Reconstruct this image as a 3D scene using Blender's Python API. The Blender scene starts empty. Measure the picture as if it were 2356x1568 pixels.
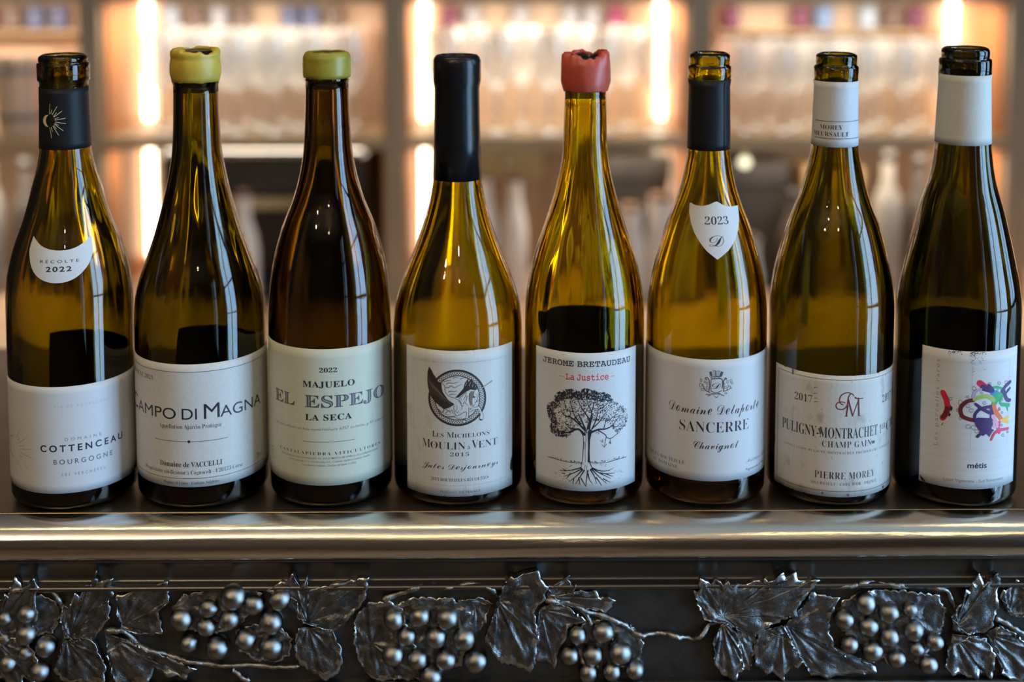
import bpy, bmesh, math, random
from mathutils import Vector, Matrix
import numpy as np
random.seed(11); PI=math.pi
S=bpy.context.scene; COL=S.collection

# ---------------------------------------------------------------- camera, world, exposure
cd=bpy.data.cameras.new('camera'); CAM=bpy.data.objects.new('camera',cd); COL.objects.link(CAM)
cd.sensor_width=36; cd.lens=46.83; cd.shift_y=-0.28791; cd.clip_start=.02
CAM.location=(0,-.875,0.3761)
CAM.rotation_euler=(math.radians(90-5.0768),0,math.radians(-0.5351))
cd.dof.use_dof=True; cd.dof.focus_distance=.838; cd.dof.aperture_fstop=3.4
S.camera=CAM
S.view_settings.view_transform='Standard'; S.view_settings.look='None'
S.view_settings.exposure=0.0; S.view_settings.gamma=1; S.view_settings.use_curve_mapping=False
S.cycles.use_denoising=True
S.cycles.max_bounces=20; S.cycles.transmission_bounces=16; S.cycles.glossy_bounces=6; S.cycles.diffuse_bounces=3
S.cycles.transparent_max_bounces=24; S.cycles.volume_bounces=0
S.cycles.caustics_reflective=False; S.cycles.caustics_refractive=False
S.cycles.sample_clamp_indirect=6
W=bpy.data.worlds.new('world'); S.world=W; W.use_nodes=True
W.node_tree.nodes['Background'].inputs[0].default_value=(.55,.72,1,1); W.node_tree.nodes['Background'].inputs[1].default_value=1.0

def area(name,loc,rot,sx,sy,power,col):
    l=bpy.data.lights.new(name,'AREA'); l.shape='RECTANGLE'; l.size=sx; l.size_y=sy; l.energy=power; l.color=col
    o=bpy.data.objects.new(name,l); o.location=loc; o.rotation_euler=rot; COL.objects.link(o); return o
FZ=-1.1; CZ=1.9; XL=-3.2; XR=1.9; YB=2.06; YF=-4.2
WINS=[(-3.1,-2.3),(-1.45,-.30),(-.08,.50)]         # windows of the street side, y ranges
for k,(a,b) in enumerate(WINS):                    # daylight outside each pane
    area('daylight',(XR+.35,(a+b)/2,.35),(0,PI/2,0),2.7,b-a,(16,130,32)[k],(.40,.68,1.0))
# warm lamps of the bar: two linear pendants over the counter line, added shelf fill lights follow below
PEND=[((-.35,-.12,1.25),.75),((.95,-.12,1.25),.5),((-.45,-1.35,1.35),.9),((.8,-1.35,1.35),.6)]
for (p,l) in PEND: area('pendant_light',p,(0,0,0),l,.045,3.2*l,(1,.74,.34))
for p in ((-.95,-1.5,1.45),(-.75,-1.9,1.5),(-.55,-1.6,1.62),(-1.3,-2.2,1.5),(.2,-2.6,1.5)):   # bare ceiling bulbs
    l=bpy.data.lights.new('ceiling_bulb','POINT'); l.energy=9; l.shadow_soft_size=.035; l.color=(1,.78,.5); o=bpy.data.objects.new('ceiling_bulb',l); o.location=p; COL.objects.link(o)
for a,b in ((-1.393,-.830),(-.791,-.228),(-.189,.376),(.420,1.015),(1.062,1.60)):   # added fill lights, hidden under the boards, brighten the shelf compartments
    area('shelf_fill_light',((a+b)/2,1.86,.226),(0,0,0),b-a-.08,.2,3.1,(1,.86,.70))
    area('shelf_fill_light',((a+b)/2,1.80,-.068),(0,0,0),b-a-.08,.06,2.0,(1,.84,.66))

# ---------------------------------------------------------------- data measured for this scene (metres, radians, millimetres)
D={'B':{1:{'x':-.28638,'y':-.00303,'R':.04056,'prof':[(13.96,292.97),(15.1,292.11),(15.53,291.25),(15.53,288.96),(14.96,288.39),(16.39,287.82),(16.68,286.67),(16.69,278.06),(16.41,276.63),(15.55,275.77),(15.42,270.88),(16.49,229.89),
(17.22,225.42),(18.01,220.95),(19.11,216.48),(20.49,212.0),(21.75,207.52),(22.86,203.03),(23.98,198.54),(25.23,194.05),(26.6,189.55),(28.05,185.05),(29.59,180.54),(31.34,176.03),(33.09,171.52),(34.55,167.0),(35.81,162.47),(36.92,157.95),
(37.93,153.42),(38.83,148.88),(39.47,144.34),(39.95,139.8),(40.31,135.25),(40.47,130.7),(40.53,126.14),(40.54,121.58),(40.56,117.02)],'lab':(-1.75,1.75,83.73,13.36),
'cap':[272.25,232.58]},2:{'x':-.20085,'y':.00169,'R':.04321,'prof':[(14.62,296.49),(16.05,295.34),(16.34,294.19),(16.34,291.89),(15.92,291.02),(16.35,289.58),(16.79,285.55),(16.79,280.35),(16.08,278.04),(15.08,273.71),(14.65,273.42),
(14.77,267.08),(14.9,260.73),(15.04,254.37),(15.24,248.0),(15.47,241.63),(15.79,235.25),(16.26,228.86),(17.13,222.46),(18.25,216.05),(19.47,209.63),(20.94,203.21),(22.51,196.78),(24.15,190.34),(25.91,183.89),(27.77,177.44),(29.76,170.97),
(31.87,164.5),(34.16,158.02),(36.73,151.53),(38.96,145.03),(40.69,138.52),(42.13,132.01),(42.79,125.48),(43.02,118.95),(43.21,112.41)],'lab':(-1.75,1.75,97.6,16.46),
'cap':[297.95,275.29]},3:{'x':-.11397,'y':.00049,'R':.0409,'prof':[(13.18,294.83),(14.33,293.96),(15.48,291.95),(15.91,290.22),(15.63,288.49),(15.91,287.34),(15.78,280.42),(15.36,277.53),(14.93,276.09),(14.07,275.8),(14.27,269.37),
(14.48,262.93),(14.7,256.49),(14.95,250.03),(15.22,243.57),(15.55,237.1),(16.0,230.62),(16.81,224.14),(17.97,217.64),(19.32,211.14),(21.04,204.62),(23.05,198.1),(25.42,191.57),(28.2,185.04),(30.68,178.49),(32.76,171.93),(34.59,165.37),
(36.14,158.8),(37.51,152.22),(38.59,145.63),(39.35,139.03),(39.95,132.42),(40.4,125.81),(40.68,119.18),(40.9,112.55)],'lab':(-1.75,1.75,107.01,16.61),'cap':[296.31,277.92]},4:{'x':-.02835,'y':.00408,'R':.04346,'prof':[(13.25,292.13),
(14.69,290.68),(15.56,288.65),(15.71,285.18),(15.72,275.03),(15.01,271.83),(14.72,269.22),(15.04,247.37),(15.35,236.55),(16.27,206.62),(17.04,202.37),(17.82,198.12),(18.73,193.86),(19.78,189.59),(20.92,185.33),(22.16,181.06),(23.47,176.79),
(24.91,172.51),(26.47,168.23),(28.09,163.94),(29.73,159.66),(31.49,155.36),(33.32,151.07),(35.06,146.77),(36.59,142.47),(38.04,138.16),(39.45,133.85),(40.69,129.54),(41.63,125.22),(42.23,120.9),(42.73,116.58),(43.14,112.25),(43.39,107.91),
(43.45,103.58),(43.46,99.24)],'lab':(-.8431,.9885,105.3,8.47),'cap':[293.65,209.71]},5:{'x':.0568,'y':-.00011,'R':.04005,'prof':[(14.35,293.05),(15.78,291.89),(16.37,285.55),(16.38,275.44),(14.95,269.65),(13.81,267.04),(13.66,266.75),
(13.9,260.67),(14.1,254.57),(14.21,248.47),(14.3,242.36),(14.45,236.24),(14.85,230.12),(15.47,223.98),(16.46,217.84),(17.67,211.7),(19.13,205.54),(20.72,199.38),(22.46,193.21),(24.34,187.03),(26.36,180.84),(28.45,174.65),(30.63,168.45),
(32.61,162.24),(34.34,156.03),(35.9,149.8),(37.15,143.57),(38.22,137.33),(39.13,131.08),(39.69,124.83),(39.9,118.57),(40.05,112.3)],'lab':(-.9632,.9288,103.88,12.07),
'cap':[295.13,268.75]},6:{'x':.13886,'y':-.0004,'R':.04015,'prof':[(11.77,293.6),(12.92,292.73),(13.35,291.87),(13.36,286.68),(12.93,285.81),(13.79,285.23),(14.22,284.36),(14.23,277.43),(13.95,275.69),(13.37,274.82),(14.24,227.72),
(14.84,223.15),(15.52,218.57),(16.35,213.99),(17.32,209.41),(18.47,204.82),(19.84,200.23),(21.34,195.63),(23.04,191.03),(24.88,186.43),(26.7,181.82),(28.35,177.21),(29.89,172.59),(31.36,167.97),(32.72,163.34),(33.99,158.71),(35.23,154.08),
(36.35,149.44),(37.28,144.79),(38.04,140.15),(38.75,135.5),(39.34,130.84),(39.75,126.18),(39.94,121.52),(40.05,116.85),(40.15,112.17)],'lab':(-1.75,1.75,99.32,18.62),
'cap':[276.67,230.43]},7:{'x':.22265,'y':-.00105,'R':.04096,'prof':[(12.06,293.03),(13.21,292.17),(13.35,291.3),(13.36,286.68),(13.07,286.11),(14.08,285.24),(14.66,284.08),(14.67,275.99),(14.24,274.54),(14.04,273.96),(15.31,230.35),
(16.21,225.67),(17.1,220.99),(18.05,216.31),(19.13,211.62),(20.35,206.93),(21.69,202.23),(23.14,197.53),(24.76,192.83),(26.64,188.12),(28.54,183.4),(30.24,178.68),(31.73,173.96),(33.12,169.23),(34.4,164.5),(35.58,159.77),(36.71,155.03),
(37.75,150.28),(38.61,145.53),(39.31,140.78),(39.97,136.02),(40.51,131.25),(40.86,126.49),(40.94,121.71),(40.95,116.94),(40.96,112.16)],'lab':(-1.2535,1.75,88.93,8.18),
'cap':[275.83,233.01]},8:{'x':.30723,'y':-.00337,'R':.04031,'prof':[(14.04,297.23),(14.9,296.36),(15.33,295.21),(15.34,291.18),(14.91,290.61),(16.34,290.03),(16.77,289.17),(16.93,280.51),(16.65,279.07),(16.42,278.49),(18.02,232.08),
(18.61,227.12),(19.23,222.16),(19.98,217.2),(20.9,212.22),(21.99,207.25),(23.43,202.27),(25.05,197.28),(26.62,192.29),(27.98,187.29),(29.26,182.29),(30.49,177.28),(31.7,172.27),(32.88,167.26),(34.03,162.23),(35.14,157.21),(36.23,152.18),
(37.33,147.14),(38.32,142.1),(39.12,137.05),(39.88,132.0),(40.4,126.94),(40.46,121.88),(40.42,116.81),(40.37,111.74),(40.31,106.67)],'lab':(-.8892,.8374,105.23,13.98),'cap':[280.28,234.72]}},'moon':[(-.4441,178.97),(-.4681,171.44),
(-.4206,165.32),(-.3399,159.25),(-.2235,154.79),(-.0659,151.83),(.1034,150.83),(.2793,151.44),(.4453,154.04),(.5979,158.66),(.7085,163.95),(.7727,169.47),(.7897,175.24),(.7795,177.94),(.6626,175.31),(.4821,172.37),(.3216,170.99),
(.1504,170.68),(-.0272,171.4),(-.1904,173.12),(-.3262,175.96)],'cap1':[('P',[(-.3282,255.51),(-.4636,255.32),(-.5638,254.15),(-.6236,252.4),(-.6252,250.43),(-.5478,248.71),(-.4519,247.83),(-.3361,247.71),(-.409,248.86),(-.4556,250.48),
(-.4667,251.98),(-.4341,253.91)],'cream'),('S',[(-.2895,255.92),(-.2554,262.74)],.356,.274,'cream'),('S',[(-.2256,256.33),(-.1817,259.0)],.356,.274,'cream'),('S',[(-.1705,255.6),(.038,261.14)],.356,.274,'cream'),('S',[(-.1126,254.48),
(.0094,257.14)],.356,.274,'cream'),('S',[(-.1034,254.11),(.2238,258.06)],.356,.274,'cream'),('S',[(-.0666,252.83),(.0968,254.1)],.356,.274,'cream'),('S',[(-.0579,252.22),(.3488,253.37)],.356,.274,'cream'),('S',[(-.0499,251.09),
(.3557,249.8)],.356,.274,'cream'),('S',[(-.0604,250.26),(.0892,248.81)],.356,.274,'cream'),('S',[(-.0942,249.8),(.2518,245.33)],.356,.274,'cream'),('S',[(-.1194,248.81),(-.0046,246.55)],.356,.274,'cream'),('S',[(-.1441,248.42),
(.0802,242.38)],.356,.274,'cream'),('S',[(-.2198,247.63),(-.1632,244.63)],.356,.274,'cream'),('S',[(-.2823,247.45),(-.2024,240.45)],.356,.274,'cream')],'dots4':(-.6972,.8378,97.57,15.97),'leaves5':[(-.6844,62.06,.59),(.3464,74.62,.37),
(.1391,76.46,.68),(-.4094,72.51,.68),(.0368,58.28,.49),(-.2015,75.04,.34),(-.2806,60.22,.42),(-.1933,61.34,.23),(-.448,47.55,.63),(.043,70.43,.27),(.7125,59.34,.29),(-.0751,66.78,.49),(-.6781,61.18,.37),(-.5601,64.17,.47),
(-.0447,71.15,.26),(.6626,56.68,.32),(-.5877,69.39,.68),(.1852,61.25,.38),(.6556,60.4,.27),(.2955,74.45,.56),(.3624,58.62,.23),(-.663,62.06,.34),(-.5197,68.4,.4),(-.6732,62.17,.57),(.1028,72.84,.32),(-.1423,71.44,.25),(.446,66.9,.4),
(-.5781,60.32,.56),(.174,68.31,.39),(.6776,57.15,.48),(.072,60.33,.4),(.5414,66.15,.28),(.5808,58.46,.5),(-.0213,67.02,.51),(-.5363,58.09,.44),(-.3172,48.97,.29),(-.3283,74.95,.44),(-.5415,53.4,.54),(.5372,60.5,.45),(-.6226,50.17,.5),
(-.0198,69.84,.39),(.27,75.79,.7),(-.4947,58.77,.27),(-.5579,66.04,.34),(-.1846,78.75,.38),(.0574,60.16,.38),(-.5196,71.17,.63),(-.5927,56.08,.37),(.108,72.8,.52),(-.2502,53.89,.43),(.6488,54.99,.25),(.6869,55.16,.26),(.1501,68.87,.32),
(.1352,69.09,.26),(.3108,66.94,.23),(-.0633,77.49,.38),(-.4923,70.7,.38),(-.5422,56.47,.6),(.294,74.74,.33),(-.3802,77.24,.73),(-.4758,71.27,.71),(.3677,66.16,.38),(-.2167,77.39,.69),(-.6491,64.68,.42),(-.1394,70.54,.23),(-.5951,67.93,.54),
(-.3892,75.95,.35),(-.2666,76.03,.42),(-.5948,64.09,.42),(-.3024,67.78,.34),(-.326,53.05,.26),(-.3335,57.56,.24),(.346,61.37,.23),(-.5247,67.03,.72),(.1322,73.01,.47),(.0227,75.13,.5),(-.5428,68.24,.51),(.1101,77.28,.49),(-.1593,73.5,.4),
(-.3638,68.22,.51),(.463,50.86,.34),(-.5039,51.3,.33),(-.4672,76.05,.7),(-.422,53.02,.42),(-.0001,61.33,.33),(-.2611,79.47,.48),(.0124,71.38,.24),(-.3168,56.3,.44),(.3099,59.76,.37),(.6895,59.21,.22),(-.1628,74.74,.69),(.5749,57.91,.25),
(-.4045,69.54,.4),(-.3885,77.71,.67),(.5233,54.49,.34),(.0676,60.73,.27),(-.0486,77.46,.38),(.1366,77.19,.63),(.4259,52.66,.49),(-.1441,62.63,.25),(-.2897,76.37,.47),(.0837,70.93,.47),(.0075,79.14,.42),(-.3239,76.92,.73),(-.5833,66.63,.32),
(.3479,67.9,.29),(.6879,62.63,.24),(.2365,63.5,.33),(-.3985,65.71,.36),(-.3007,58.03,.27),(-.0738,78.34,.69),(.6641,57.61,.29),(.2551,77.33,.59),(-.364,60.98,.38),(.2969,75.72,.61),(-.0173,79.55,.46),(-.4688,48.19,.5),(.3059,62.52,.49),
(-.5129,67.32,.55),(-.4117,64.55,.24),(-.2272,75.7,.43),(-.1632,59.75,.3),(-.4563,74.84,.63),(-.5428,54.71,.57),(-.39,48.12,.34),(.23,77.33,.51),(-.538,53.63,.44),(-.0631,75.64,.43),(-.5889,66.68,.49),(.1473,59.02,.26),(-.5027,70.17,.54),
(.4525,69.54,.29),(.3535,68.69,.4),(.4676,59.78,.5),(-.3371,66.46,.25),(-.6256,54.16,.68),(-.6295,68.06,.71),(-.0093,77.36,.41),(-.2979,76.64,.71),(.6361,62.33,.44),(-.5473,60.83,.73),(.0404,66.28,.38),(.6852,63.16,.37),(.5868,65.59,.49),
(-.3037,55.42,.36),(.3386,59.82,.28),(-.5204,73.39,.5),(-.4746,55.96,.39),(-.3495,68.14,.43),(-.5353,53.32,.57),(-.2357,51.26,.34),(-.5266,57.05,.62),(-.4809,62.75,.45),(-.6606,59.94,.37),(-.4168,47.11,.42),(.4444,57.65,.41),
(-.3817,70.72,.41),(-.0113,66.38,.43),(-.0887,57.97,.29),(-.0469,63.48,.45),(.4782,58.54,.48),(-.624,66.82,.47),(-.282,56.03,.27),(.2379,73.18,.51),(.2733,65.51,.31),(-.1959,77.42,.47),(-.5044,69.49,.38),(-.1165,77.25,.55),
(.1283,62.84,.34),(-.6157,60.28,.6),(.1079,77.59,.49),(-.2692,57.78,.37),(-.597,56.96,.58),(-.6648,60.65,.5),(-.4936,69.89,.35),(.2175,72.36,.35),(-.2954,77.05,.71),(-.5894,67.02,.6),(-.0685,77.53,.45),(.1952,60.07,.34),(.1029,74.91,.63),
(-.6756,62.45,.46),(-.4546,63.59,.4),(-.5517,49.13,.65),(-.0729,71.57,.34),(.6106,64.71,.4),(-.303,79.02,.59),(.3662,69.62,.4),(-.4752,48.07,.53),(-.3192,62.63,.28),(-.3923,64.59,.25),(-.2677,72.11,.25),(.3718,71.31,.43),(.2825,63.88,.31),
(.4776,50.72,.43),(.5771,59.79,.39),(-.3084,78.97,.51),(.318,60.34,.33),(.3838,69.9,.22),(.0952,73.17,.44),(-.3827,73.0,.56),(-.307,55.86,.49),(-.541,59.05,.62),(-.0612,62.69,.43),(.457,69.22,.4),(.1917,70.16,.36),(.1194,59.28,.35),
(.0626,74.32,.71),(-.2917,79.22,.38),(-.6028,66.6,.58),(-.3073,50.37,.29),(-.0423,64.7,.41),(-.0086,58.82,.42),(.2589,72.65,.58),(-.631,52.85,.52),(-.5936,52.41,.54),(-.6261,63.9,.71),(.064,79.15,.45),(-.0185,79.41,.71),(.5507,62.7,.29),
(-.5413,73.87,.64),(-.0459,76.91,.43),(-.5026,52.86,.35),(.7139,58.62,.24),(-.3598,65.87,.29),(.0116,68.64,.23),(-.5384,65.32,.42),(-.2334,72.7,.36),(-.4072,51.26,.34),(-.5921,48.62,.44),(.1071,73.79,.34),(.0115,74.8,.69),(-.517,47.3,.52),
(.6179,53.73,.3),(-.219,69.04,.28),(.0048,68.44,.34),(-.1126,74.29,.36),(-.0275,75.16,.71),(-.6554,62.54,.59),(-.2043,70.65,.4),(.3851,55.98,.34),(.2358,69.47,.23),(.5711,55.01,.51),(-.2987,50.61,.43),(-.5106,51.23,.58),(.3058,69.4,.32),
(.6973,55.31,.38),(.1919,71.83,.36),(-.1199,65.08,.44),(.0823,76.69,.54),(.0835,76.95,.62),(-.2172,76.23,.63),(.345,67.05,.44),(.0899,70.72,.38),(.1547,67.08,.42),(.4917,49.67,.45),(-.1638,76.51,.35),(-.434,47.82,.63),(-.2221,72.44,.51),
(-.4322,49.34,.6),(.1064,73.42,.72),(.1032,75.77,.58),(-.6116,59.56,.45),(.0861,59.55,.46),(.5032,51.09,.48),(.2554,67.82,.44),(.2684,64.63,.32),(.6183,62.58,.51),(-.4257,55.24,.36),(-.417,72.27,.5),(-.2263,76.95,.73),(-.4448,65.09,.29),
(-.2367,74.94,.54),(-.2961,71.77,.25),(-.0989,78.27,.42),(-.3815,48.84,.69),(-.0634,62.83,.44),(.2646,66.02,.3),(-.3435,76.68,.37),(-.5034,54.21,.27),(.1424,76.32,.59),(-.3278,66.03,.33),(-.376,71.55,.35),(.1272,71.45,.37),
(-.4794,66.19,.41),(.5061,48.9,.33),(.0639,62.33,.38),(-.021,74.27,.67),(.1727,69.66,.4),(.2076,72.4,.7),(-.5009,56.37,.52),(-.0815,72.85,.5),(.3088,67.75,.45),(.2014,76.13,.61),(-.4916,76.25,.7),(-.0186,78.34,.72),(-.4989,75.62,.5),
(-.3523,53.42,.27),(.4043,60.37,.48),(.2495,71.53,.58),(-.1896,58.27,.45),(-.2878,74.56,.37),(-.2753,63.77,.28),(-.1534,76.7,.57),(-.2269,75.44,.72),(-.4638,75.89,.46),(.0003,68.85,.23),(.6492,53.25,.28),(.3259,75.19,.4),(-.5236,47.4,.74),
(-.3592,73.35,.39),(-.5327,71.37,.56),(.0254,73.54,.49),(.017,79.75,.73),(.1595,60.18,.48),(.2792,73.67,.43),(-.4137,47.95,.66),(.4502,65.84,.27),(-.2084,60.6,.41),(.0679,61.73,.3),(-.1416,78.29,.72),(.4278,58.03,.42),(.0951,78.87,.72),
(-.5449,60.54,.51),(-.2985,77.87,.42),(-.4582,68.35,.23),(.5447,64.65,.34),(-.0085,78.97,.32),(-.2637,76.44,.68),(.145,74.09,.45),(-.008,74.41,.43),(-.6792,65.63,.53),(-.4292,74.54,.65),(-.4374,68.97,.48),(-.4094,71.84,.61),
(.4919,68.02,.36),(-.3938,50.78,.54),(-.0577,78.15,.46),(-.1128,74.57,.56),(.6766,55.73,.46),(.2867,66.91,.43),(-.2939,71.44,.42),(-.2393,75.39,.33),(-.2747,71.55,.23),(.6161,59.01,.33),(.2605,61.47,.33),(-.631,64.63,.48),
(-.0621,75.23,.49),(-.2887,77.68,.63),(-.6451,66.46,.53),(-.1404,76.38,.56),(-.1402,78.4,.47),(-.2816,72.78,.23),(-.6154,61.81,.65),(.0269,76.11,.35),(-.4245,62.19,.45),(-.4357,69.84,.31),(.0374,73.23,.48),(-.2697,73.16,.46),
(-.2943,61.53,.49),(-.0012,74.97,.58),(-.4227,75.46,.56),(.5835,51.68,.38),(.3996,68.64,.48),(-.6459,59.03,.69),(-.3896,73.69,.68),(-.2668,52.27,.45),(-.1337,75.84,.38),(-.4857,47.76,.62),(.6496,62.52,.23),(.1727,70.08,.35),
(-.4384,60.87,.49),(-.4498,68.05,.28),(.4958,68.62,.23),(-.5604,58.51,.44),(-.5814,65.73,.64),(-.627,67.32,.44),(-.5906,49.37,.5),(.3825,62.34,.5),(.5149,62.05,.4),(-.5179,67.83,.53),(.4372,68.92,.49),(.5122,60.0,.45),(-.0918,76.16,.64),
(.1739,64.12,.51),(-.6037,69.06,.71),(.0542,62.92,.45),(.1378,74.13,.73),(-.4962,71.87,.36),(.4503,60.02,.48),(-.5449,57.4,.61),(-.3711,74.92,.44),(-.3916,76.46,.5),(.0758,74.0,.54),(-.1624,55.8,.49),(-.0798,79.49,.73),(-.0695,63.9,.5),
(-.5885,59.03,.39),(-.2155,70.55,.34),(-.2385,60.02,.49),(-.1286,57.19,.48),(.1991,64.72,.37),(-.0194,74.13,.63),(-.1218,75.63,.35),(.3006,59.24,.37),(.0979,77.87,.42),(.0324,71.95,.5),(-.5401,49.91,.59),(.122,60.61,.26),(-.6084,68.39,.65),
(-.0096,77.48,.65),(-.6143,51.02,.6),(.1468,70.78,.29),(-.4623,58.67,.23),(-.4416,75.81,.33),(-.3478,48.51,.5),(.1896,61.28,.35),(-.4446,49.73,.37),(.4547,59.74,.29),(-.1099,76.73,.45),(-.5166,72.28,.73),(-.2389,60.23,.49),
(.0782,73.64,.68),(-.035,64.98,.49),(.1203,58.5,.43),(-.1778,74.68,.64),(.0782,61.08,.22),(.5235,54.19,.4),(-.4003,48.26,.7),(.0303,75.91,.4),(.2231,71.8,.65),(.2177,59.09,.51),(-.2447,59.18,.31),(.0141,65.08,.33),(-.2104,76.78,.6),
(.3161,66.24,.4),(-.1933,63.2,.26),(-.4312,73.34,.36),(.3048,65.92,.22),(-.6812,62.63,.47),(.6536,52.46,.5),(.2558,72.64,.38),(-.5646,65.64,.4),(-.5996,67.12,.69),(.5447,51.17,.46),(-.3753,61.85,.45),(-.3715,53.83,.22),(.1636,72.23,.46),
(.2013,70.93,.51),(-.0241,75.67,.61),(-.4482,73.82,.53),(-.0534,76.83,.62),(-.6228,57.29,.32),(-.4997,71.1,.67),(.3965,66.69,.38),(.1044,58.72,.25),(.6791,55.32,.51),(.6149,63.39,.37),(-.5616,57.15,.52),(-.469,49.95,.64),(-.2211,70.99,.25),
(-.5497,73.12,.54),(-.0972,74.9,.36),(-.5331,69.95,.36),(.4716,61.22,.46),(-.0747,79.36,.33),(.0659,73.56,.49),(.2531,59.11,.29),(-.5971,56.9,.58),(-.3702,76.2,.33),(.0742,63.04,.4),(.2294,77.11,.6),(-.3234,77.38,.49),(.7055,60.13,.23),
(-.2207,60.22,.49),(-.1107,65.52,.47),(.6485,64.03,.3),(.2593,59.69,.22),(-.1818,76.76,.72),(.1221,59.97,.46),(.3517,60.05,.49),(.4917,53.63,.29),(-.5988,50.37,.73),(-.5503,51.65,.36),(.2419,65.54,.48),(.33,75.39,.43),(-.0971,75.5,.51),
(.3176,71.76,.63),(-.1224,63.18,.24),(.4777,58.34,.27),(-.6063,52.69,.34),(.4334,68.97,.38),(-.3445,77.82,.73),(.2701,71.89,.57),(-.0134,59.84,.29),(-.5829,69.43,.37),(-.0421,77.16,.73),(-.096,65.23,.27),(.6215,64.71,.28),
(-.2757,73.94,.68),(-.5707,53.02,.7),(-.2658,73.56,.35),(-.5615,55.64,.56),(.2841,74.66,.62),(-.684,64.62,.69),(-.0175,69.93,.35),(.3183,73.96,.46),(-.4205,49.23,.68),(.2779,75.58,.62),(.4764,64.59,.36),(-.1517,58.5,.3),(-.237,69.69,.45),
(-.4719,48.18,.4),(-.6266,64.13,.72),(-.6185,56.26,.62),(-.3083,79.26,.41),(-.1064,73.44,.57),(-.3678,75.71,.43),(.3355,61.5,.32),(-.5515,54.49,.69),(.3692,58.63,.41),(.0759,77.25,.38),(-.0014,77.1,.56),(-.513,55.54,.33),(.3228,65.02,.33),
(.156,74.8,.45),(-.2651,57.58,.28),(-.1094,76.82,.7),(.1134,67.11,.32),(.0987,75.27,.42),(-.5705,51.2,.49),(-.3201,59.69,.22),(.1969,63.41,.31),(-.2789,79.44,.67),(-.5687,53.22,.65),(-.6649,62.25,.59),(.3933,71.34,.33),(-.0092,75.29,.48),
(-.1468,63.12,.31),(-.613,61.64,.4),(.297,63.2,.42),(.4452,53.01,.47),(.3195,65.24,.31),(.2684,67.04,.23),(-.6506,63.84,.56),(.2469,59.26,.38),(-.0052,60.69,.26),(-.2423,70.99,.22),(-.6461,59.67,.43),(-.5958,50.56,.68),(-.265,79.41,.46),
(-.4855,74.06,.57),(-.434,52.07,.39),(-.5883,67.2,.42),(-.5233,65.72,.24),(-.5482,68.78,.69),(.4527,53.65,.23),(.0554,60.92,.46),(-.1384,76.09,.43),(-.4022,72.7,.36),(-.3717,75.26,.6),(-.1125,75.62,.71),(-.4152,48.12,.5),(-.0686,69.79,.27),
(-.0533,66.68,.37),(-.3452,49.35,.3),(-.398,50.79,.64),(.3147,72.29,.62),(.2505,75.4,.54),(-.412,50.57,.42),(.1947,72.39,.61),(-.6257,56.76,.53),(.5541,64.63,.48),(-.5035,74.4,.43),(-.2128,55.59,.44),(-.1841,62.44,.28),(.5609,63.27,.31),
(-.4437,52.65,.33),(-.5375,68.65,.54),(.0971,74.98,.64),(-.5916,48.97,.49),(.6685,57.72,.23),(-.0611,77.23,.32),(.1527,75.14,.56),(-.088,67.7,.33),(-.1837,76.83,.64),(.1079,62.61,.3),(-.2542,63.76,.28),(-.4408,71.84,.41),(-.5241,54.72,.61),
(-.2973,76.8,.52),(-.046,68.95,.39),(-.4816,63.26,.37),(-.0215,67.17,.45),(.1661,74.24,.42),(-.102,70.32,.49),(.1414,70.17,.4),(.1203,61.73,.4),(-.2104,67.91,.44),(-.6675,58.88,.65),(.6758,57.96,.28),(-.2395,57.22,.22),(.3455,58.71,.29),
(-.3161,61.38,.42),(-.3539,59.2,.42),(-.5104,65.95,.33),(-.641,65.99,.63),(-.2943,50.39,.26),(-.003,60.89,.46),(.6899,55.37,.34),(.3022,75.12,.7),(.2392,73.27,.37),(-.4598,67.36,.47),(-.0225,71.88,.25),(.2726,60.13,.47),(-.5211,57.97,.42),
(-.3875,67.84,.31),(.2195,69.27,.45),(-.6061,56.45,.49),(-.0961,75.09,.62),(-.2513,72.12,.4),(.2531,60.13,.35),(-.1297,74.87,.49),(.466,62.76,.47),(-.6367,66.42,.36),(.616,65.92,.5),(-.1694,76.38,.54),(.0784,63.6,.3),(-.27,68.95,.32),
(.3374,61.89,.35),(-.0953,78.43,.69),(-.397,50.89,.68),(-.2723,78.45,.47),(-.3189,76.08,.73),(-.0514,76.47,.53),(.2339,60.25,.31),(-.6043,63.41,.73),(-.5755,57.75,.39),(-.0451,64.75,.39),(.4325,52.53,.49),(.1717,60.14,.34),
(.1391,64.76,.25),(-.382,65.05,.37),(.0706,67.88,.22),(-.2087,60.15,.26),(-.051,76.55,.53),(-.2588,75.76,.59),(-.0017,78.62,.54),(.5932,64.71,.44),(-.4321,71.27,.67),(.0396,71.77,.45),(-.2312,69.66,.23),(-.2761,64.67,.23),(.5693,66.11,.44),
(-.5177,51.31,.37),(.237,60.12,.26),(-.3172,52.42,.25),(.136,64.55,.32),(-.5554,71.25,.5),(-.2787,50.59,.24),(-.3396,65.0,.27),(-.3927,74.41,.49),(.115,78.05,.37),(.1204,59.6,.47),(-.5285,72.32,.73),(-.2245,55.81,.39),(.4338,70.01,.4),
(-.3774,74.53,.56),(-.0682,79.49,.64),(.5398,49.32,.44),(-.2452,71.68,.34),(.0516,59.56,.47),(-.5601,61.37,.62),(-.4,57.51,.35),(.1581,77.07,.46),(-.4345,48.08,.39),(.0753,78.23,.56),(-.1934,77.85,.42),(-.4694,69.85,.69),(.6162,52.1,.26),
(.433,54.35,.49),(.1384,77.39,.36),(-.3101,55.32,.27),(.0871,77.25,.52),(-.6512,61.87,.45),(.2259,67.64,.24),(-.2345,77.12,.68),(-.1743,60.49,.29),(-.3319,65.75,.35),(.1288,69.36,.42),(.6862,57.0,.43),(-.6077,58.22,.65),(-.2855,77.37,.38),
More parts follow.
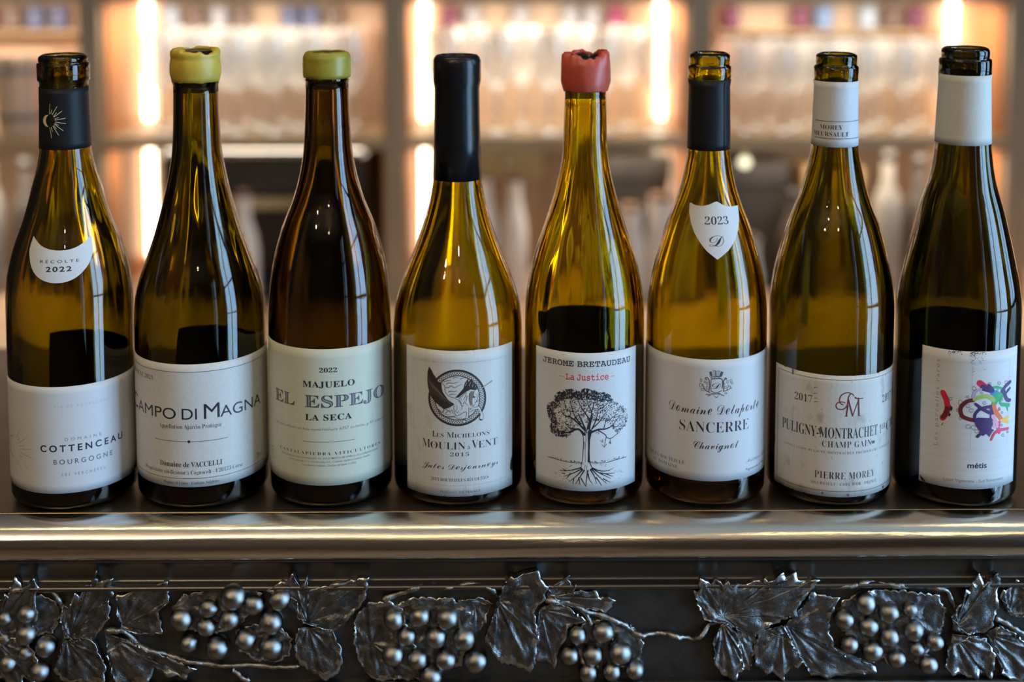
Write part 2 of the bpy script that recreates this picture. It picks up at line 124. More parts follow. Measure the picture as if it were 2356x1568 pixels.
(-.2649,76.66,.7),(-.1712,59.3,.24),(.0309,59.62,.3),(-.1817,61.57,.41),(.1266,69.69,.34),(.3417,73.05,.6),(-.5234,53.3,.32),(-.2507,77.28,.68),(.4149,66.64,.23),(-.1109,75.15,.53),(-.0098,77.81,.4),(-.4775,75.39,.54),(-.6394,64.38,.32),
(-.2607,70.19,.24),(.2059,64.46,.43),(.4674,58.02,.32),(-.4669,50.66,.39),(-.1858,74.71,.65),(.5994,51.25,.51),(-.4452,50.71,.64),(.5698,50.44,.34),(-.3628,67.67,.22),(-.441,72.57,.44),(-.3851,48.8,.38),(.5683,51.02,.49),(-.4894,51.46,.59),
(-.3228,67.02,.25),(-.2082,74.51,.43),(.1641,75.56,.6),(.5445,65.55,.26),(.6435,54.25,.28),(.5012,63.64,.41),(-.6461,63.64,.71),(.3191,75.97,.59),(-.3573,60.54,.43),(.1183,71.52,.43),(.4591,64.51,.23),(-.5849,64.29,.52),(.0996,60.21,.5),
(.029,59.55,.35),(-.2798,65.39,.32),(-.3526,66.96,.3),(-.5059,71.77,.68),(-.5292,72.93,.62),(-.2114,75.0,.71),(.243,69.6,.42),(.2778,75.7,.66),(.1304,74.96,.62),(-.4995,51.27,.37),(-.0908,62.79,.51),(-.1857,62.53,.49),(.3421,74.43,.64),
(-.3963,51.27,.54),(.6581,52.9,.36),(.6031,55.77,.47),(-.2852,54.15,.39),(.2747,62.34,.38),(.1371,65.76,.27),(-.5232,72.8,.66),(-.2289,66.97,.44),(.5662,66.68,.4),(.3588,57.83,.42),(-.4799,51.65,.4),(-.2094,67.59,.42),(-.2752,69.83,.29),
(-.477,75.54,.67),(.2513,73.22,.59),(-.5558,56.56,.45),(-.5529,67.08,.63),(.1737,61.87,.26),(.6172,62.89,.35),(.0185,71.98,.47),(.4155,56.09,.48),(-.6777,60.57,.66),(.3937,65.29,.47),(-.4375,72.98,.59),(-.3328,73.54,.56),(-.1575,75.62,.6),
(-.2552,78.81,.57),(.2189,75.52,.39),(-.0564,79.33,.42),(.0006,73.43,.48),(-.5917,65.04,.53),(-.4091,72.99,.47),(.2617,59.32,.29),(.5831,53.97,.26),(.3828,57.23,.27),(-.4687,73.03,.63),(-.192,77.08,.5),(.0046,71.65,.22),(.5123,50.51,.51),
(-.3493,53.28,.5),(-.3578,56.33,.44),(.2494,74.83,.63),(-.5464,74.03,.41),(-.3536,47.92,.44),(-.14,62.97,.51),(-.5498,68.86,.71),(-.3946,74.49,.39),(-.2078,76.67,.44),(.4309,52.52,.42),(-.4977,50.02,.47),(.6252,52.39,.5),(-.5918,60.77,.58),
(-.4928,73.31,.56),(-.0987,79.11,.57),(-.2849,51.52,.48),(.5217,64.37,.42),(-.2614,76.89,.34),(-.4071,74.66,.51),(-.6901,63.76,.59),(.2727,73.6,.54),(-.293,74.62,.38),(-.5311,48.99,.33),(-.4752,74.86,.4),(.2083,72.28,.51),(.0833,69.8,.38),
(-.3415,51.11,.32),(.0589,76.7,.4),(-.3533,75.48,.68),(-.6951,66.17,.7),(-.0788,63.45,.47),(-.0792,66.56,.5),(-.1328,74.34,.38),(.1513,59.46,.29),(.4025,57.68,.36),(.477,55.2,.4),(-.1589,73.58,.5),(-.4385,73.29,.39),(-.5623,48.34,.35),
(-.2862,53.67,.47),(.5079,50.31,.44),(-.3006,76.9,.47),(.6639,55.14,.4),(-.1829,64.79,.23),(.3836,56.75,.45),(-.1699,77.69,.71),(-.1793,64.27,.29),(-.5471,53.06,.62),(-.3571,78.87,.69),(-.0586,78.49,.62),(.0633,77.99,.67),(.1604,59.62,.43),
(.0254,69.85,.33),(.5985,64.23,.49),(-.4973,50.73,.72),(-.3806,75.08,.59),(-.3534,78.71,.41),(.4398,60.23,.39),(.5947,53.6,.43),(-.0641,75.06,.56),(-.3816,75.19,.6),(-.2513,67.14,.28),(.2877,59.06,.35),(-.2365,79.45,.33),(-.3262,76.74,.49),
(.2579,60.18,.35),(-.5981,59.87,.5),(.0717,62.02,.35),(-.1271,77.51,.73),(-.3637,72.04,.28),(-.5685,59.43,.64),(.506,66.08,.34),(.0779,63.81,.33),(-.5185,69.3,.43),(.4999,50.05,.27),(-.3619,72.39,.24),(.5531,65.79,.48),(.6454,52.84,.36),
(-.4103,54.35,.49),(-.1698,61.78,.37),(.5527,58.83,.23),(-.3136,48.91,.47),(.0057,74.4,.68),(.0037,79.85,.46),(-.1913,68.08,.33),(-.2813,62.18,.44),(-.4223,74.5,.42),(-.5794,61.28,.33),(-.0584,68.9,.45),(-.2923,62.37,.42),(.2531,67.78,.51),
(.2463,74.46,.67),(-.1055,74.13,.65),(-.0063,75.8,.59),(-.0567,79.25,.43),(.2657,60.08,.5),(.4379,54.37,.46),(.6302,55.1,.22),(-.2229,54.79,.51),(-.3417,70.26,.34),(.0036,76.73,.58),(-.6009,68.96,.59),(-.1837,66.74,.26),(-.6476,59.69,.61),
(-.5197,64.8,.23),(-.2871,74.23,.58),(.1005,59.46,.35),(-.4727,72.65,.65),(.4798,69.95,.22),(-.2558,75.11,.42),(.102,78.02,.45),(-.054,73.62,.5),(-.1246,76.39,.49),(.3349,57.03,.48),(-.0762,79.89,.35),(-.3337,55.67,.48),(.2413,64.13,.47),
(-.4751,50.15,.46),(-.3836,65.57,.37),(-.4396,75.23,.62),(-.0059,76.55,.41),(-.2383,55.64,.44),(.1439,65.67,.31),(.3107,72.12,.44),(.4534,53.71,.41),(-.3953,65.19,.41),(-.6046,53.59,.66),(.094,78.28,.5),(.3729,67.65,.49),(-.16,66.4,.38),
(.4315,58.75,.24),(.0222,62.57,.25),(-.6147,68.58,.61),(.1269,76.99,.52),(.1764,66.53,.23),(-.6043,54.57,.63),(-.5085,52.47,.39),(-.3006,73.91,.35),(-.5606,61.81,.6),(-.2768,71.72,.27),(-.3706,75.91,.72),(-.3545,61.39,.31),
(-.1681,73.86,.47),(.1647,75.04,.67),(.0449,69.78,.41),(.09,66.79,.5),(.0387,69.82,.29),(.4268,70.54,.29),(.0589,60.51,.45),(-.0171,66.11,.35),(-.2234,75.11,.67),(-.3579,73.3,.53),(-.2908,66.25,.45),(-.2867,67.33,.47),(-.476,46.98,.32),
(-.3766,74.73,.57),(.3354,71.36,.65),(-.3725,52.63,.29),(-.3251,60.75,.36),(.4919,66.78,.25),(-.4828,55.85,.41),(.1212,63.79,.31),(.1167,62.55,.25),(-.5761,69.49,.36),(-.6424,59.44,.66),(-.0798,62.31,.23),(-.2071,74.64,.42),
(.0734,73.87,.68),(.5087,61.11,.36),(.4935,64.18,.51),(-.2644,77.55,.52),(.0697,78.58,.46),(.6599,56.89,.34),(.3565,64.9,.36),(.1163,59.18,.26),(-.3625,51.6,.42),(-.6328,58.55,.38),(-.5747,69.21,.56),(-.2622,55.63,.22),(-.5471,51.31,.52),
(-.1385,70.73,.36),(-.437,73.74,.54),(.5598,54.25,.42),(.3896,63.9,.31),(-.3705,51.88,.43),(.4803,50.67,.5),(.2258,77.19,.51),(-.3917,76.49,.46),(-.6324,52.96,.73),(-.3291,49.37,.4),(.138,65.86,.32),(.3935,57.94,.42),(.3042,73.77,.67),
(-.5226,72.53,.41),(.0266,64.76,.49),(.5152,64.48,.37),(.431,54.5,.36),(.239,65.21,.34),(-.6028,61.39,.58),(.0713,61.46,.41),(-.5819,61.18,.5),(-.442,71.39,.65),(-.494,73.27,.57),(.0362,73.68,.66),(.2937,61.11,.41),(.2641,70.71,.37),
(-.6148,58.5,.33),(-.3438,78.74,.7),(-.4441,71.54,.53),(.1277,71.09,.38),(-.2753,56.16,.47),(.4388,67.2,.36),(.0133,66.18,.28),(-.2576,53.35,.43),(-.1617,76.67,.41),(-.2798,50.73,.32),(-.342,51.12,.33),(-.1289,73.92,.41),(.0202,71.19,.37),
(.2715,76.63,.54),(-.4723,59.24,.25),(.3949,70.7,.46),(-.2708,56.1,.32),(-.3035,51.54,.46),(.6199,61.09,.28),(.0289,78.78,.35),(-.0811,62.44,.33),(-.4679,49.94,.72),(-.1409,60.4,.36),(-.0312,79.98,.37),(-.4099,53.84,.36),(.695,58.45,.25),
(.3904,72.32,.66),(.0473,79.14,.66),(.0653,75.95,.38),(.2817,69.9,.27),(.1204,78.15,.56),(-.0561,73.43,.47),(.44,63.17,.38),(-.3094,78.45,.7),(-.2577,58.57,.41),(-.4266,72.39,.69),(-.2585,75.07,.66),(.3618,74.67,.63),(.2751,72.57,.47),
(-.0518,77.72,.5),(.4987,51.38,.4),(-.6657,67.65,.45),(-.47,63.45,.49),(-.3435,49.08,.46),(-.1167,76.78,.51),(.2844,75.0,.41),(.1644,72.28,.66),(-.0257,78.0,.33),(.3192,59.43,.35),(-.2149,71.33,.46),(.3255,75.76,.68),(-.5975,62.05,.56),
(.4949,60.07,.49),(.6734,57.92,.5),(.339,71.98,.41),(.0531,74.5,.34),(-.6077,65.8,.6),(.2315,71.66,.61),(.3724,70.65,.32),(-.4843,48.92,.53),(.3972,61.38,.37),(.6245,61.64,.28),(.4334,53.03,.45),(-.4289,64.08,.44),(-.242,51.53,.37),
(-.1747,75.81,.64),(.0036,59.92,.46),(.4946,68.43,.25),(-.4941,75.95,.7),(-.6224,52.73,.51),(-.5111,51.61,.62),(-.4777,55.64,.34),(-.1548,65.95,.46),(-.4996,49.04,.41),(.1622,76.33,.39),(.1416,71.06,.22),(.4324,52.86,.35),
(-.0649,72.18,.44),(-.4227,73.98,.53),(.1031,67.23,.46),(.2526,69.05,.27),(-.5892,69.15,.4),(.5589,53.11,.34),(.2378,69.61,.39),(-.3088,79.25,.32),(-.1443,67.27,.26),(-.6433,63.79,.68),(.0489,69.65,.3),(-.619,64.4,.7),(-.0989,67.09,.46),
(-.5344,69.92,.67),(.3609,72.69,.69),(-.5363,55.89,.69),(-.071,71.01,.32),(.182,76.75,.61),(-.3605,60.17,.34),(-.3494,56.21,.3),(.4222,62.49,.29),(.0265,76.53,.32),(.3576,58.19,.28),(.3004,69.97,.44),(-.4684,59.55,.24),(-.385,47.91,.59),
(.6435,58.38,.25),(-.3691,67.09,.24),(-.0466,59.57,.36),(.3771,67.32,.41),(-.5341,52.5,.39),(-.1745,75.74,.39),(-.391,48.62,.33),(-.5693,59.12,.43),(-.5379,59.78,.56),(-.219,68.27,.27),(-.2422,65.8,.3),(-.2147,75.71,.66),(-.2967,79.04,.7),
(-.3366,77.93,.55),(-.3889,72.97,.34),(-.1097,62.72,.36),(-.0272,69.24,.49),(.5843,58.53,.25),(.0025,80.0,.35),(.6689,59.43,.31),(.0914,77.53,.34),(.528,49.71,.33),(-.3277,76.08,.47),(.0547,70.92,.29),(-.0765,69.21,.46),(.0017,74.66,.42),
(.0238,59.25,.41),(-.6155,49.23,.73),(-.4991,51.99,.51),(-.1995,59.54,.41),(-.3505,48.83,.5),(-.1061,68.87,.51),(-.1336,68.1,.48),(-.3509,53.16,.49),(-.2675,59.0,.46),(.1942,72.94,.72),(-.1389,67.31,.41),(-.1434,62.78,.43),
(.1129,77.15,.32),(-.0603,64.16,.33),(.0083,59.64,.47),(.4398,59.59,.49),(.505,68.58,.44),(-.1849,61.15,.46),(-.3021,72.63,.33),(-.2492,78.7,.62),(-.3224,65.61,.24),(-.1222,73.51,.39),(-.2439,68.08,.3),(.2595,76.83,.38),(.1892,67.46,.22),
(-.5205,66.63,.4),(.3496,70.29,.37),(-.389,75.34,.41),(.6604,56.24,.29),(-.3971,76.46,.68),(-.1738,59.52,.44),(-.6743,63.86,.55),(.3873,72.79,.52),(-.0121,75.06,.71),(-.1484,65.55,.32),(-.5221,75.45,.33),(.1329,77.5,.63),(.2693,71.6,.38),
(.6159,63.69,.47),(.4968,64.09,.5),(-.0094,60.93,.38),(.6014,54.71,.28),(.4734,68.67,.41),(-.5693,69.29,.62),(.0466,60.73,.29),(.1296,66.89,.44),(-.5626,49.77,.6),(-.2638,74.75,.65),(-.2785,66.91,.38),(-.2332,75.81,.46),(-.4753,47.67,.44),
(.4252,64.07,.32),(-.2181,75.27,.44),(-.1761,74.44,.62),(.5284,63.91,.24),(-.1549,76.48,.69),(.2912,58.2,.45),(.2959,58.92,.43),(-.5946,67.72,.36),(-.5343,58.23,.49),(.343,68.4,.46),(.5869,65.27,.39),(-.4376,50.82,.61),(-.2572,74.71,.65),
(-.6206,52.24,.52),(.2394,74.12,.64),(-.4193,51.17,.54),(.5534,64.71,.33),(-.4317,65.04,.5),(-.2402,68.61,.4),(.5477,57.4,.43),(.1224,71.03,.41),(-.3022,73.38,.44),(-.4758,61.29,.38),(-.3962,56.52,.36),(.2096,68.73,.32),(.3361,73.69,.48),
(.1762,73.74,.58),(-.1978,77.69,.54),(-.2517,73.88,.62),(.285,75.9,.54),(.5418,60.8,.26),(-.0319,63.75,.27),(.3589,55.89,.25),(.3608,72.19,.32),(.072,75.77,.46),(-.6743,65.63,.49),(-.355,55.39,.32),(.1416,59.48,.39),(.4349,53.0,.35),
(-.4829,76.43,.5),(-.1627,76.01,.63),(-.0931,77.51,.46),(-.1421,72.92,.37),(-.5139,67.62,.69),(.4895,67.65,.37),(-.0244,59.58,.24),(-.388,52.55,.39),(-.2651,78.4,.54),(-.2595,60.01,.4),(.4687,61.89,.36),(.415,66.01,.29),(.0968,60.12,.3),
(.3499,73.58,.71),(.6558,57.16,.34),(-.3592,52.27,.48),(-.5542,61.47,.43),(.1758,75.02,.6),(-.2057,61.09,.31),(-.3203,50.81,.43),(-.3393,47.59,.45),(-.2004,64.52,.41),(-.2086,77.95,.59),(.228,66.18,.32),(-.4695,71.89,.32),
(-.5229,61.86,.34),(-.5828,66.36,.34),(.5232,64.44,.38),(-.1542,77.59,.36),(-.6001,58.37,.61),(-.171,78.28,.48),(-.3631,56.59,.4),(-.7032,64.03,.57),(-.334,73.03,.55),(-.607,68.5,.48),(.1103,75.22,.66),(-.0027,63.61,.29),(-.5466,49.0,.39),
(-.5218,59.11,.55),(-.6251,63.21,.73),(-.0218,75.2,.5),(-.6004,60.57,.33),(-.0897,73.7,.7),(.0003,79.47,.74),(.6928,54.99,.31),(-.0882,65.74,.34),(-.4587,48.42,.45),(.3533,70.05,.29),(-.4983,72.19,.51),(-.6037,62.91,.51),(.0868,78.01,.68),
(.6431,64.66,.23),(-.2749,57.59,.5),(.2029,64.09,.48),(-.263,73.92,.32),(.5373,50.8,.32),(-.5832,64.8,.37),(-.5579,56.62,.63),(-.6328,57.09,.43),(.0601,77.53,.65),(-.1064,68.73,.49),(-.4009,51.81,.34),(-.6126,62.48,.67),(.2229,72.4,.71),
(-.4516,58.05,.41),(-.3016,61.71,.49),(-.6522,61.3,.39),(-.0909,74.71,.61),(-.6902,63.9,.51),(.6164,64.14,.24),(.2503,76.78,.62),(-.6582,67.89,.45),(-.1571,60.23,.3),(-.374,48.37,.38),(-.6646,65.98,.7),(.5934,62.22,.35),(.5632,67.61,.23),
(.4473,52.76,.31),(.1741,77.31,.58),(-.2592,68.3,.46),(-.2756,70.63,.36),(-.4306,76.59,.4),(.0418,76.64,.47),(-.3947,62.05,.41),(-.4422,76.76,.4),(.6289,53.12,.44),(-.5167,53.56,.31),(.0582,71.89,.45),(-.5016,54.92,.38),(.1958,60.6,.44),
(.3593,73.06,.49),(.3568,71.52,.69),(-.5432,70.61,.36),(.2411,74.22,.72),(.37,67.65,.38),(-.1035,71.0,.47),(-.5994,62.69,.6),(.5321,64.45,.48),(.2474,77.42,.46),(-.4678,55.46,.49),(-.3995,74.08,.68),(-.1244,58.64,.34),(.6729,53.08,.45),
(.4002,70.16,.41),(.2008,72.52,.43),(-.1692,73.32,.41),(.4581,50.75,.34),(.1379,70.14,.29),(.0823,71.22,.49),(-.497,68.69,.49),(-.2438,62.25,.33),(-.109,74.26,.36),(-.4378,66.69,.43),(-.2831,57.74,.48),(.5021,50.27,.43),(.4773,51.68,.34),
(.6399,53.85,.33),(-.2401,66.9,.29),(.2892,65.31,.46),(-.4781,62.66,.33),(.5004,53.53,.26),(.2255,72.26,.37),(-.3419,71.46,.23),(-.6348,51.69,.6),(-.5306,55.16,.63),(-.1901,61.97,.26),(-.4199,76.81,.4),(.2544,76.4,.52),(.1043,70.51,.31),
(-.3669,69.36,.33),(.5432,63.1,.37),(.0921,73.17,.38),(-.5093,70.63,.48),(-.3072,60.09,.44),(-.0649,62.05,.45),(.0156,76.64,.34),(.6225,55.4,.38),(.2384,61.0,.49),(-.1743,65.46,.38),(.5294,51.49,.42),(-.1892,59.95,.24),(.0564,75.4,.7),
(-.3277,53.38,.27),(-.3442,61.56,.39),(-.3006,68.74,.32),(-.404,70.21,.33),(.4519,51.75,.3),(.4099,55.06,.5),(.2128,65.4,.41),(-.1378,61.33,.47),(.3209,74.92,.52),(.0285,77.05,.37),(-.5674,48.61,.59),(-.3006,75.02,.73),(-.2212,55.81,.29),
(-.4463,73.14,.39),(.3747,58.52,.3),(-.3912,76.14,.64),(-.4013,73.91,.42),(-.226,64.96,.43),(.396,71.65,.38),(-.4109,50.22,.68),(-.5728,55.67,.45),(.2405,64.87,.27),(-.0296,75.83,.43),(-.4847,48.13,.32),(.6764,61.68,.33),(.5855,53.07,.37),
(-.5187,55.38,.66),(-.2214,74.67,.57),(.2662,75.41,.34),(.5138,65.41,.32),(-.217,76.55,.59),(-.2851,78.84,.41),(.3697,70.52,.38),(.2548,74.89,.44),(-.242,76.8,.64),(.4238,58.21,.49),(.3928,66.59,.45),(-.5705,50.44,.57),(-.5417,72.09,.46),
(-.4127,58.12,.29),(.1736,59.1,.49),(.1896,68.62,.36),(-.1907,61.53,.36),(-.1316,75.2,.51),(.3444,68.17,.33),(-.0299,75.44,.64),(.3115,75.82,.52),(-.4655,76.96,.62),(-.1898,56.16,.4),(.4907,61.37,.37),(-.5905,59.32,.6),(-.0176,58.17,.42),
(.0666,62.37,.24),(-.4041,73.27,.65),(-.5358,62.27,.36),(.2003,60.81,.35),(-.429,49.81,.66),(-.4697,73.77,.44),(.4728,63.07,.37),(-.525,61.96,.45),(-.1444,73.64,.67),(-.4047,64.62,.37),(-.1602,75.93,.59),(.0562,75.65,.6),(.1628,74.67,.53),
(.3239,58.18,.38),(-.1198,65.31,.28),(.538,55.33,.34),(.6884,55.85,.45),(-.1625,62.47,.45),(.425,63.47,.4),(-.2829,55.03,.4),(-.3456,74.28,.44),(-.3045,73.62,.69),(.23,65.71,.46),(.1643,74.22,.69),(-.1738,56.66,.35),(-.0973,77.82,.43),
(-.3455,67.28,.39),(.1846,75.17,.59),(.4882,68.64,.36),(.6219,58.59,.45),(-.4013,47.44,.46),(-.074,58.99,.27),(-.2852,53.23,.46),(-.429,73.35,.4),(.0535,65.65,.36),(.2966,72.17,.41),(.6337,63.24,.39),(-.1422,66.96,.25),(.3404,65.65,.45),
(-.4567,76.3,.52),(-.5711,62.3,.62),(.382,62.01,.3),(.0032,74.78,.73),(.7098,56.87,.32),(.5938,56.4,.29),(-.577,68.48,.59),(-.0718,72.17,.4),(-.0072,77.61,.59),(.1435,60.06,.42),(.2215,76.9,.65),(.134,72.6,.36),(.2573,66.02,.38),
(-.6563,58.51,.4),(-.1085,73.27,.69),(.5118,64.86,.5),(.1796,67.46,.37),(-.244,57.92,.45),(-.5515,68.01,.68),(.0233,77.01,.55),(.1382,67.47,.24),(.7046,57.45,.42),(.1212,66.01,.37),(-.2701,52.72,.41),(-.6569,65.64,.68),(.105,73.79,.73),
(-.401,66.66,.33),(.6414,61.64,.38),(-.5236,47.45,.54),(-.1592,71.78,.5),(-.2789,63.44,.39),(-.3043,58.11,.23),(.295,63.71,.22),(-.4289,75.83,.5),(-.534,47.58,.65),(-.6324,61.25,.72),(.477,52.25,.28),(.6189,62.16,.47),(.1909,76.55,.4),
(.6601,58.55,.48),(-.2426,74.59,.37),(.2436,67.46,.5),(-.3868,75.97,.73),(.5178,49.68,.23),(-.2053,56.79,.35),(.0672,58.43,.33),(.1121,76.74,.34),(.1353,64.04,.33),(-.5329,56.01,.43),(-.4717,72.27,.33),(-.549,70.31,.36),(-.1017,60.12,.38),
(.5515,58.21,.49),(.3757,62.09,.37),(.5555,51.73,.49),(.4508,60.7,.4),(-.4243,54.16,.32),(-.0165,78.68,.68),(-.1355,73.63,.58),(-.5804,63.4,.55),(-.3574,57.58,.49),(-.2496,72.39,.41),(-.3421,75.95,.68),(-.245,73.9,.49),(-.1376,57.42,.3),
(.0645,59.62,.24),(.5483,60.35,.47),(.0496,70.85,.28),(-.3327,53.52,.45),(-.615,60.88,.45),(-.3038,53.79,.29),(-.0046,78.01,.63),(-.5995,57.37,.65),(.0408,60.5,.46),(-.2645,74.98,.55),(-.4295,47.64,.57),(-.5835,61.81,.6),(.5519,54.6,.37),
(-.4301,53.96,.44),(-.5478,50.23,.72),(-.55,57.3,.43),(.5,57.29,.26),(-.5664,64.98,.33),(.1411,77.63,.73),(.2426,66.42,.35),(.5494,55.14,.32),(-.6994,62.58,.34),(-.032,80.16,.6),(-.0727,78.39,.49),(-.2739,61.48,.36),(.4242,70.6,.39),
(.1282,78.07,.67),(-.1046,75.13,.4),(-.4034,76.76,.37),(.1189,59.92,.39),(-.6637,64.58,.7),(-.5764,53.55,.48),(-.4431,49.29,.42),(-.0003,76.15,.74),(-.1836,78.32,.57),(-.3407,52.21,.43),(.5768,53.04,.35),(.4905,61.58,.39),(.5739,51.14,.44),
(.2759,74.22,.5),(.3737,71.7,.66),(.0577,78.47,.46),(-.073,74.54,.36),(-.2617,59.84,.46),(.6712,56.36,.29),(-.1073,60.03,.35),(-.3861,73.09,.47),(-.0344,78.08,.32),(-.5502,66.36,.33),(.615,56.31,.34),(.2931,73.7,.56),(.588,64.42,.41),
(-.5843,63.31,.4),(.4062,71.73,.72),(.5457,65.94,.31),(-.2385,76.61,.4),(-.3659,76.65,.6),(.0064,67.98,.24),(-.6088,61.51,.56),(.4371,62.57,.4),(-.0364,58.35,.48),(-.3989,55.13,.35),(-.4707,55.46,.51),(-.194,72.03,.3),(-.103,64.66,.25),
(-.3278,52.37,.3),(-.0783,79.06,.73),(-.2049,68.03,.23),(.5625,51.24,.48),(-.4275,48.6,.37),(-.5817,57.02,.33),(-.3031,55.18,.33),(.5547,66.69,.26),(.6532,60.77,.27),(-.686,64.39,.46),(.3087,59.82,.51),(.3386,59.09,.51),(-.6834,65.63,.44),
(.3911,67.99,.36),(.1333,69.88,.41),(.4318,53.76,.44),(.5531,51.84,.47),(-.651,62.3,.4),(.2651,60.47,.23),(.0348,59.67,.33),(-.0456,60.2,.26),(.5912,65.7,.35),(.6723,53.94,.42),(-.2616,77.25,.66),(-.4052,75.23,.48),(-.4063,77.17,.37),
(.0389,76.6,.5),(-.4524,67.39,.35),(.5086,58.66,.28),(-.4833,70.54,.55),(.2406,67.13,.44),(-.0398,80.43,.37),(-.3281,65.96,.45),(.0705,64.09,.38),(-.3906,63.56,.29),(-.2509,76.09,.66),(.1312,60.34,.45),(-.1339,58.33,.45),(.2793,60.06,.49),
(.2256,71.21,.29),(-.6069,57.98,.68),(.4933,57.52,.35),(.291,75.93,.71),(-.591,66.91,.7),(-.3415,53.45,.42),(-.6351,65.5,.49),(-.2703,69.81,.27),(-.6835,61.34,.5),(.1893,71.85,.37),(-.4281,75.64,.5),(.011,74.17,.56),(.2029,67.53,.5),
(-.6363,52.67,.56),(-.1865,65.13,.5),(-.0749,69.27,.49),(.125,73.96,.71),(-.6356,63.5,.71),(-.2888,77.39,.65),(-.5164,72.89,.59),(-.0137,80.18,.65),(-.5045,70.37,.69),(.067,78.63,.38),(-.0188,58.4,.45),(.1594,71.35,.34),(.1867,61.97,.42),
(-.4162,56.84,.42),(-.5494,65.71,.69),(-.4682,76.6,.67),(-.476,70.22,.48),(-.3228,48.5,.34),(-.3223,66.82,.36),(-.4042,74.13,.51),(.0507,72.96,.34),(-.4711,59.18,.48),(.273,65.61,.4),(-.4865,56.19,.24),(-.6655,60.32,.69),(.0519,76.53,.66),
(.418,54.56,.46),(.058,72.65,.27),(-.0003,58.93,.28),(-.3287,77.75,.45),(-.3096,62.06,.46),(.405,66.76,.32),(-.5369,62.47,.49),(.3399,75.44,.69),(-.3683,69.34,.23),(.343,58.3,.28),(-.3902,51.41,.26),(-.3633,62.08,.25),(-.503,60.5,.26),
(.2236,72.12,.55),(.3174,74.65,.42),(-.297,76.11,.35),(-.1094,63.5,.5),(-.6,51.42,.42),(.1149,64.59,.29),(-.0929,61.22,.23),(-.3618,50.53,.31),(-.1034,75.55,.44),(-.2377,70.52,.32),(.1297,78.24,.56),(-.185,73.19,.65),(-.4195,48.18,.73),
(.1993,77.38,.63),(-.61,55.58,.32),(-.3701,48.52,.23),(-.0542,71.76,.49),(.2463,68.89,.46),(-.0041,77.29,.63),(-.702,64.27,.59),(-.4433,74.33,.7),(.212,59.61,.48),(-.6783,65.57,.64),(-.2317,78.76,.45),(-.0273,77.08,.45),(-.253,71.3,.47),
(-.3915,77.59,.35),(-.4776,52.6,.4),(.6132,52.65,.28),(-.0402,70.29,.36),(-.0878,72.16,.26),(-.6935,63.68,.33),(-.0392,77.71,.66),(-.3191,51.68,.37),(-.0192,79.05,.7),(-.3755,52.66,.32),(-.042,76.43,.4),(-.5237,48.05,.61),
(-.0797,76.48,.36),(-.6154,54.04,.62),(-.5821,61.07,.43),(.1304,74.74,.64),(-.3908,50.39,.55),(-.6239,61.33,.37),(.2316,73.23,.33),(-.3858,74.84,.48),(.047,70.46,.44),(-.1937,74.29,.56),(.5834,57.23,.46),(-.4065,52.84,.38),
(-.4807,68.63,.32),(-.2737,72.81,.4),(-.2307,76.75,.62),(.3803,56.53,.49),(.0545,75.68,.68),(-.6604,60.67,.61),(.6061,63.09,.3),(-.2759,52.03,.32),(.4929,66.63,.22),(-.4149,57.58,.23),(-.0948,79.36,.58),(.5311,51.64,.33),(-.3175,66.0,.38),
(-.4606,74.12,.42),(-.054,69.52,.51),(.2659,60.18,.31),(-.5011,71.9,.43),(.1945,62.06,.45),(-.5295,53.27,.56),(.6275,60.1,.36),(-.4084,56.28,.33),(-.0228,77.73,.42),(-.3637,53.99,.4),(.0711,62.9,.49),(-.4947,74.0,.52),(.0415,70.46,.39),
(-.382,50.14,.73),(.0385,77.69,.38),(-.4085,76.33,.65),(.5458,51.88,.39),(-.1541,74.18,.63),(-.0781,61.19,.24),(.2547,69.57,.23),(-.069,80.09,.57),(.0035,76.5,.38),(.4822,68.32,.24),(.029,60.76,.47),(-.4108,72.65,.5),(-.481,74.79,.65),
(-.6016,51.43,.62),(-.6116,57.53,.5),(-.1229,76.1,.53),(-.1956,64.11,.33),(.0205,77.25,.58),(.0223,70.63,.26),(-.4882,49.75,.46),(-.2466,52.97,.51),(-.179,77.18,.37),(-.1396,76.75,.63),(.131,75.63,.72),(-.1711,69.25,.42),(-.5208,56.98,.69),
(.0076,65.34,.39),(-.6113,51.41,.48),(.6716,63.73,.48),(-.6423,68.22,.32),(.0017,67.62,.44),(-.1698,62.57,.27),(-.5687,56.24,.73),(-.019,73.27,.31),(-.3738,48.17,.38),(-.4912,67.56,.74),(-.0766,68.87,.27),(.0255,66.06,.48),
(-.1794,67.91,.27),(-.4619,72.64,.57),(-.2144,70.66,.41),(-.2307,67.26,.31),(-.3616,48.9,.26),(-.0825,70.55,.39),(-.6547,60.82,.62),(.6409,62.53,.49),(.5419,67.07,.33),(.3946,70.5,.31),(-.2469,76.68,.39),(.2976,67.31,.31),
(-.0273,74.84,.42),(-.3968,74.95,.33),(.0283,69.6,.46),(-.1515,62.6,.46),(-.297,69.65,.23),(.0937,69.37,.46),(-.0466,70.77,.36),(-.4135,74.87,.51),(.3234,70.74,.24),(.0797,61.42,.47),(.034,65.04,.41),(-.266,73.24,.46),(-.6071,58.02,.53),
(-.2259,75.77,.63),(.5746,66.05,.3),(.5707,61.33,.51),(-.3776,74.87,.59),(.1091,73.81,.49),(.0955,77.41,.47),(.517,65.58,.23),(.0208,69.1,.34),(-.4921,70.34,.36),(.2806,66.48,.3),(-.2088,66.57,.36),(-.5267,50.13,.49),(-.6084,58.91,.57),
(-.4099,50.53,.67),(-.4022,75.87,.7),(-.2426,64.84,.37),(.2858,58.6,.42),(-.0212,65.7,.35),(-.0629,70.23,.48),(-.5571,66.82,.71),(-.398,63.25,.48),(.5176,53.86,.43),(-.2835,59.11,.39),(-.2136,62.93,.29),(.2104,74.62,.66),(-.5143,50.07,.69),
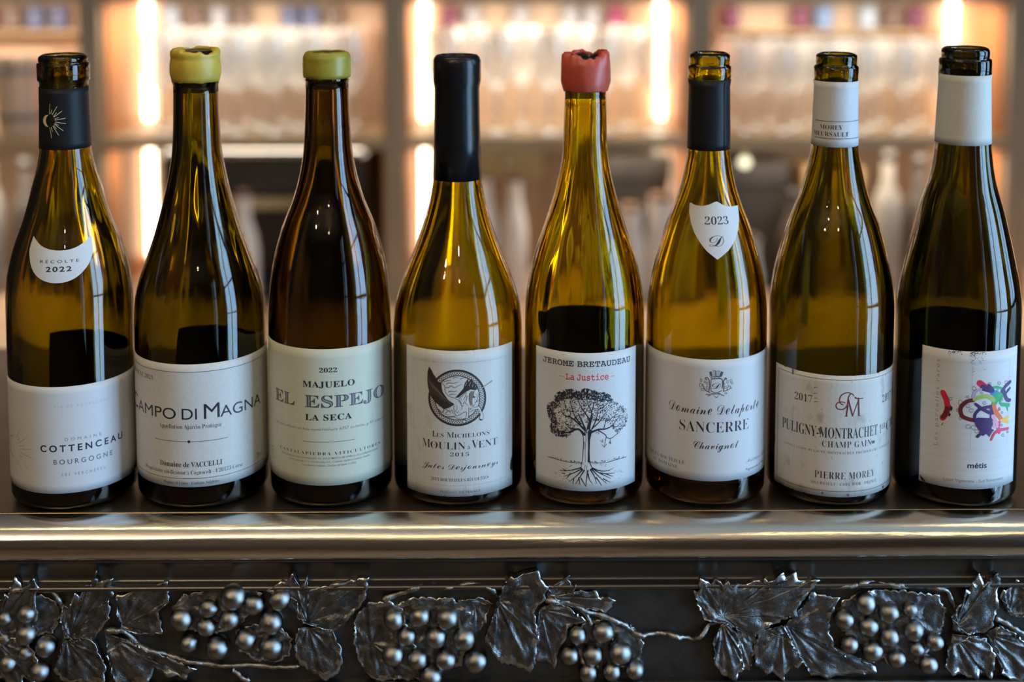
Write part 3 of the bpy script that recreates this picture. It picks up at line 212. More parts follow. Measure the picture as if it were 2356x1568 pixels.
(-.4045,78.32,.34),(-.3488,74.14,.55),(.2422,58.77,.34),(.0752,60.51,.29),(-.2062,75.59,.4),(-.4386,56.41,.46),(.6018,59.67,.42),(.0367,76.29,.45),(-.4117,71.76,.52),(.4821,57.56,.26),(-.4305,53.34,.29),(-.2626,68.46,.42),(.0427,61.44,.51),
(-.1124,74.23,.43),(.4165,69.64,.24),(.0439,60.66,.29),(-.0595,67.21,.5),(.4685,53.08,.36),(.4177,53.44,.37),(.7059,58.74,.35),(.1901,69.14,.49),(.5462,58.14,.37),(.0118,60.95,.45),(.1578,73.91,.63),(-.5989,52.02,.36),(-.2792,49.52,.39),
(-.2872,74.62,.68),(-.1252,71.64,.44),(.2793,65.03,.46),(-.1992,76.96,.55),(-.1517,77.93,.64),(.5607,60.21,.22),(.144,69.83,.22),(.0579,63.21,.41),(-.1089,78.1,.45),(-.5882,52.47,.61),(-.3543,73.37,.51),(-.4738,49.0,.62),(.5605,58.52,.35),
(.2958,75.66,.53),(-.6143,53.19,.53),(.1339,76.43,.47),(.2107,59.45,.47),(.1512,73.12,.45),(-.4764,54.02,.51),(.1177,78.57,.34),(-.007,80.13,.43),(-.6499,59.51,.47),(-.1013,61.51,.37),(-.5258,49.95,.49),(.199,72.93,.32),(.1161,75.25,.33),
(-.1115,66.62,.36),(-.061,76.51,.64),(.4564,68.91,.31),(.2979,72.39,.66),(-.1603,76.48,.32),(.6719,63.59,.27),(.2132,59.74,.24),(.1748,70.15,.5),(.2192,75.72,.45),(-.3032,78.61,.69),(-.5968,55.66,.61),(.2264,60.49,.51),(-.4009,49.64,.73),
(-.3043,48.7,.24),(-.4693,66.91,.37),(.3866,54.79,.47),(-.1261,76.1,.74),(-.648,60.63,.51),(.4843,69.36,.44),(-.4491,59.31,.36),(.1958,73.75,.7),(-.0458,76.43,.67),(.4524,64.5,.27),(-.6521,68.04,.35),(-.2833,51.32,.31),(-.4149,72.33,.39),
(-.1916,74.21,.63),(-.436,47.52,.51),(.1287,75.7,.53),(-.1631,71.99,.22),(.0908,67.82,.28),(.1077,65.01,.23),(-.256,79.48,.57),(-.2074,62.21,.26),(-.0611,80.33,.59),(-.5835,60.11,.35),(-.506,70.93,.33),(-.5706,69.1,.45),(-.3606,77.17,.39),
(-.2665,63.14,.26),(.512,68.89,.45),(-.6464,64.48,.44),(-.2154,65.06,.35),(-.4792,47.23,.32),(-.2965,50.46,.36),(-.4838,71.8,.47),(.4383,68.58,.47),(-.6558,63.01,.49),(-.5352,54.68,.49),(.7113,58.63,.32),(.6972,55.43,.48),
(-.2389,56.88,.33),(-.2624,76.79,.48),(.6101,51.31,.35),(-.1014,60.65,.28),(-.2092,73.18,.4),(-.0038,65.96,.26),(-.3246,78.84,.54),(.1778,59.67,.45),(-.0895,66.5,.33),(.3797,56.48,.39),(-.3417,73.46,.58),(.3374,71.55,.34),
(-.4361,52.97,.39),(.3755,71.7,.68),(-.4568,72.98,.65),(-.4023,71.79,.47),(.3974,62.99,.28),(.1323,76.44,.46),(.5438,57.03,.45),(-.664,60.98,.71),(-.5835,57.16,.58),(-.3397,58.18,.5),(.1685,59.44,.5),(-.4107,67.73,.32),(-.5124,72.45,.41),
(.0082,73.72,.43),(-.2782,57.01,.4),(.2893,58.5,.37),(-.2613,77.99,.64),(-.2413,68.23,.22),(.5259,63.0,.25),(.0204,66.66,.23),(.0211,68.83,.46),(-.2036,76.58,.69),(-.5062,54.01,.5),(-.0045,79.37,.74),(.4083,57.44,.35),(.3694,74.27,.73),
(.257,59.49,.29),(-.602,54.71,.48),(-.5514,61.73,.29),(-.3317,74.53,.53),(.2823,73.89,.66),(.6061,66.16,.42),(.5336,66.08,.45),(.0843,75.53,.72),(-.5979,49.16,.66),(-.2901,67.54,.33),(-.4969,60.78,.4),(-.3291,65.27,.22),(-.5079,73.87,.41),
(.0249,77.19,.34),(-.157,75.82,.5),(-.3018,70.23,.41),(-.4454,72.21,.67),(.2293,65.69,.36),(-.5331,53.41,.39),(.3148,58.77,.32),(-.1563,65.3,.44),(.0611,77.32,.32),(-.2545,61.03,.24),(-.6467,58.83,.43),(.2702,68.66,.47),(-.2942,51.47,.45),
(.4178,54.48,.24),(-.0608,61.61,.29),(-.0593,79.98,.71),(.1122,76.96,.47),(.4582,55.27,.27),(.096,70.36,.22),(.0538,58.61,.32),(-.2003,76.35,.43),(-.1812,77.72,.47),(-.0985,78.2,.63),(.2775,77.07,.43),(-.2499,75.76,.71),(.2361,76.74,.52),
(.701,60.0,.43),(-.3647,72.85,.53),(.0446,76.51,.55),(-.2537,64.99,.4),(.1513,73.18,.7),(.0427,69.59,.24),(-.2068,66.51,.47),(.3923,67.98,.46),(.6173,52.21,.47),(-.5843,50.05,.44),(-.0966,63.3,.37),(.0892,73.53,.52),(.6459,62.71,.49),
(-.0413,73.03,.44),(-.5086,75.93,.53),(-.4058,48.74,.32),(.1488,62.33,.4),(-.2801,74.53,.59),(-.1459,75.34,.35),(.312,59.64,.47),(-.3759,76.42,.33),(.6172,59.85,.46),(.1959,72.81,.56),(-.4793,68.14,.37),(.5346,59.76,.49),(-.2495,74.92,.51),
(-.5505,58.92,.71),(.617,57.29,.35),(-.2749,63.09,.44),(.0986,62.62,.5),(-.406,76.99,.71),(.3631,60.01,.47),(-.4949,49.27,.38),(-.0629,74.81,.69),(-.3397,55.85,.5),(-.4017,74.61,.73),(-.5552,65.84,.56),(-.0242,65.58,.48),(-.5103,56.18,.58),
(-.3422,71.21,.3),(.1978,75.14,.43),(-.2895,49.4,.4),(-.4761,71.34,.42),(-.3226,78.82,.49),(-.1147,59.11,.43),(.5841,64.83,.26),(.3019,66.17,.25),(-.1034,76.92,.54),(.5554,64.74,.32),(-.5705,58.45,.43),(.6064,58.32,.48),(-.5543,50.84,.46),
(-.5329,70.84,.65),(-.446,64.52,.22),(-.2116,69.52,.23),(.1763,74.95,.38),(-.198,65.88,.23),(-.4708,69.02,.65),(.3767,70.22,.5),(.511,58.75,.46),(-.2987,74.94,.51),(-.4687,69.6,.51),(-.2763,74.16,.63),(-.5443,62.1,.45),(-.2907,77.71,.66),
(.2306,73.04,.72),(-.6887,62.73,.4),(-.1155,62.49,.4),(.3528,75.44,.39),(-.2499,56.29,.23),(-.1807,70.27,.33),(-.4556,47.66,.44),(.2102,74.92,.55),(.299,74.47,.71),(-.5409,74.02,.32),(.5186,63.7,.28),(-.6756,65.69,.38),(-.4771,49.63,.62),
(-.0957,73.84,.59),(-.1993,79.36,.35),(.6013,52.37,.43),(.1143,59.53,.28),(-.3744,63.47,.48),(.0679,61.95,.41),(-.2475,76.34,.32),(.0884,67.96,.29),(-.2412,54.26,.45),(-.6731,60.72,.57),(.3509,63.31,.47),(-.3595,62.48,.27),
(-.5442,52.9,.63),(-.253,60.56,.41),(-.5688,52.2,.74),(-.1938,71.6,.29),(.6062,54.95,.33),(-.6552,64.52,.61),(.5098,56.51,.44),(-.532,72.05,.62),(-.0216,76.87,.5),(.2802,62.17,.44),(-.321,54.55,.34),(-.2221,52.69,.22),(-.4966,73.88,.72),
(-.1309,69.56,.49),(.5793,60.03,.4),(.7107,59.29,.22),(-.2677,73.57,.59),(.1259,66.76,.26),(-.3656,75.22,.46),(.2444,70.07,.44),(.3231,59.68,.36),(.6043,63.95,.49),(-.545,70.7,.47),(-.3083,61.5,.4),(.3341,73.9,.74),(-.1239,72.2,.33),
(.1427,64.4,.26),(.2164,68.63,.39),(-.4112,61.41,.35),(-.4995,72.42,.44),(.3636,74.96,.49),(.2734,74.98,.33),(-.6075,58.66,.45),(-.3976,68.92,.36),(-.5061,55.8,.41),(-.2858,71.01,.42),(.1457,71.88,.5),(.0478,59.68,.51),(.1097,65.76,.44),
(.0016,57.98,.42),(.4667,50.25,.24),(.1013,79.01,.63),(.2378,67.1,.32),(.0309,75.77,.39),(-.2341,75.48,.34),(.2654,61.25,.43),(-.2815,73.91,.73),(-.5253,66.45,.71),(.4131,57.26,.41),(.2313,72.95,.73),(-.3589,54.21,.3),(.6833,54.67,.44),
(-.1454,60.35,.44),(.4237,55.34,.34),(-.296,77.9,.34),(-.4681,57.59,.51),(.4544,69.58,.34),(-.6667,63.98,.4),(-.659,59.97,.58),(-.612,61.65,.39),(-.6062,53.92,.55),(.5865,63.45,.46),(.5965,57.38,.22),(-.6113,52.06,.72),(.2808,72.63,.56),
(-.1083,67.49,.35),(-.4902,67.83,.39),(-.5199,54.49,.36),(-.6502,57.88,.42),(-.5416,67.94,.58),(.3411,65.52,.31),(.2155,61.12,.29),(.4585,70.11,.23),(-.5435,55.93,.48),(.5152,48.96,.34),(-.6406,62.91,.36),(-.6088,54.82,.6),
(.4968,51.55,.43),(.6348,56.9,.29),(.0886,75.23,.65),(-.424,75.79,.68),(-.6937,62.24,.44),(-.6925,62.23,.43),(-.5692,50.86,.32),(.2006,65.26,.37),(-.3467,58.1,.41),(.0601,74.15,.66),(.6274,53.54,.41),(-.3764,74.79,.4),(-.4661,71.87,.4),
(-.4398,53.88,.4),(.3132,76.19,.51),(-.5477,71.03,.54),(-.3828,65.74,.31),(.5474,54.82,.3),(-.2969,65.54,.35),(-.4874,64.6,.42),(-.3169,73.8,.4),(-.4279,50.2,.66),(.161,77.44,.46),(.6537,62.51,.33),(.2485,72.5,.69),(.3232,58.89,.34),
(-.6143,67.06,.7),(.1,76.2,.71),(-.0469,67.59,.49),(-.325,56.0,.49),(-.1604,75.05,.34),(-.6739,59.27,.49),(-.2948,75.06,.41),(-.1537,70.12,.25),(-.1218,62.41,.25),(-.552,66.99,.74),(.6277,64.07,.5),(.4334,55.14,.38),(-.5751,55.76,.72),
(-.3641,75.77,.53),(-.2035,66.42,.39),(-.278,55.87,.48),(-.565,55.26,.67),(-.5277,49.16,.53),(-.5653,68.56,.65),(.2614,77.42,.37),(-.2831,64.1,.45),(.1378,74.08,.41),(.1719,59.6,.46),(-.1879,69.83,.46),(-.4926,50.84,.51),(.0448,62.21,.27),
(-.5961,51.04,.41),(-.3448,64.46,.5),(-.182,78.89,.36),(.2595,77.31,.56),(-.3553,48.31,.38),(-.312,50.62,.42),(-.4672,47.76,.37),(-.0096,60.27,.22),(-.4877,48.58,.38),(-.4828,51.64,.54),(.5545,50.41,.32),(-.4348,75.73,.32),
(-.3514,75.31,.64),(-.6021,52.07,.62),(-.0393,73.17,.43),(-.2425,68.23,.31),(-.6542,62.89,.68),(-.2252,54.0,.38),(.1989,68.93,.34),(-.3477,78.88,.42),(-.3802,71.31,.48),(-.3418,48.09,.37),(-.5438,53.06,.73),(.0497,67.9,.4),(-.039,76.9,.65),
(-.3776,51.11,.62),(-.4759,74.17,.52),(.3453,61.12,.5),(.4765,65.17,.32),(-.068,76.28,.73),(-.5374,57.75,.54),(.0966,71.15,.42),(-.0936,60.25,.27),(.0841,63.81,.44),(.0922,62.93,.35),(.3269,70.81,.37),(-.0957,73.36,.62),(.0675,75.21,.73),
(-.6006,52.2,.53),(-.4281,68.42,.25),(-.2136,73.21,.42),(.0485,79.37,.52),(.6138,60.02,.35),(-.0219,70.7,.39),(-.2386,65.69,.4),(.1582,76.79,.53),(-.5637,60.99,.55),(.0332,73.25,.49),(.0324,72.83,.37),(-.0569,74.73,.33),(.6724,61.34,.24),
(-.2499,73.96,.48),(-.6452,59.4,.72),(-.4741,63.9,.3),(-.5822,61.67,.56),(.1056,61.25,.33),(-.1704,74.81,.56),(.7148,57.41,.36),(.6003,53.49,.38),(.536,51.73,.51),(-.404,76.03,.66),(.4518,60.75,.42),(-.4345,76.07,.7),(-.1791,77.71,.32),
(-.6952,65.31,.41),(-.2248,77.34,.72),(-.3227,74.11,.48),(.0133,79.72,.6),(.5763,52.09,.24),(.438,67.5,.26),(-.0766,66.74,.24),(-.138,74.27,.34),(-.623,57.51,.54),(-.5403,32.47,.29),(.1181,32.15,.29),(-.1488,31.67,.27),(.2273,32.36,.4),
(-.275,32.0,.42),(.2364,31.55,.27),(-.3485,31.84,.28),(.5296,31.86,.32),(-.4947,31.84,.26),(.0726,31.87,.41),(.1243,31.79,.41),(-.5898,32.35,.29),(-.6326,32.68,.26),(.4418,32.33,.26),(.4449,32.57,.39),(.6286,32.48,.37),(.3264,32.02,.3),
(-.5058,32.36,.39),(.3265,32.08,.25),(-.2138,32.01,.38),(-.2725,31.68,.27),(.5385,32.13,.28),(.247,32.21,.34),(-.3532,31.6,.3),(.1417,31.28,.42),(.4722,32.37,.27),(-.2448,31.46,.24),(-.3541,31.78,.23),(-.2087,31.98,.37),(-.4332,31.51,.4),
(.2811,31.6,.43),(.2625,31.46,.33),(-.6055,31.93,.37),(.4545,32.41,.3),(.242,31.66,.24),(.5498,32.75,.39),(-.2739,31.99,.4),(.5032,32.04,.29),(-.2243,31.59,.25),(.625,31.76,.36),(-.2077,31.69,.42),(.2886,32.08,.35),(-.2643,31.76,.35),
(-.2653,31.64,.23),(.5002,31.7,.43),(-.3888,31.82,.24),(-.1036,31.35,.37),(-.5381,32.3,.39),(.4224,31.53,.3),(.3492,32.54,.3),(-.2108,32.06,.4),(-.268,31.38,.38),(.5445,32.48,.32),(.5302,32.62,.26),(.4562,31.56,.35),(-.2512,31.63,.25),
(-.1745,31.93,.32),(-.4753,32.62,.24),(-.1381,31.71,.37),(-.4428,32.01,.33),(-.4312,32.57,.38)],'shield':[(-.753,196.49),(-.7004,196.85),(-.5497,195.71),(-.3336,195.46),(-.1287,196.5),(.059,198.23),(.1424,198.4),(.2747,196.69),
(.4389,195.05),(.6697,194.62),(.9397,194.52),(.803,187.42),(.6512,180.48),(.4678,173.65),(.2895,168.3),(.0419,163.04),(-.1602,168.01),(-.3098,173.03),(-.4668,178.99),(-.5927,184.97),
(-.7025,191.03)],'I':{1:[('T','sans','VIN DE BOURGOGNE',.0253,.8848,70.05,1.54,'pale',{'sp':1.9}),('T','sans','DOMAINE',.1758,.7437,47.98,1.95,'grey',{'sp':1.9}),
('T','sans','COTTENCEAU',-.2166,1.1479,41.04,4.18,'ink',{'sp':1.5,'off':.022}),('T','sans','BOURGOGNE',-.0055,.9293,32.71,3.17,'grey2',{'sp':1.5}),('T','sans','LES VERCHÈRES',.1171,.7871,25.04,1.82,'pale2',{'sp':1.7}),('S',[(-.8477,46.36),
(-.9675,45.04),(-1.0285,42.05),(-1.0349,38.34),(-.9818,35.09),(-.9133,33.11),(-.8486,32.14)],.439,.603,'gold'),('S',[(-.7423,46.3),(-.581,55.35)],.247,.192,'gold'),('S',[(-.6739,43.61),(-.5019,48.16)],.247,.192,'gold'),('S',[(-.6543,41.66),
(-.5318,43.12)],.247,.192,'gold'),('S',[(-.642,39.99),(-.3645,41.79)],.247,.192,'gold'),('S',[(-.6449,37.82),(-.3599,35.78)],.247,.192,'gold'),('S',[(-.7225,32.17),(-.6054,25.14)],.247,.192,'gold'),('S',[(-.7965,46.41),
(-.7636,49.29)],.247,.192,'gold'),('S',[(-.7112,44.84),(-.6395,47.16)],.247,.192,'gold'),('S',[(-.6545,36.11),(-.5801,34.68)],.247,.192,'gold'),('S',[(-.5462,30.69),(-.4541,27.86)],.247,.192,'gold'),('S',[(-.749,31.52),
(-.7288,28.16)],.247,.192,'gold'),('S',[(-.8262,30.61),(-.8185,29.26)],.247,.192,'gold'),('S',[(-.8241,52.91),(-.805,55.56)],.247,.192,'gold'),('S',[(-.4716,49.09),(-.4423,50.01)],.247,.192,'gold'),('S',[(-.6641,34.58),
(-.6336,33.46)],.247,.192,'gold'),('S',[(-.7932,24.89),(-.7855,22.82)],.247,.192,'gold'),('S',[(-.8587,46.41),(-.8214,49.0)],.247,.192,'gold')],2:[('T','serif','RÉCOLTE 2021',None,-.5608,85.44,2.76,'ink',{'nat':1.0}),
('T','sans','C',-1.2959,-1.0244,61.3,9.76,'ink',{'off':.0}),('T','sans','AMPO',-.9922,-.1724,61.3,7.18,'ink',{}),('T','sans','DI',-.0824,.1408,61.3,7.18,'ink',{}),('T','sans','M',.241,.4741,61.3,9.76,'ink',{'off':.0}),
('T','sans','AGNA',.4832,1.2643,61.3,7.18,'ink',{}),('T','serif','Appellation Ajaccio Protégée',-.4611,.4982,55.1,2.88,'ink',{}),('T','serifb','Domaine de VACCELLI',-.4576,.4975,29.81,3.33,'ink',{}),
('T','serif','Propriétaire vinificateur à Cognocoli - F20123 Corse',-.784,.8303,24.89,2.61,'ink',{}),('T','serif','Produce of France - Contains Sulphites',-.3963,.4483,18.22,2.03,'ink',{}),
('T','ital','75 cl',1.1325,1.3005,25.53,3.25,'ink',{}),('S',[(-1.28,92.5),(-1.1138,92.5),(-.9475,92.5),(-.7813,92.5),(-.6151,92.5),(-.4488,92.5),(-.2826,92.5),(-.1164,92.5),(.0499,92.5),(.2161,92.5),(.3823,92.5),(.5485,92.5),(.7148,92.5),
(.881,92.5),(1.0472,92.5),(1.2135,92.5),(1.3797,92.5)],.308,.308,'ink'),('S',[(-1.28,22.19),(-1.1138,22.19),(-.9475,22.19),(-.7813,22.19),(-.6151,22.19),(-.4488,22.19),(-.2826,22.19),(-.1164,22.19),(.0499,22.19),(.2161,22.19),(.3823,22.19),
(.5485,22.19),(.7148,22.19),(.881,22.19),(1.0472,22.19),(1.2135,22.19),(1.3797,22.19)],.308,.308,'ink'),('S',[(-1.28,22.19),(-1.28,92.5)],.308,.308,'ink'),('S',[(1.3797,22.19),(1.3797,92.5)],.308,.308,'ink'),('S',[(-.5549,46.72),
(-.459,46.72),(-.3632,46.72),(-.2673,46.72),(-.1715,46.72),(-.0756,46.72),(.0202,46.72),(.1161,46.72),(.2119,46.72),(.3078,46.72),(.4037,46.72),(.4995,46.72),(.5954,46.72)],.308,.308,'ink'),('P',[(.0374,46.7),(.0348,46.26),(.0279,45.93),
(.0184,45.77),(.0084,45.83),(.0002,46.09),(-.0043,46.49),(-.0041,46.95),(.0008,47.35),(.0093,47.61),(.0193,47.66),(.0287,47.49),(.0352,47.15)],'ink')],3:[('T','didone','2022',-.0504,.2313,91.73,2.86,'ink',{}),
('T','didone','MAJUELO',-.3252,.5116,81.87,3.87,'ink',{'sp':1.05}),('T','inline','EL',-.9312,-.4723,68.62,7.76,'ink',{}),('T','inline','ESPEJO',-.2919,1.1354,68.62,7.76,'ink',{}),
('T','didone','LA SECA',-.2853,.4576,59.99,3.89,'ink',{'sp':1.1}),('T','script','De esta añada se han embotellado 6757 botellas y 65 magnums',-.914,1.1801,53.34,2.16,'grey',{}),
('T','serif','CANTALAPIEDRA VITICULTORES',-.8098,1.0039,37.01,1.97,'ink',{'sp':1.4}),('T','ital','Embotellado por Isaac Cantalapiedra S.L. R.E.N. 8847/VA-00 47490 La Seca Valladolid España',-.7705,.9493,34.26,1.25,'grey',{}),
('T','ital','Certificado por CCL Certificación S.L. Contiene Sulfitos,Contains Sulfites',-.6009,.7811,31.94,1.25,'grey',{}),('T','ital','Vino blanco ecológico. Product of Spain. L-2022',-.3507,.5183,29.48,1.25,'grey',{}),
('S',[(-.3295,45.67),(-.2605,45.67),(-.1915,45.67),(-.1225,45.67),(-.0536,45.67),(.0154,45.67),(.0844,45.67),(.1534,45.67),(.2223,45.67),(.2913,45.67),(.3603,45.67),(.4292,45.67),(.4982,45.67)],.224,.224,'ink'),('S',[(-1.1802,33.66),
(-.9603,35.16),(-.9663,28.24),(-1.1932,26.33)],.192,.192,'grey'),('S',[(-1.1373,31.93),(-1.0313,32.76),(-1.0551,30.77),(-1.1189,30.54)],.247,.247,'grey')],4:[('T','serif','L',-.3604,-.2989,47.86,3.76,'ink',{'off':-.0}),
('T','serif','ES',-.2955,-.1851,47.86,2.75,'ink',{}),('T','serif','M',-.136,-.0294,47.86,3.76,'ink',{}),('T','serif','ICHELONS',-.023,.5129,47.86,2.75,'ink',{'sp':1.05}),('T','serif','M',-.5304,-.3975,40.01,5.8,'ink',{}),
('T','serif','OULIN',-.3904,.1371,40.01,4.78,'ink',{}),('T','serif','à',.1695,.2151,40.01,2.9,'ink',{'sp':1}),('T','serif','V',.2315,.3349,40.01,5.8,'ink',{}),('T','serif','ENT',.3349,.6535,40.01,4.78,'ink',{}),
('T','serif','2015',-.0891,.192,35.46,2.47,'ink',{'sp':1.15}),('T','script','Jules Desjourneys',-.5325,.6664,26.65,4.07,'ink',{}),('T','serif','2013 BOUTEILLES RÉCOLTÉES',-.3918,.4979,18.59,2.04,'ink',{}),
('T','sans','PRODUIT DE FRANCE',-.2455,.3643,10.69,1.52,'grey2',{'sp':1.3}),('P',[(.4621,72.67),(.459,70.54),(.4496,68.49),(.4343,66.52),(.4134,64.68),(.3873,62.97),(.3564,61.41),(.3214,60.02),(.2827,58.8),(.2411,57.77),(.1969,56.93),
(.1507,56.29),(.1031,55.85),(.0547,55.62),(.0058,55.59),(-.0429,55.77),(-.091,56.15),(-.138,56.73),(-.1833,57.51),(-.2264,58.48),(-.2667,59.64),(-.3036,60.97),(-.3366,62.47),(-.3652,64.13),(-.3887,65.92),(-.4067,67.84),(-.4188,69.87),
(-.4248,71.97),(-.4245,74.12),(-.4179,76.3),(-.4053,78.47),(-.3868,80.61),(-.3628,82.67),(-.3339,84.62),(-.3006,86.43),(-.2635,88.07),(-.2231,89.52),(-.18,90.75),(-.1347,91.74),(-.0878,92.47),(-.0398,92.93),(.0088,93.12),(.0574,93.03),
(.1057,92.66),(.153,92.02),(.1989,91.12),(.2429,89.97),(.2843,88.6),(.3227,87.02),(.3575,85.26),(.3881,83.35),(.4141,81.32),(.4348,79.2),(.4499,77.03),(.4591,74.85)],'sepia'),('P',[(.4281,72.91),(.4252,70.94),(.4167,69.03),(.4027,67.2),
(.3835,65.48),(.3596,63.89),(.3312,62.43),(.299,61.13),(.2634,59.99),(.2249,59.03),(.184,58.24),(.1412,57.64),(.0971,57.22),(.0521,57.0),(.0068,56.98),(-.0384,57.14),(-.083,57.5),(-.1266,58.04),(-.1685,58.78),(-.2083,59.69),(-.2455,60.77),
(-.2795,62.02),(-.3098,63.42),(-.3359,64.97),(-.3575,66.65),(-.3739,68.43),(-.385,70.31),(-.3904,72.26),(-.3902,74.25),(-.3842,76.27),(-.3727,78.27),(-.3558,80.24),(-.3339,82.13),(-.3074,83.93),(-.2768,85.6),(-.2426,87.11),(-.2053,88.44),
(-.1654,89.57),(-.1235,90.48),(-.0801,91.15),(-.0355,91.57),(.0095,91.75),(.0547,91.66),(.0995,91.32),(.1434,90.73),(.1859,89.91),(.2266,88.85),(.2649,87.59),(.3003,86.13),(.3323,84.51),(.3604,82.76),(.3842,80.89),(.4032,78.94),
(.417,76.94),(.4254,74.92)],'paper'),('S',[(.3556,73.36),(.4248,70.34)],.315,.315,'sepia'),('S',[(.3556,73.36),(.425,75.52)],.315,.315,'sepia'),('S',[(.3538,71.94),(.4164,68.7)],.315,.315,'sepia'),('S',[(.3538,71.94),
(.4292,73.77)],.315,.315,'sepia'),('S',[(.3487,70.55),(.404,67.12)],.315,.315,'sepia'),('S',[(.3487,70.55),(.4291,72.04)],.315,.315,'sepia'),('S',[(.3403,69.2),(.3877,65.62)],.315,.315,'sepia'),('S',[(.3403,69.2),
(.4248,70.34)],.315,.315,'sepia'),('S',[(.3287,67.92),(.3679,64.21)],.315,.315,'sepia'),('S',[(.3287,67.92),(.4164,68.7)],.315,.315,'sepia'),('S',[(.3141,66.7),(.3447,62.91)],.315,.315,'sepia'),('S',[(.3141,66.7),
(.404,67.12)],.315,.315,'sepia'),('S',[(.2967,65.56),(.3184,61.71)],.315,.315,'sepia'),('S',[(.2967,65.56),(.3877,65.62)],.315,.315,'sepia'),('S',[(.2766,64.5),(.2895,60.63)],.315,.315,'sepia'),('S',[(.2766,64.5),
(.3679,64.21)],.315,.315,'sepia'),('S',[(.2541,63.54),(.2581,59.68)],.315,.315,'sepia'),('S',[(.2541,63.54),(.3447,62.91)],.315,.315,'sepia'),('S',[(.2294,62.68),(.2247,58.85)],.315,.315,'sepia'),('S',[(.2294,62.68),
(.3184,61.71)],.315,.315,'sepia'),('S',[(.2028,61.92),(.1895,58.16)],.315,.315,'sepia'),('S',[(.2028,61.92),(.2895,60.63)],.315,.315,'sepia'),('S',[(.1746,61.28),(.1529,57.61)],.315,.315,'sepia'),('S',[(.1746,61.28),
(.2581,59.68)],.315,.315,'sepia'),('S',[(.145,60.75),(.1151,57.2)],.315,.315,'sepia'),('S',[(.145,60.75),(.2247,58.85)],.315,.315,'sepia'),('S',[(.1143,60.33),(.0767,56.93)],.315,.315,'sepia'),('S',[(.1143,60.33),
(.1895,58.16)],.315,.315,'sepia'),('S',[(.0828,60.04),(.0377,56.8)],.315,.315,'sepia'),('S',[(.0828,60.04),(.1529,57.61)],.315,.315,'sepia'),('S',[(.0507,59.87),(-.0014,56.82)],.315,.315,'sepia'),('S',[(.0507,59.87),
(.1151,57.2)],.315,.315,'sepia'),('S',[(.0184,59.82),(-.0404,56.98)],.315,.315,'sepia'),('S',[(.0184,59.82),(.0767,56.93)],.315,.315,'sepia'),('S',[(-.014,59.9),(-.0789,57.28)],.315,.315,'sepia'),('S',[(-.014,59.9),
(.0377,56.8)],.315,.315,'sepia'),('S',[(-.046,60.1),(-.1166,57.73)],.315,.315,'sepia'),('S',[(-.046,60.1),(-.0014,56.82)],.315,.315,'sepia'),('S',[(-.0776,60.42),(-.1533,58.32)],.315,.315,'sepia'),('S',[(-.0776,60.42),
(-.0404,56.98)],.315,.315,'sepia'),('S',[(-.1083,60.86),(-.1885,59.04)],.315,.315,'sepia'),('S',[(-.1083,60.86),(-.0789,57.28)],.315,.315,'sepia'),('S',[(-.1379,61.41),(-.222,59.89)],.315,.315,'sepia'),('S',[(-.1379,61.41),
(-.1166,57.73)],.315,.315,'sepia'),('S',[(-.1661,62.08),(-.2534,60.87)],.315,.315,'sepia'),('S',[(-.1661,62.08),(-.1533,58.32)],.315,.315,'sepia'),('S',[(-.1927,62.86),(-.2823,61.97)],.315,.315,'sepia'),('S',[(-.1927,62.86),
(-.1885,59.04)],.315,.315,'sepia'),('S',[(-.2173,63.75),(-.3086,63.19)],.315,.315,'sepia'),('S',[(-.2173,63.75),(-.222,59.89)],.315,.315,'sepia'),('S',[(-.2398,64.73),(-.3317,64.51)],.315,.315,'sepia'),('S',[(-.2398,64.73),
(-.2534,60.87)],.315,.315,'sepia'),('S',[(-.2598,65.8),(-.3515,65.93)],.315,.315,'sepia'),('S',[(-.2598,65.8),(-.2823,61.97)],.315,.315,'sepia'),('S',[(-.2772,66.95),(-.3677,67.44)],.315,.315,'sepia'),('S',[(-.2772,66.95),
(-.3086,63.19)],.315,.315,'sepia'),('S',[(-.2917,68.18),(-.3799,69.03)],.315,.315,'sepia'),('S',[(-.2917,68.18),(-.3317,64.51)],.315,.315,'sepia'),('S',[(-.3032,69.48),(-.3882,70.68)],.315,.315,'sepia'),('S',[(-.3032,69.48),
(-.3515,65.93)],.315,.315,'sepia'),('S',[(-.3114,70.83),(-.3922,72.38)],.315,.315,'sepia'),('S',[(-.3114,70.83),(-.3677,67.44)],.315,.315,'sepia'),('S',[(-.3163,72.22),(-.392,74.11)],.315,.315,'sepia'),('S',[(-.3163,72.22),
(-.3799,69.03)],.315,.315,'sepia'),('S',[(-.3178,73.64),(-.3875,75.86)],.315,.315,'sepia'),('S',[(-.3178,73.64),(-.3882,70.68)],.315,.315,'sepia'),('S',[(-.316,75.08),(-.3788,77.6)],.315,.315,'sepia'),('S',[(-.316,75.08),
(-.3922,72.38)],.315,.315,'sepia'),('S',[(-.3107,76.52),(-.3662,79.33)],.315,.315,'sepia'),('S',[(-.3107,76.52),(-.392,74.11)],.315,.315,'sepia'),('S',[(-.3022,77.95),(-.3496,81.01)],.315,.315,'sepia'),('S',[(-.3022,77.95),
(-.3875,75.86)],.315,.315,'sepia'),('S',[(-.2904,79.34),(-.3295,82.63)],.315,.315,'sepia'),('S',[(-.2904,79.34),(-.3788,77.6)],.315,.315,'sepia'),('S',[(-.2757,80.7),(-.3061,84.18)],.315,.315,'sepia'),('S',[(-.2757,80.7),
(-.3662,79.33)],.315,.315,'sepia'),('S',[(-.258,81.99),(-.2796,85.62)],.315,.315,'sepia'),('S',[(-.258,81.99),(-.3496,81.01)],.315,.315,'sepia'),('S',[(-.2378,83.21),(-.2505,86.95)],.315,.315,'sepia'),('S',[(-.2378,83.21),
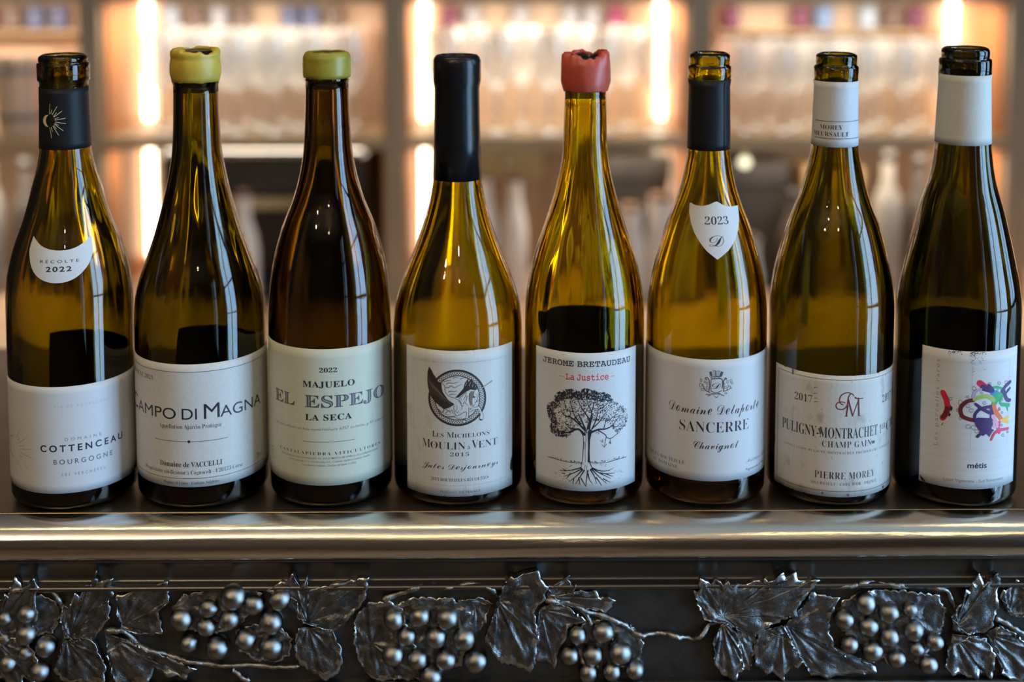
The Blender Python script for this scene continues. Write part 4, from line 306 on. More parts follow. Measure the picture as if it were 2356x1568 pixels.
(-.3295,82.63)],.315,.315,'sepia'),('S',[(-.2152,84.34),(-.219,88.15)],.315,.315,'sepia'),('S',[(-.2152,84.34),(-.3061,84.18)],.315,.315,'sepia'),('S',[(-.1904,85.37),(-.1855,89.2)],.315,.315,'sepia'),('S',[(-.1904,85.37),
(-.2796,85.62)],.315,.315,'sepia'),('S',[(-.1637,86.29),(-.1502,90.1)],.315,.315,'sepia'),('S',[(-.1637,86.29),(-.2505,86.95)],.315,.315,'sepia'),('S',[(-.1354,87.08),(-.1136,90.82)],.315,.315,'sepia'),('S',[(-.1354,87.08),
(-.219,88.15)],.315,.315,'sepia'),('S',[(-.1058,87.74),(-.0759,91.37)],.315,.315,'sepia'),('S',[(-.1058,87.74),(-.1855,89.2)],.315,.315,'sepia'),('S',[(-.0751,88.26),(-.0375,91.73)],.315,.315,'sepia'),('S',[(-.0751,88.26),
(-.1502,90.1)],.315,.315,'sepia'),('S',[(-.0436,88.63),(.0014,91.91)],.315,.315,'sepia'),('S',[(-.0436,88.63),(-.1136,90.82)],.315,.315,'sepia'),('S',[(-.0116,88.84),(.0403,91.89)],.315,.315,'sepia'),('S',[(-.0116,88.84),
(-.0759,91.37)],.315,.315,'sepia'),('S',[(.0206,88.91),(.0791,91.68)],.315,.315,'sepia'),('S',[(.0206,88.91),(-.0375,91.73)],.315,.315,'sepia'),('S',[(.0529,88.82),(.1175,91.28)],.315,.315,'sepia'),('S',[(.0529,88.82),
(.0014,91.91)],.315,.315,'sepia'),('S',[(.0848,88.57),(.155,90.7)],.315,.315,'sepia'),('S',[(.0848,88.57),(.0403,91.89)],.315,.315,'sepia'),('S',[(.1162,88.17),(.1914,89.95)],.315,.315,'sepia'),('S',[(.1162,88.17),
(.0791,91.68)],.315,.315,'sepia'),('S',[(.1467,87.63),(.2264,89.02)],.315,.315,'sepia'),('S',[(.1467,87.63),(.1175,91.28)],.315,.315,'sepia'),('S',[(.1762,86.94),(.2596,87.94)],.315,.315,'sepia'),('S',[(.1762,86.94),
(.155,90.7)],.315,.315,'sepia'),('S',[(.2043,86.13),(.2908,86.72)],.315,.315,'sepia'),('S',[(.2043,86.13),(.1914,89.95)],.315,.315,'sepia'),('S',[(.2307,85.19),(.3196,85.36)],.315,.315,'sepia'),('S',[(.2307,85.19),
(.2264,89.02)],.315,.315,'sepia'),('S',[(.2552,84.14),(.3456,83.9)],.315,.315,'sepia'),('S',[(.2552,84.14),(.2596,87.94)],.315,.315,'sepia'),('S',[(.2776,82.99),(.3687,82.34)],.315,.315,'sepia'),('S',[(.2776,82.99),
(.2908,86.72)],.315,.315,'sepia'),('S',[(.2975,81.75),(.3884,80.7)],.315,.315,'sepia'),('S',[(.2975,81.75),(.3196,85.36)],.315,.315,'sepia'),('S',[(.3148,80.44),(.4045,79.0)],.315,.315,'sepia'),('S',[(.3148,80.44),
(.3456,83.9)],.315,.315,'sepia'),('S',[(.3293,79.08),(.4168,77.27)],.315,.315,'sepia'),('S',[(.3293,79.08),(.3687,82.34)],.315,.315,'sepia'),('S',[(.3407,77.67),(.425,75.52)],.315,.315,'sepia'),('S',[(.3407,77.67),
(.3884,80.7)],.315,.315,'sepia'),('S',[(.349,76.24),(.4292,73.77)],.315,.315,'sepia'),('S',[(.349,76.24),(.4045,79.0)],.315,.315,'sepia'),('S',[(.354,74.8),(.4291,72.04)],.315,.315,'sepia'),('S',[(.354,74.8),
(.4168,77.27)],.315,.315,'sepia'),('S',[(.3562,73.35),(.3538,71.71),(.3469,70.11),(.3356,68.58),(.3201,67.13),(.3006,65.79),(.2774,64.55),(.251,63.45),(.2217,62.48),(.19,61.65),(.1561,60.98),(.1207,60.46),(.0841,60.11),(.0467,59.92),
(.0089,59.89),(-.0287,60.03),(-.0658,60.34),(-.1019,60.81),(-.1366,61.43),(-.1694,62.21),(-.2,63.14),(-.2278,64.2),(-.2526,65.39),(-.2739,66.7),(-.2913,68.11),(-.3046,69.61),(-.3136,71.19),(-.318,72.81),(-.3178,74.47),(-.313,76.14),
(-.3037,77.8),(-.29,79.42),(-.2723,80.98),(-.2507,82.45),(-.2258,83.82),(-.1977,85.06),(-.167,86.15),(-.1341,87.07),(-.0994,87.81),(-.0633,88.36),(-.0263,88.71),(.0112,88.85),(.0488,88.78),(.0861,88.5),(.1225,88.02),(.1578,87.34),
(.1915,86.48),(.2231,85.44),(.2522,84.25),(.2784,82.93),(.3014,81.48),(.3207,79.95),(.3361,78.34),(.3472,76.69),(.354,75.02),(.3562,73.35)],.493,.493,'sepia'),('P',[(.3508,73.38),(.3476,71.49),(.3383,69.67),(.3232,67.95),(.3026,66.35),
(.2769,64.89),(.2468,63.61),(.2127,62.5),(.1755,61.6),(.1356,60.9),(.0939,60.42),(.051,60.16),(.0075,60.13),(-.0358,60.31),(-.0782,60.72),(-.1191,61.35),(-.1577,62.18),(-.1934,63.22),(-.2256,64.44),(-.2535,65.84),(-.2766,67.38),
(-.2943,69.07),(-.3063,70.85),(-.3123,72.72),(-.3121,74.63),(-.3057,76.55),(-.2932,78.44),(-.2751,80.27),(-.2517,82.0),(-.2235,83.59),(-.1912,85.01),(-.1554,86.23),(-.1167,87.22),(-.0758,87.95),(-.0334,88.42),(.0098,88.62),(.0531,88.53),
(.0958,88.16),(.1374,87.52),(.177,86.62),(.2141,85.48),(.2479,84.13),(.2779,82.59),(.3033,80.91),(.3238,79.11),(.3387,77.23),(.3478,75.31)],'paper2'),('S',[(-.2033,85.85),(-.1498,86.86),(-.0969,88.13)],.658,.274,'sepia2'),
('S',[(-.0445,87.3),(-.0053,88.04),(.0403,87.58)],.658,.274,'sepia2'),('S',[(.0598,86.69),(.1121,87.49),(.1514,87.11)],.658,.274,'sepia2'),('S',[(-.1435,83.36),(-.0972,84.32),(-.0448,84.07),(.0531,84.93)],.658,.274,'sepia2'),
('S',[(-.1504,80.99),(-.0975,81.38),(-.0711,82.44),(-.0189,81.15),(.0334,82.31),(.0922,83.42)],.658,.274,'sepia2'),('S',[(-.1109,78.13),(-.0714,78.77),(-.0256,78.51),(.0201,79.09)],.658,.274,'sepia2'),('S',[(-.0979,76.39),(-.0454,76.74),
(.0068,76.45)],.658,.274,'sepia2'),('S',[(-.1125,61.36),(-.0336,61.74),(.0187,60.85),(.0841,61.08)],.658,.274,'sepia2'),('S',[(-.0272,59.68),(.0513,60.24)],.658,.274,'sepia2'),('S',[(-.152,63.93),(-.1121,65.78),
(-.0727,64.07)],.658,.274,'sepia2'),('S',[(.3042,70.68),(.3386,71.98),(.3525,73.67)],.658,.274,'sepia2'),('S',[(-.1766,85.04),(-.1102,85.76),(-.0708,86.11)],.658,.274,'sepia2'),('P',[(-.4079,94.05),(-.3685,91.92),(-.3404,89.42),
(-.2987,87.26),(-.2851,85.26),(-.2137,83.76),(-.2106,80.83),(-.1774,77.4),(-.1246,73.41),(-.059,71.14),(-.0067,70.57),(-.0855,68.17),(-.1785,66.52),(-.2458,68.95),(-.3146,70.72),(-.3922,75.31),(-.4245,79.83),(-.4387,84.16),
(-.4327,90.09)],'sepia'),('S',[(-.4234,87.79),(-.3624,83.72),(-.2583,79.49)],.151,.082,'sepia3'),('S',[(-.4212,86.43),(-.3531,82.69),(-.2432,78.47)],.151,.082,'sepia3'),('S',[(-.4189,85.07),(-.3437,81.66),
(-.2282,77.45)],.151,.082,'sepia3'),('S',[(-.4166,83.71),(-.3344,80.63),(-.2133,76.42)],.151,.082,'sepia3'),('S',[(-.4144,82.35),(-.3252,79.6),(-.1984,75.39)],.151,.082,'sepia3'),('S',[(-.4121,80.99),(-.316,78.56),
(-.1836,74.35)],.151,.082,'sepia3'),('S',[(-.4099,79.63),(-.3068,77.53),(-.1689,73.31)],.151,.082,'sepia3'),('S',[(-.4076,78.27),(-.2976,76.49),(-.1542,72.27)],.151,.082,'sepia3'),('S',[(-.4054,76.9),(-.2885,75.45),
(-.1395,71.22)],.151,.082,'sepia3'),('P',[(-.2103,83.92),(-.1769,82.1),(-.1639,78.61),(-.1112,75.49),(-.0129,74.1),(.0392,72.32),(.0585,69.36),(-.0198,69.99),(-.0851,72.59),(-.151,75.12),(-.1974,78.23),(-.2138,82.0)],'paper2'),
('P',[(-.0198,70.57),(.0457,72.61),(.1174,69.27),(.1898,67.9),(.1895,63.19),(.1761,60.58),(.1365,60.69),(.1566,64.76),(.1237,65.43),(.0188,62.62),(-.0203,64.1),(-.0363,67.92)],'paper2'),('S',[(-.2103,83.92),(-.1636,81.84),(-.1606,78.62),
(-.1046,75.5),(-.0129,74.1),(.0392,72.61),(.0847,69.33),(.1174,68.98)],.301,.301,'sepia'),('S',[(-.0264,69.4),(-.0331,67.63),(-.017,64.1),(.0188,62.47),(.1237,64.84),(.1565,64.32),(.1431,60.67)],.301,.301,'sepia'),('S',[(-.2663,68.87),
(-.2052,67.91),(-.1785,66.22),(-.2056,64.37),(-.2597,66.54),(-.2463,63.64),(-.1789,62.1),(-.0729,62.01),(-.0073,62.33)],.356,.356,'sepia'),('P',[(.0458,74.37),(.1508,78.02),(.2171,79.29),(.2978,78.66),(.3422,76.38),(.3318,74.37),
(.2906,70.45),(.26,68.38),(.2165,69.29),(.1935,73.49),(.1833,69.1),(.1174,69.27),(.0847,70.5)],'paper2'),('P',[(-.0129,74.4),(.0526,77.6),(.1116,80.45),(.1315,83.93),(.1844,87.32),(.1842,84.68),(.2375,86.85),(.2575,84.42),(.3048,82.75),
(.3321,80.26),(.3046,79.22),(.291,78.7),(.2171,79.58),(.1509,78.31),(.0983,76.66),(.0393,74.67)],'sepia'),('S',[(.138,82.16),(.1644,84.44)],.274,.164,'paper2'),('S',[(.1973,82.0),(.2174,84.57)],.274,.164,'paper2'),('S',[(.2439,81.25),
(.2575,83.54)],.274,.164,'paper2'),('S',[(.2843,80.49),(.298,81.9)],.274,.164,'paper2'),('P',[(.217,78.41),(.2774,78.17),(.2637,74.7),(.2435,73.01),(.2432,69.19),(.2165,69.58),(.1968,73.47),(.197,76.12)],'sepia2'),('S',[(.3422,76.38),
(.3318,74.37),(.2906,70.45),(.26,68.38),(.2165,69.29),(.1935,73.49),(.2003,77.29)],.274,.274,'sepia'),('P',[(.2469,75.06),(.2908,74.58),(.2772,73.61),(.2536,74.15)],'sepia'),('P',[(.203,66.68),(.2836,67.54),(.3522,67.92),(.3731,65.29),
(.4082,62.4),(.4116,59.13),(.3727,58.49),(.3484,59.52),(.3659,62.08),(.3314,66.12),(.2029,64.92)],'paper2'),('S',[(.203,66.68),(.2836,67.54),(.3522,67.92),(.3731,65.29),(.4082,62.4),(.4116,59.13),(.3762,58.32),(.3484,59.52),(.3659,62.08),
(.3314,66.12),(.2029,64.62)],.274,.274,'sepia'),('S',[(.1898,67.9),(.1895,63.19),(.1761,60.58)],.274,.274,'sepia'),('P',[(.149,58.59),(.1443,57.9),(.1319,57.45),(.1158,57.38),(.101,57.72),(.0922,58.35),(.0922,59.08),(.1011,59.68),
(.1159,59.96),(.1321,59.82),(.1444,59.31)],'sepia'),('P',[(.1406,58.55),(.1373,58.06),(.1285,57.74),(.117,57.69),(.1064,57.93),(.1002,58.38),(.1002,58.9),(.1065,59.33),(.1171,59.52),(.1286,59.42),(.1373,59.06)],'paper2'),
('S',[(.3588,59.46),(.3798,58.59),(.401,58.9)],.603,.603,'sepia'),('S',[(.3355,78.77),(.5645,83.41)],.795,.329,'sepia'),('S',[(.3424,78.88),(.5262,82.68)],.439,.137,'paper2'),('S',[(.0458,74.37),(.0851,75.21),(.1245,76.9),
(.1574,78.0)],.329,.164,'sepia'),('S',[(.0847,70.5),(.0587,72.3),(.0458,74.37)],.274,.137,'sepia'),('S',[(.1574,77.41),(.1375,75.11),(.1111,72.81)],.247,.123,'sepia'),('S',[(.1242,72.2),(.1438,70.68),(.1833,69.1)],.274,.137,'sepia'),
('S',[(.0063,69.4),(.0192,67.63),(-.0005,65.87)],.192,.096,'sepia'),('S',[(.0847,69.33),(.0911,67.55),(.0714,66.11)],.247,.123,'sepia'),('S',[(-.0071,65.87),(.019,64.68),(.0452,65.55)],.219,.11,'sepia'),('S',[(.2909,76.34),(.3181,75.62),
(.3044,73.92)],.219,.11,'sepia'),('S',[(.2566,68.39),(.2433,70.07)],.329,.164,'sepia'),('S',[(.203,66.83),(.2431,65.94),(.3245,66.74)],.219,.11,'sepia'),('S',[(.072,74.34),(.0914,72.26)],.192,.096,'sepia'),('S',[(.1639,75.63),(.1571,73.3),
(.1439,72.15)],.329,.164,'sepia'),('S',[(.1176,71.33),(.1109,69.87)],.384,.192,'sepia'),('S',[(-.2054,65.85),(-.1654,63.61),(-.0859,63.17)],.274,.137,'sepia'),('S',[(-.1518,66.88),(-.0989,65.51),(-.0594,66.73)],.329,.164,'sepia'),
('S',[(-.0594,66.14),(-.0334,63.8)],.329,.164,'sepia'),('S',[(-.4274,85.41),(-.3841,82.43),(-.3486,80.56)],.219,.082,'sepia2'),('S',[(-.4041,84.53),(-.3641,81.75),(-.3289,79.87)],.219,.082,'sepia2'),('S',[(-.381,83.64),(-.3443,81.07),
(-.3094,79.18)],.219,.082,'sepia2'),('S',[(-.3583,82.74),(-.3246,80.38),(-.29,78.48)],.219,.082,'sepia2'),('S',[(-.3357,81.84),(-.3051,79.69),(-.2708,77.78)],.219,.082,'sepia2'),('S',[(-.3134,80.93),(-.2858,78.99),
(-.2517,77.07)],.219,.082,'sepia2'),('S',[(-.2912,80.01),(-.2666,78.29),(-.2327,76.35)],.219,.082,'sepia2'),('S',[(-.2693,79.08),(-.2475,77.57),(-.2138,75.63)],.219,.082,'sepia2'),('S',[(-.2475,78.14),(-.2286,76.86),
(-.1951,74.91)],.219,.082,'sepia2'),('S',[(-.2258,77.2),(-.2097,76.14),(-.1764,74.17)],.219,.082,'sepia2'),('S',[(-.2043,76.25),(-.191,75.41),(-.1578,73.44)],.219,.082,'sepia2'),('S',[(-.183,75.29),(-.1723,74.67),
(-.1392,72.69)],.219,.082,'sepia2'),('S',[(-.1617,74.33),(-.1537,73.94),(-.1208,71.94)],.219,.082,'sepia2'),('S',[(-.1405,73.36),(-.1352,73.19),(-.1024,71.19)],.219,.082,'sepia2'),('S',[(-.1194,72.38),(-.1168,72.44),
(-.084,70.43)],.219,.082,'sepia2'),('S',[(-.0984,71.39),(-.0984,71.69),(-.0657,69.67)],.219,.082,'sepia2'),('P',[(.9819,28.37),(.9376,24.76),(.9234,20.23),(.9595,17.8),
(.9859,19.3)],'black')],5:[('T','mono','JEROME BRETAUDEAU',-.7901,.7694,94.85,3.44,'ink',{'off':.012}),('T','mono','La Justice',-.3637,.3374,85.88,3.73,'red',{'off':.01}),('S',[(-.4775,87.55),(-.4704,87.55),(-.4632,87.55),(-.4561,87.55),
(-.4489,87.55),(-.4418,87.55),(-.4346,87.55),(-.4275,87.55),(-.4204,87.55),(-.4132,87.55),(-.4061,87.55),(-.3989,87.55),(-.3918,87.55)],.28,.28,'red'),('S',[(.3754,87.55),(.3816,87.55),(.3878,87.55),(.394,87.55),(.4002,87.55),(.4064,87.55),
(.4125,87.55),(.4187,87.55),(.4249,87.55),(.4311,87.55),(.4373,87.55),(.4435,87.55),(.4497,87.55)],.28,.28,'red'),('S',[(-.0546,49.94),(-.1357,53.19),(-.2053,53.02),(-.2993,50.74),(-.4208,50.57),(-.5228,51.3)],1.644,.428,'ink'),
('S',[(-.0434,52.83),(-.1593,57.46),(-.2766,60.92),(-.3605,61.49),(-.4471,64.35)],1.316,.493,'ink'),('S',[(-.1473,53.65),(-.2759,53.72),(-.3478,55.79),(-.3845,57.52)],.789,.329,'ink'),('S',[(-.0435,53.79),(-.1135,60.42),
(-.1601,64.16)],1.184,.526,'ink'),('S',[(-.1131,57.07),(-.2063,61.65),(-.2656,68.15),(-.2778,71.93)],.987,.329,'ink'),('S',[(-.2417,64.89),(-.3488,65.39),(-.3734,69.1),(-.3859,71.91)],.658,.329,'ink'),('S',[(.0026,53.79),(.0249,59.54),
(-.0449,64.33),(-.1144,68.56),(-.1612,73.25)],1.118,.329,'ink'),('S',[(.0257,53.79),(.059,64.3),(.0005,70.07),(-.0232,74.85)],.987,.329,'ink'),('S',[(.059,64.3),(.0931,70.0),(.1276,73.76)],.658,.329,'ink'),('S',[(.0606,53.28),(.1297,59.4),
(.1641,66.03),(.1516,70.84)],.855,.329,'ink'),('S',[(.0605,53.76),(.1891,58.29),(.2607,62.83),(.3223,64.48)],.888,.329,'ink'),('S',[(.1641,66.03),(.2599,68.11),(.3338,70.17)],.658,.329,'ink'),('S',[(.0492,51.37),(.1661,53.08),(.2869,53.12),
(.4008,54.43),(.4803,57.75),(.5501,59.63)],1.447,.395,'ink'),('S',[(.2623,53.71),(.2985,57.87),(.3869,59.33),(.4658,61.71)],.592,.296,'ink'),('S',[(.1662,52.6),(.2876,49.27),(.3128,47.23),(.3893,46.32),(.4823,48.1),
(.524,48.74)],.724,.329,'ink'),('S',[(.3003,47.29),(.2824,43.52),(.2706,40.68)],.46,.263,'ink'),('S',[(.3764,46.4),(.3706,42.57)],.428,.263,'ink'),('S',[(.4008,54.43),(.4812,53.41),(.5809,53.1)],.493,.263,'ink'),('S',[(-.0432,50.91),
(-.0553,55.7),(-.1016,57.56)],.658,.329,'ink'),('S',[(-.0201,50.92),(-.0091,54.75),(.0021,57.63)],.658,.329,'ink'),('P',[(-.0029,51.4),(.0257,53.79),(.0722,52.79),(.0609,50.88),(.036,46.1),(.03,38.89),(.038,31.19),(-.0003,31.68),
(.0066,41.31)],'ink'),('S',[(-.1357,52.95),(-.0834,49.91),(-.0656,46.09),(-.0739,38.87),(-.0847,32.6),(-.1096,27.74)],.493,.345,'ink'),('S',[(.0378,32.63),(.0463,30.21),(.0758,27.53)],.603,.422,'ink'),('S',[(-.0316,50.91),(-.0287,46.11),
(-.0416,38.9),(-.035,31.68)],.274,.192,'ink'),('S',[(-.054,45.14),(-.0591,39.85)],.219,.153,'ink'),('S',[(-.0115,29.28),(-.0225,24.45)],.247,.173,'ink'),('S',[(-.0405,29.75),(-.0515,25.4)],.219,.153,'ink'),('S',[(-.6868,31.65),
(-.5743,31.76),(-.3942,31.19),(-.2498,30.96),(-.0868,31.06)],.411,.411,'ink'),('S',[(.0403,31.28),(.1934,30.77),(.3157,30.58),(.4721,31.25),(.6957,31.38)],.411,.411,'ink'),('S',[(-.098,28.0),(-.2024,26.55),(-.3447,24.95),
(-.456,24.48)],.877,.301,'ink'),('S',[(-.0864,27.3),(-.2255,24.06),(-.3932,20.79)],.877,.301,'ink'),('S',[(-.0748,26.83),(-.2018,21.24),(-.3079,17.89)],.877,.301,'ink'),('S',[(-.0516,26.37),(-.1319,20.95),(-.2013,16.41)],.877,.301,'ink'),
('S',[(-.1088,20.99),(-.0621,17.67),(-.0271,15.28)],.877,.301,'ink'),('S',[(.0062,26.38),(-.0162,20.59),(-.0271,15.28)],.877,.301,'ink'),('S',[(.0065,23.97),(.0302,20.1),(.0772,17.15)],.877,.301,'ink'),('S',[(.0409,26.84),(.1117,21.92),
(.1478,17.0)],.877,.301,'ink'),('S',[(.0525,27.32),(.1708,22.25),(.3182,16.29)],.877,.301,'ink'),('S',[(.0641,27.54),(.1944,24.1),(.3945,19.22)],.877,.301,'ink'),('S',[(.0757,27.77),(.1942,25.55),(.3293,24.94),
(.4195,25.83)],.877,.301,'ink'),('S',[(.1944,24.1),(.317,23.08),(.4603,22.62)],.877,.301,'ink'),('S',[(.1353,21.38),(.1954,17.82),(.232,15.26)],.877,.301,'ink'),('S',[(-.3447,24.71),(-.4185,26.19)],.877,.301,'ink'),('S',[(-.2727,23.87),
(-.3442,19.63)],.877,.301,'ink'),('S',[(-.1436,21.4),(-.1198,16.14)],.877,.301,'ink'),('S',[(.2556,20.0),(.3819,16.87)],.877,.301,'ink'),('S',[(-.3689,22.88),(-.4307,22.96)],.877,.301,'ink'),('S',[(-.2251,20.19),
(-.2365,16.76)],.877,.301,'ink'),('S',[(.292,23.21),(.4338,20.39)],.877,.301,'ink'),('S',[(.209,45.74),(.2395,44.18)],.439,.219,'ink'),('S',[(.2336,42.76),(.2705,41.17)],.439,.219,'ink'),('S',[(.3136,42.89),(.2766,41.14)],.439,.219,'ink'),
('S',[(.2391,46.11),(.2516,44.14)],.439,.219,'ink'),('S',[(.39,42.45),(.3702,44.99)],.439,.219,'ink'),('S',[(.3513,43.17),(.3703,44.5)],.439,.219,'ink'),('S',[(.131,50.76),(.1545,51.67)],.439,.219,'ink'),('S',[(.1784,50.16),
(.1663,51.64)],.439,.219,'ink'),('S',[(-.2874,50.79),(-.2754,49.4)],.439,.219,'ink'),('S',[(-.3593,49.96),(-.3469,46.66)],.439,.219,'ink'),('S',[(.4004,16.94),(.4362,17.4)],.247,.247,'grey'),('S',[(.1452,30.23),
(.1774,30.86)],.247,.247,'grey'),('S',[(.0153,30.65),(.0361,30.79)],.247,.247,'grey'),('S',[(-.4957,23.24),(-.4802,23.67)],.247,.247,'grey'),('S',[(.1031,30.15),(.136,30.45)],.247,.247,'grey'),('S',[(-.1257,29.95),
(-.092,30.85)],.247,.247,'grey'),('S',[(-.3765,17.55),(-.3465,17.95)],.247,.247,'grey'),('S',[(-.4186,18.58),(-.3888,19.58)],.247,.247,'grey'),('S',[(-.1674,16.46),(-.1393,17.23)],.247,.247,'grey'),('S',[(.286,17.85),
(.3021,18.43)],.247,.247,'grey'),('S',[(-.256,19.7),(-.2365,20.22)],.247,.247,'grey'),('S',[(.3449,24.55),(.382,25.11)],.247,.247,'grey'),('S',[(.5347,23.38),(.569,23.73)],.247,.247,'grey'),('S',[(-.2003,29.98),
(-.1682,30.67)],.247,.247,'grey'),('S',[(-.4577,24.07),(-.4358,25.0)],.247,.247,'grey'),('S',[(-.3424,16.68),(-.3243,17.19)],.247,.247,'grey'),('S',[(-.4021,27.52),(-.3731,27.86)],.247,.247,'grey'),('S',[(.6038,21.64),
(.6307,22.1)],.247,.247,'grey'),('S',[(-.5447,21.95),(-.5108,22.6)],.247,.247,'grey'),('S',[(.0024,30.71),(.0269,31.54)],.247,.247,'grey'),('S',[(.4452,23.44),(.4798,23.99)],.247,.247,'grey'),('S',[(.2225,22.51),
(.2524,22.59)],.247,.247,'grey'),('S',[(-.5753,21.98),(-.5436,22.67)],.247,.247,'grey'),('S',[(.4164,25.87),(.446,26.31)],.247,.247,'grey'),('S',[(-.3352,18.72),(-.3013,19.34)],.247,.247,'grey'),('S',[(-.1431,30.37),
(-.1139,31.18)],.247,.247,'grey'),('S',[(-.1177,30.5),(-.1027,30.92)],.247,.247,'grey'),('S',[(.283,17.41),(.3127,17.98)],.247,.247,'grey'),('S',[(-.0763,30.62),(-.0548,31.24)],.247,.247,'grey'),('S',[(-.4651,17.33),
(-.436,18.13)],.247,.247,'grey'),('S',[(.0756,16.3),(.0899,16.53)],.247,.247,'grey'),('S',[(-.3742,19.19),(-.3432,19.97)],.247,.247,'grey'),('S',[(-.2475,25.3),(-.2209,25.77)],.247,.247,'grey'),('S',[(-.1565,16.74),
(-.1391,17.65)],.247,.247,'grey'),('S',[(.5238,18.19),(.5525,18.09)],.247,.247,'grey'),('S',[(-.2986,17.75),(-.284,18.59)],.247,.247,'grey'),('S',[(-.2809,28.57),(-.2548,29.11)],.247,.247,'grey'),('S',[(-.1817,17.52),
(-.1553,17.77)],.247,.247,'grey'),('S',[(.3064,21.05),(.3416,21.46)],.247,.247,'grey'),('S',[(.2687,19.0),(.2965,19.19)],.247,.247,'grey'),('S',[(-.5435,21.16),(-.5196,22.04)],.247,.247,'grey'),('S',[(.4921,22.92),
(.5152,22.97)],.247,.247,'grey'),('S',[(.0699,16.34),(.09,16.49)],.247,.247,'grey'),('S',[(.2216,28.98),(.2498,29.24)],.247,.247,'grey'),('S',[(.5722,22.05),(.5905,22.18)],.247,.247,'grey'),('S',[(-.2941,27.8),
(-.2645,28.7)],.247,.247,'grey'),('S',[(-.2483,16.38),(-.2263,17.09)],.247,.247,'grey'),('S',[(-.2791,17.33),(-.2543,17.68)],.247,.247,'grey'),('S',[(.1169,17.03),(.1334,17.39)],.247,.247,'grey'),('S',[(-.4688,20.99),
(-.4531,21.63)],.247,.247,'grey'),('S',[(.2813,28.75),(.3159,29.4)],.247,.247,'grey'),('S',[(.2773,28.25),(.3063,28.27)],.247,.247,'grey'),('S',[(-.5459,18.94),(-.5284,19.81)],.247,.247,'grey'),('S',[(.1994,29.44),
(.2169,29.76)],.247,.247,'grey'),('S',[(-.3651,26.19),(-.3297,26.55)],.247,.247,'grey'),('S',[(-.0392,16.27),(-.0056,17.09)],.247,.247,'grey'),('S',[(-.2395,16.58),(-.2183,16.88)],.247,.247,'grey'),('S',[(.0797,30.49),
(.0991,30.66)],.247,.247,'grey'),('S',[(.1987,29.73),(.2274,30.07)],.247,.247,'grey'),('S',[(.5566,22.58),(.5988,22.93)],.247,.247,'grey')],6:[('T','script','Domaine Delaporte',-.7755,.8699,62.96,7.5,'ink',{}),
('T','serif','SANCERRE',-.5767,.6143,51.1,6.94,'ink',{}),('T','script','Chavignol',-.3401,.4107,40.0,5.8,'ink',{}),('T','serif','MIS EN BOUTEILLE',-1.2813,-.481,28.24,2.34,'ink',{'sp':1.1}),
('T','serif','AU DOMAINE',-1.1441,-.601,24.36,2.34,'ink',{'sp':1.1}),('T','script','Matthieu Delaporte',.5648,1.3664,28.41,2.06,'grey2',{}),('T','script','Vigneron à Chavignol',.5526,1.3664,23.13,2.07,'grey2',{}),('P',[(-.0954,91.43),
(-.064,91.79),(-.0473,88.84),(-.0708,88.49)],'grey2'),('P',[(-.0444,92.22),(.0011,92.22),(.0003,88.85),(-.0353,88.68)],'pale'),('P',[(.0271,92.13),(.0733,91.93),(.0603,88.65),(.0122,88.84)],'pale'),('P',[(.0875,91.75),(.1223,91.28),
(.0927,88.45),(.0603,88.65)],'grey2'),('S',[(-.0954,91.43),(-.0708,88.49),(-.0352,88.18),(.0084,88.52),(.0564,88.32),(.0948,88.44),(.1223,91.28)],.439,.439,'grey2'),('S',[(.0011,92.22),(.0023,88.85)],.548,.548,'grey2'),('S',[(-.0444,92.22),
(.0011,92.22)],.274,.274,'grey2'),('S',[(.0271,92.13),(.0733,91.93)],.274,.274,'grey2'),('S',[(-.133,85.94),(-.1568,86.72),(-.1492,87.56),(-.1256,87.43),(-.1095,86.47),(-.093,84.18),(-.092,80.88),(-.1069,78.38),
(-.0831,77.75)],.548,.548,'grey2'),('S',[(-.0702,86.51),(-.0678,79.25),(-.0398,78.28),(.016,77.79),(.076,78.4),(.1042,79.19)],.439,.439,'grey2'),('S',[(-.0702,86.68),(.1015,86.62),(.1099,80.33)],.603,.603,'grey2'),('S',[(.1634,85.84),
(.1797,86.62),(.1629,87.16),(.1466,86.37),(.1308,84.75),(.1363,80.78),(.1331,78.31)],.603,.603,'grey2'),('S',[(-.0785,87.99),(-.0387,86.86),(-.0073,87.86),(.0485,88.0),(.0812,86.81)],.301,.301,'grey2'),('S',[(-.1496,76.49),(-.0827,76.59),
(-.0275,77.13),(.0124,76.8),(.0604,77.1),(.1094,76.04),(.1465,75.47)],.493,.493,'grey2'),('S',[(-.1217,75.38),(-.0746,75.94)],.411,.411,'grey2'),('S',[(-.015,75.31),(.0172,74.48),(.0449,75.29)],.411,.411,'grey2'),('S',[(-.2069,83.29),
(-.1785,80.72),(-.1464,78.81),(-.1068,78.22)],.493,.493,'grey2'),('S',[(.1331,78.47),(.191,78.99),(.2331,79.69),(.2673,80.22)],.439,.439,'grey2'),('S',[(.2148,82.89),(.207,81.26),(.1867,79.17)],.356,.356,'grey2'),('S',[(.2413,80.48),
(.2759,80.35)],.274,.274,'grey2'),('S',[(-.2116,85.59),(-.216,84.88),(-.227,84.55),(-.2383,84.81),(-.2431,85.49),(-.2387,86.21),(-.2276,86.53),(-.2164,86.28),(-.2116,85.59)],.247,.247,'grey2'),('S',[(-.2165,82.44),(-.2214,81.49),
(-.2338,81.06),(-.2465,81.41),(-.252,82.33),(-.2471,83.28),(-.2346,83.71),(-.222,83.36),(-.2165,82.44)],.247,.247,'grey2'),('S',[(-.1782,79.73),(-.1849,79.25),(-.2016,79.01),(-.2184,79.16),(-.2255,79.6),(-.2187,80.09),(-.202,80.33),
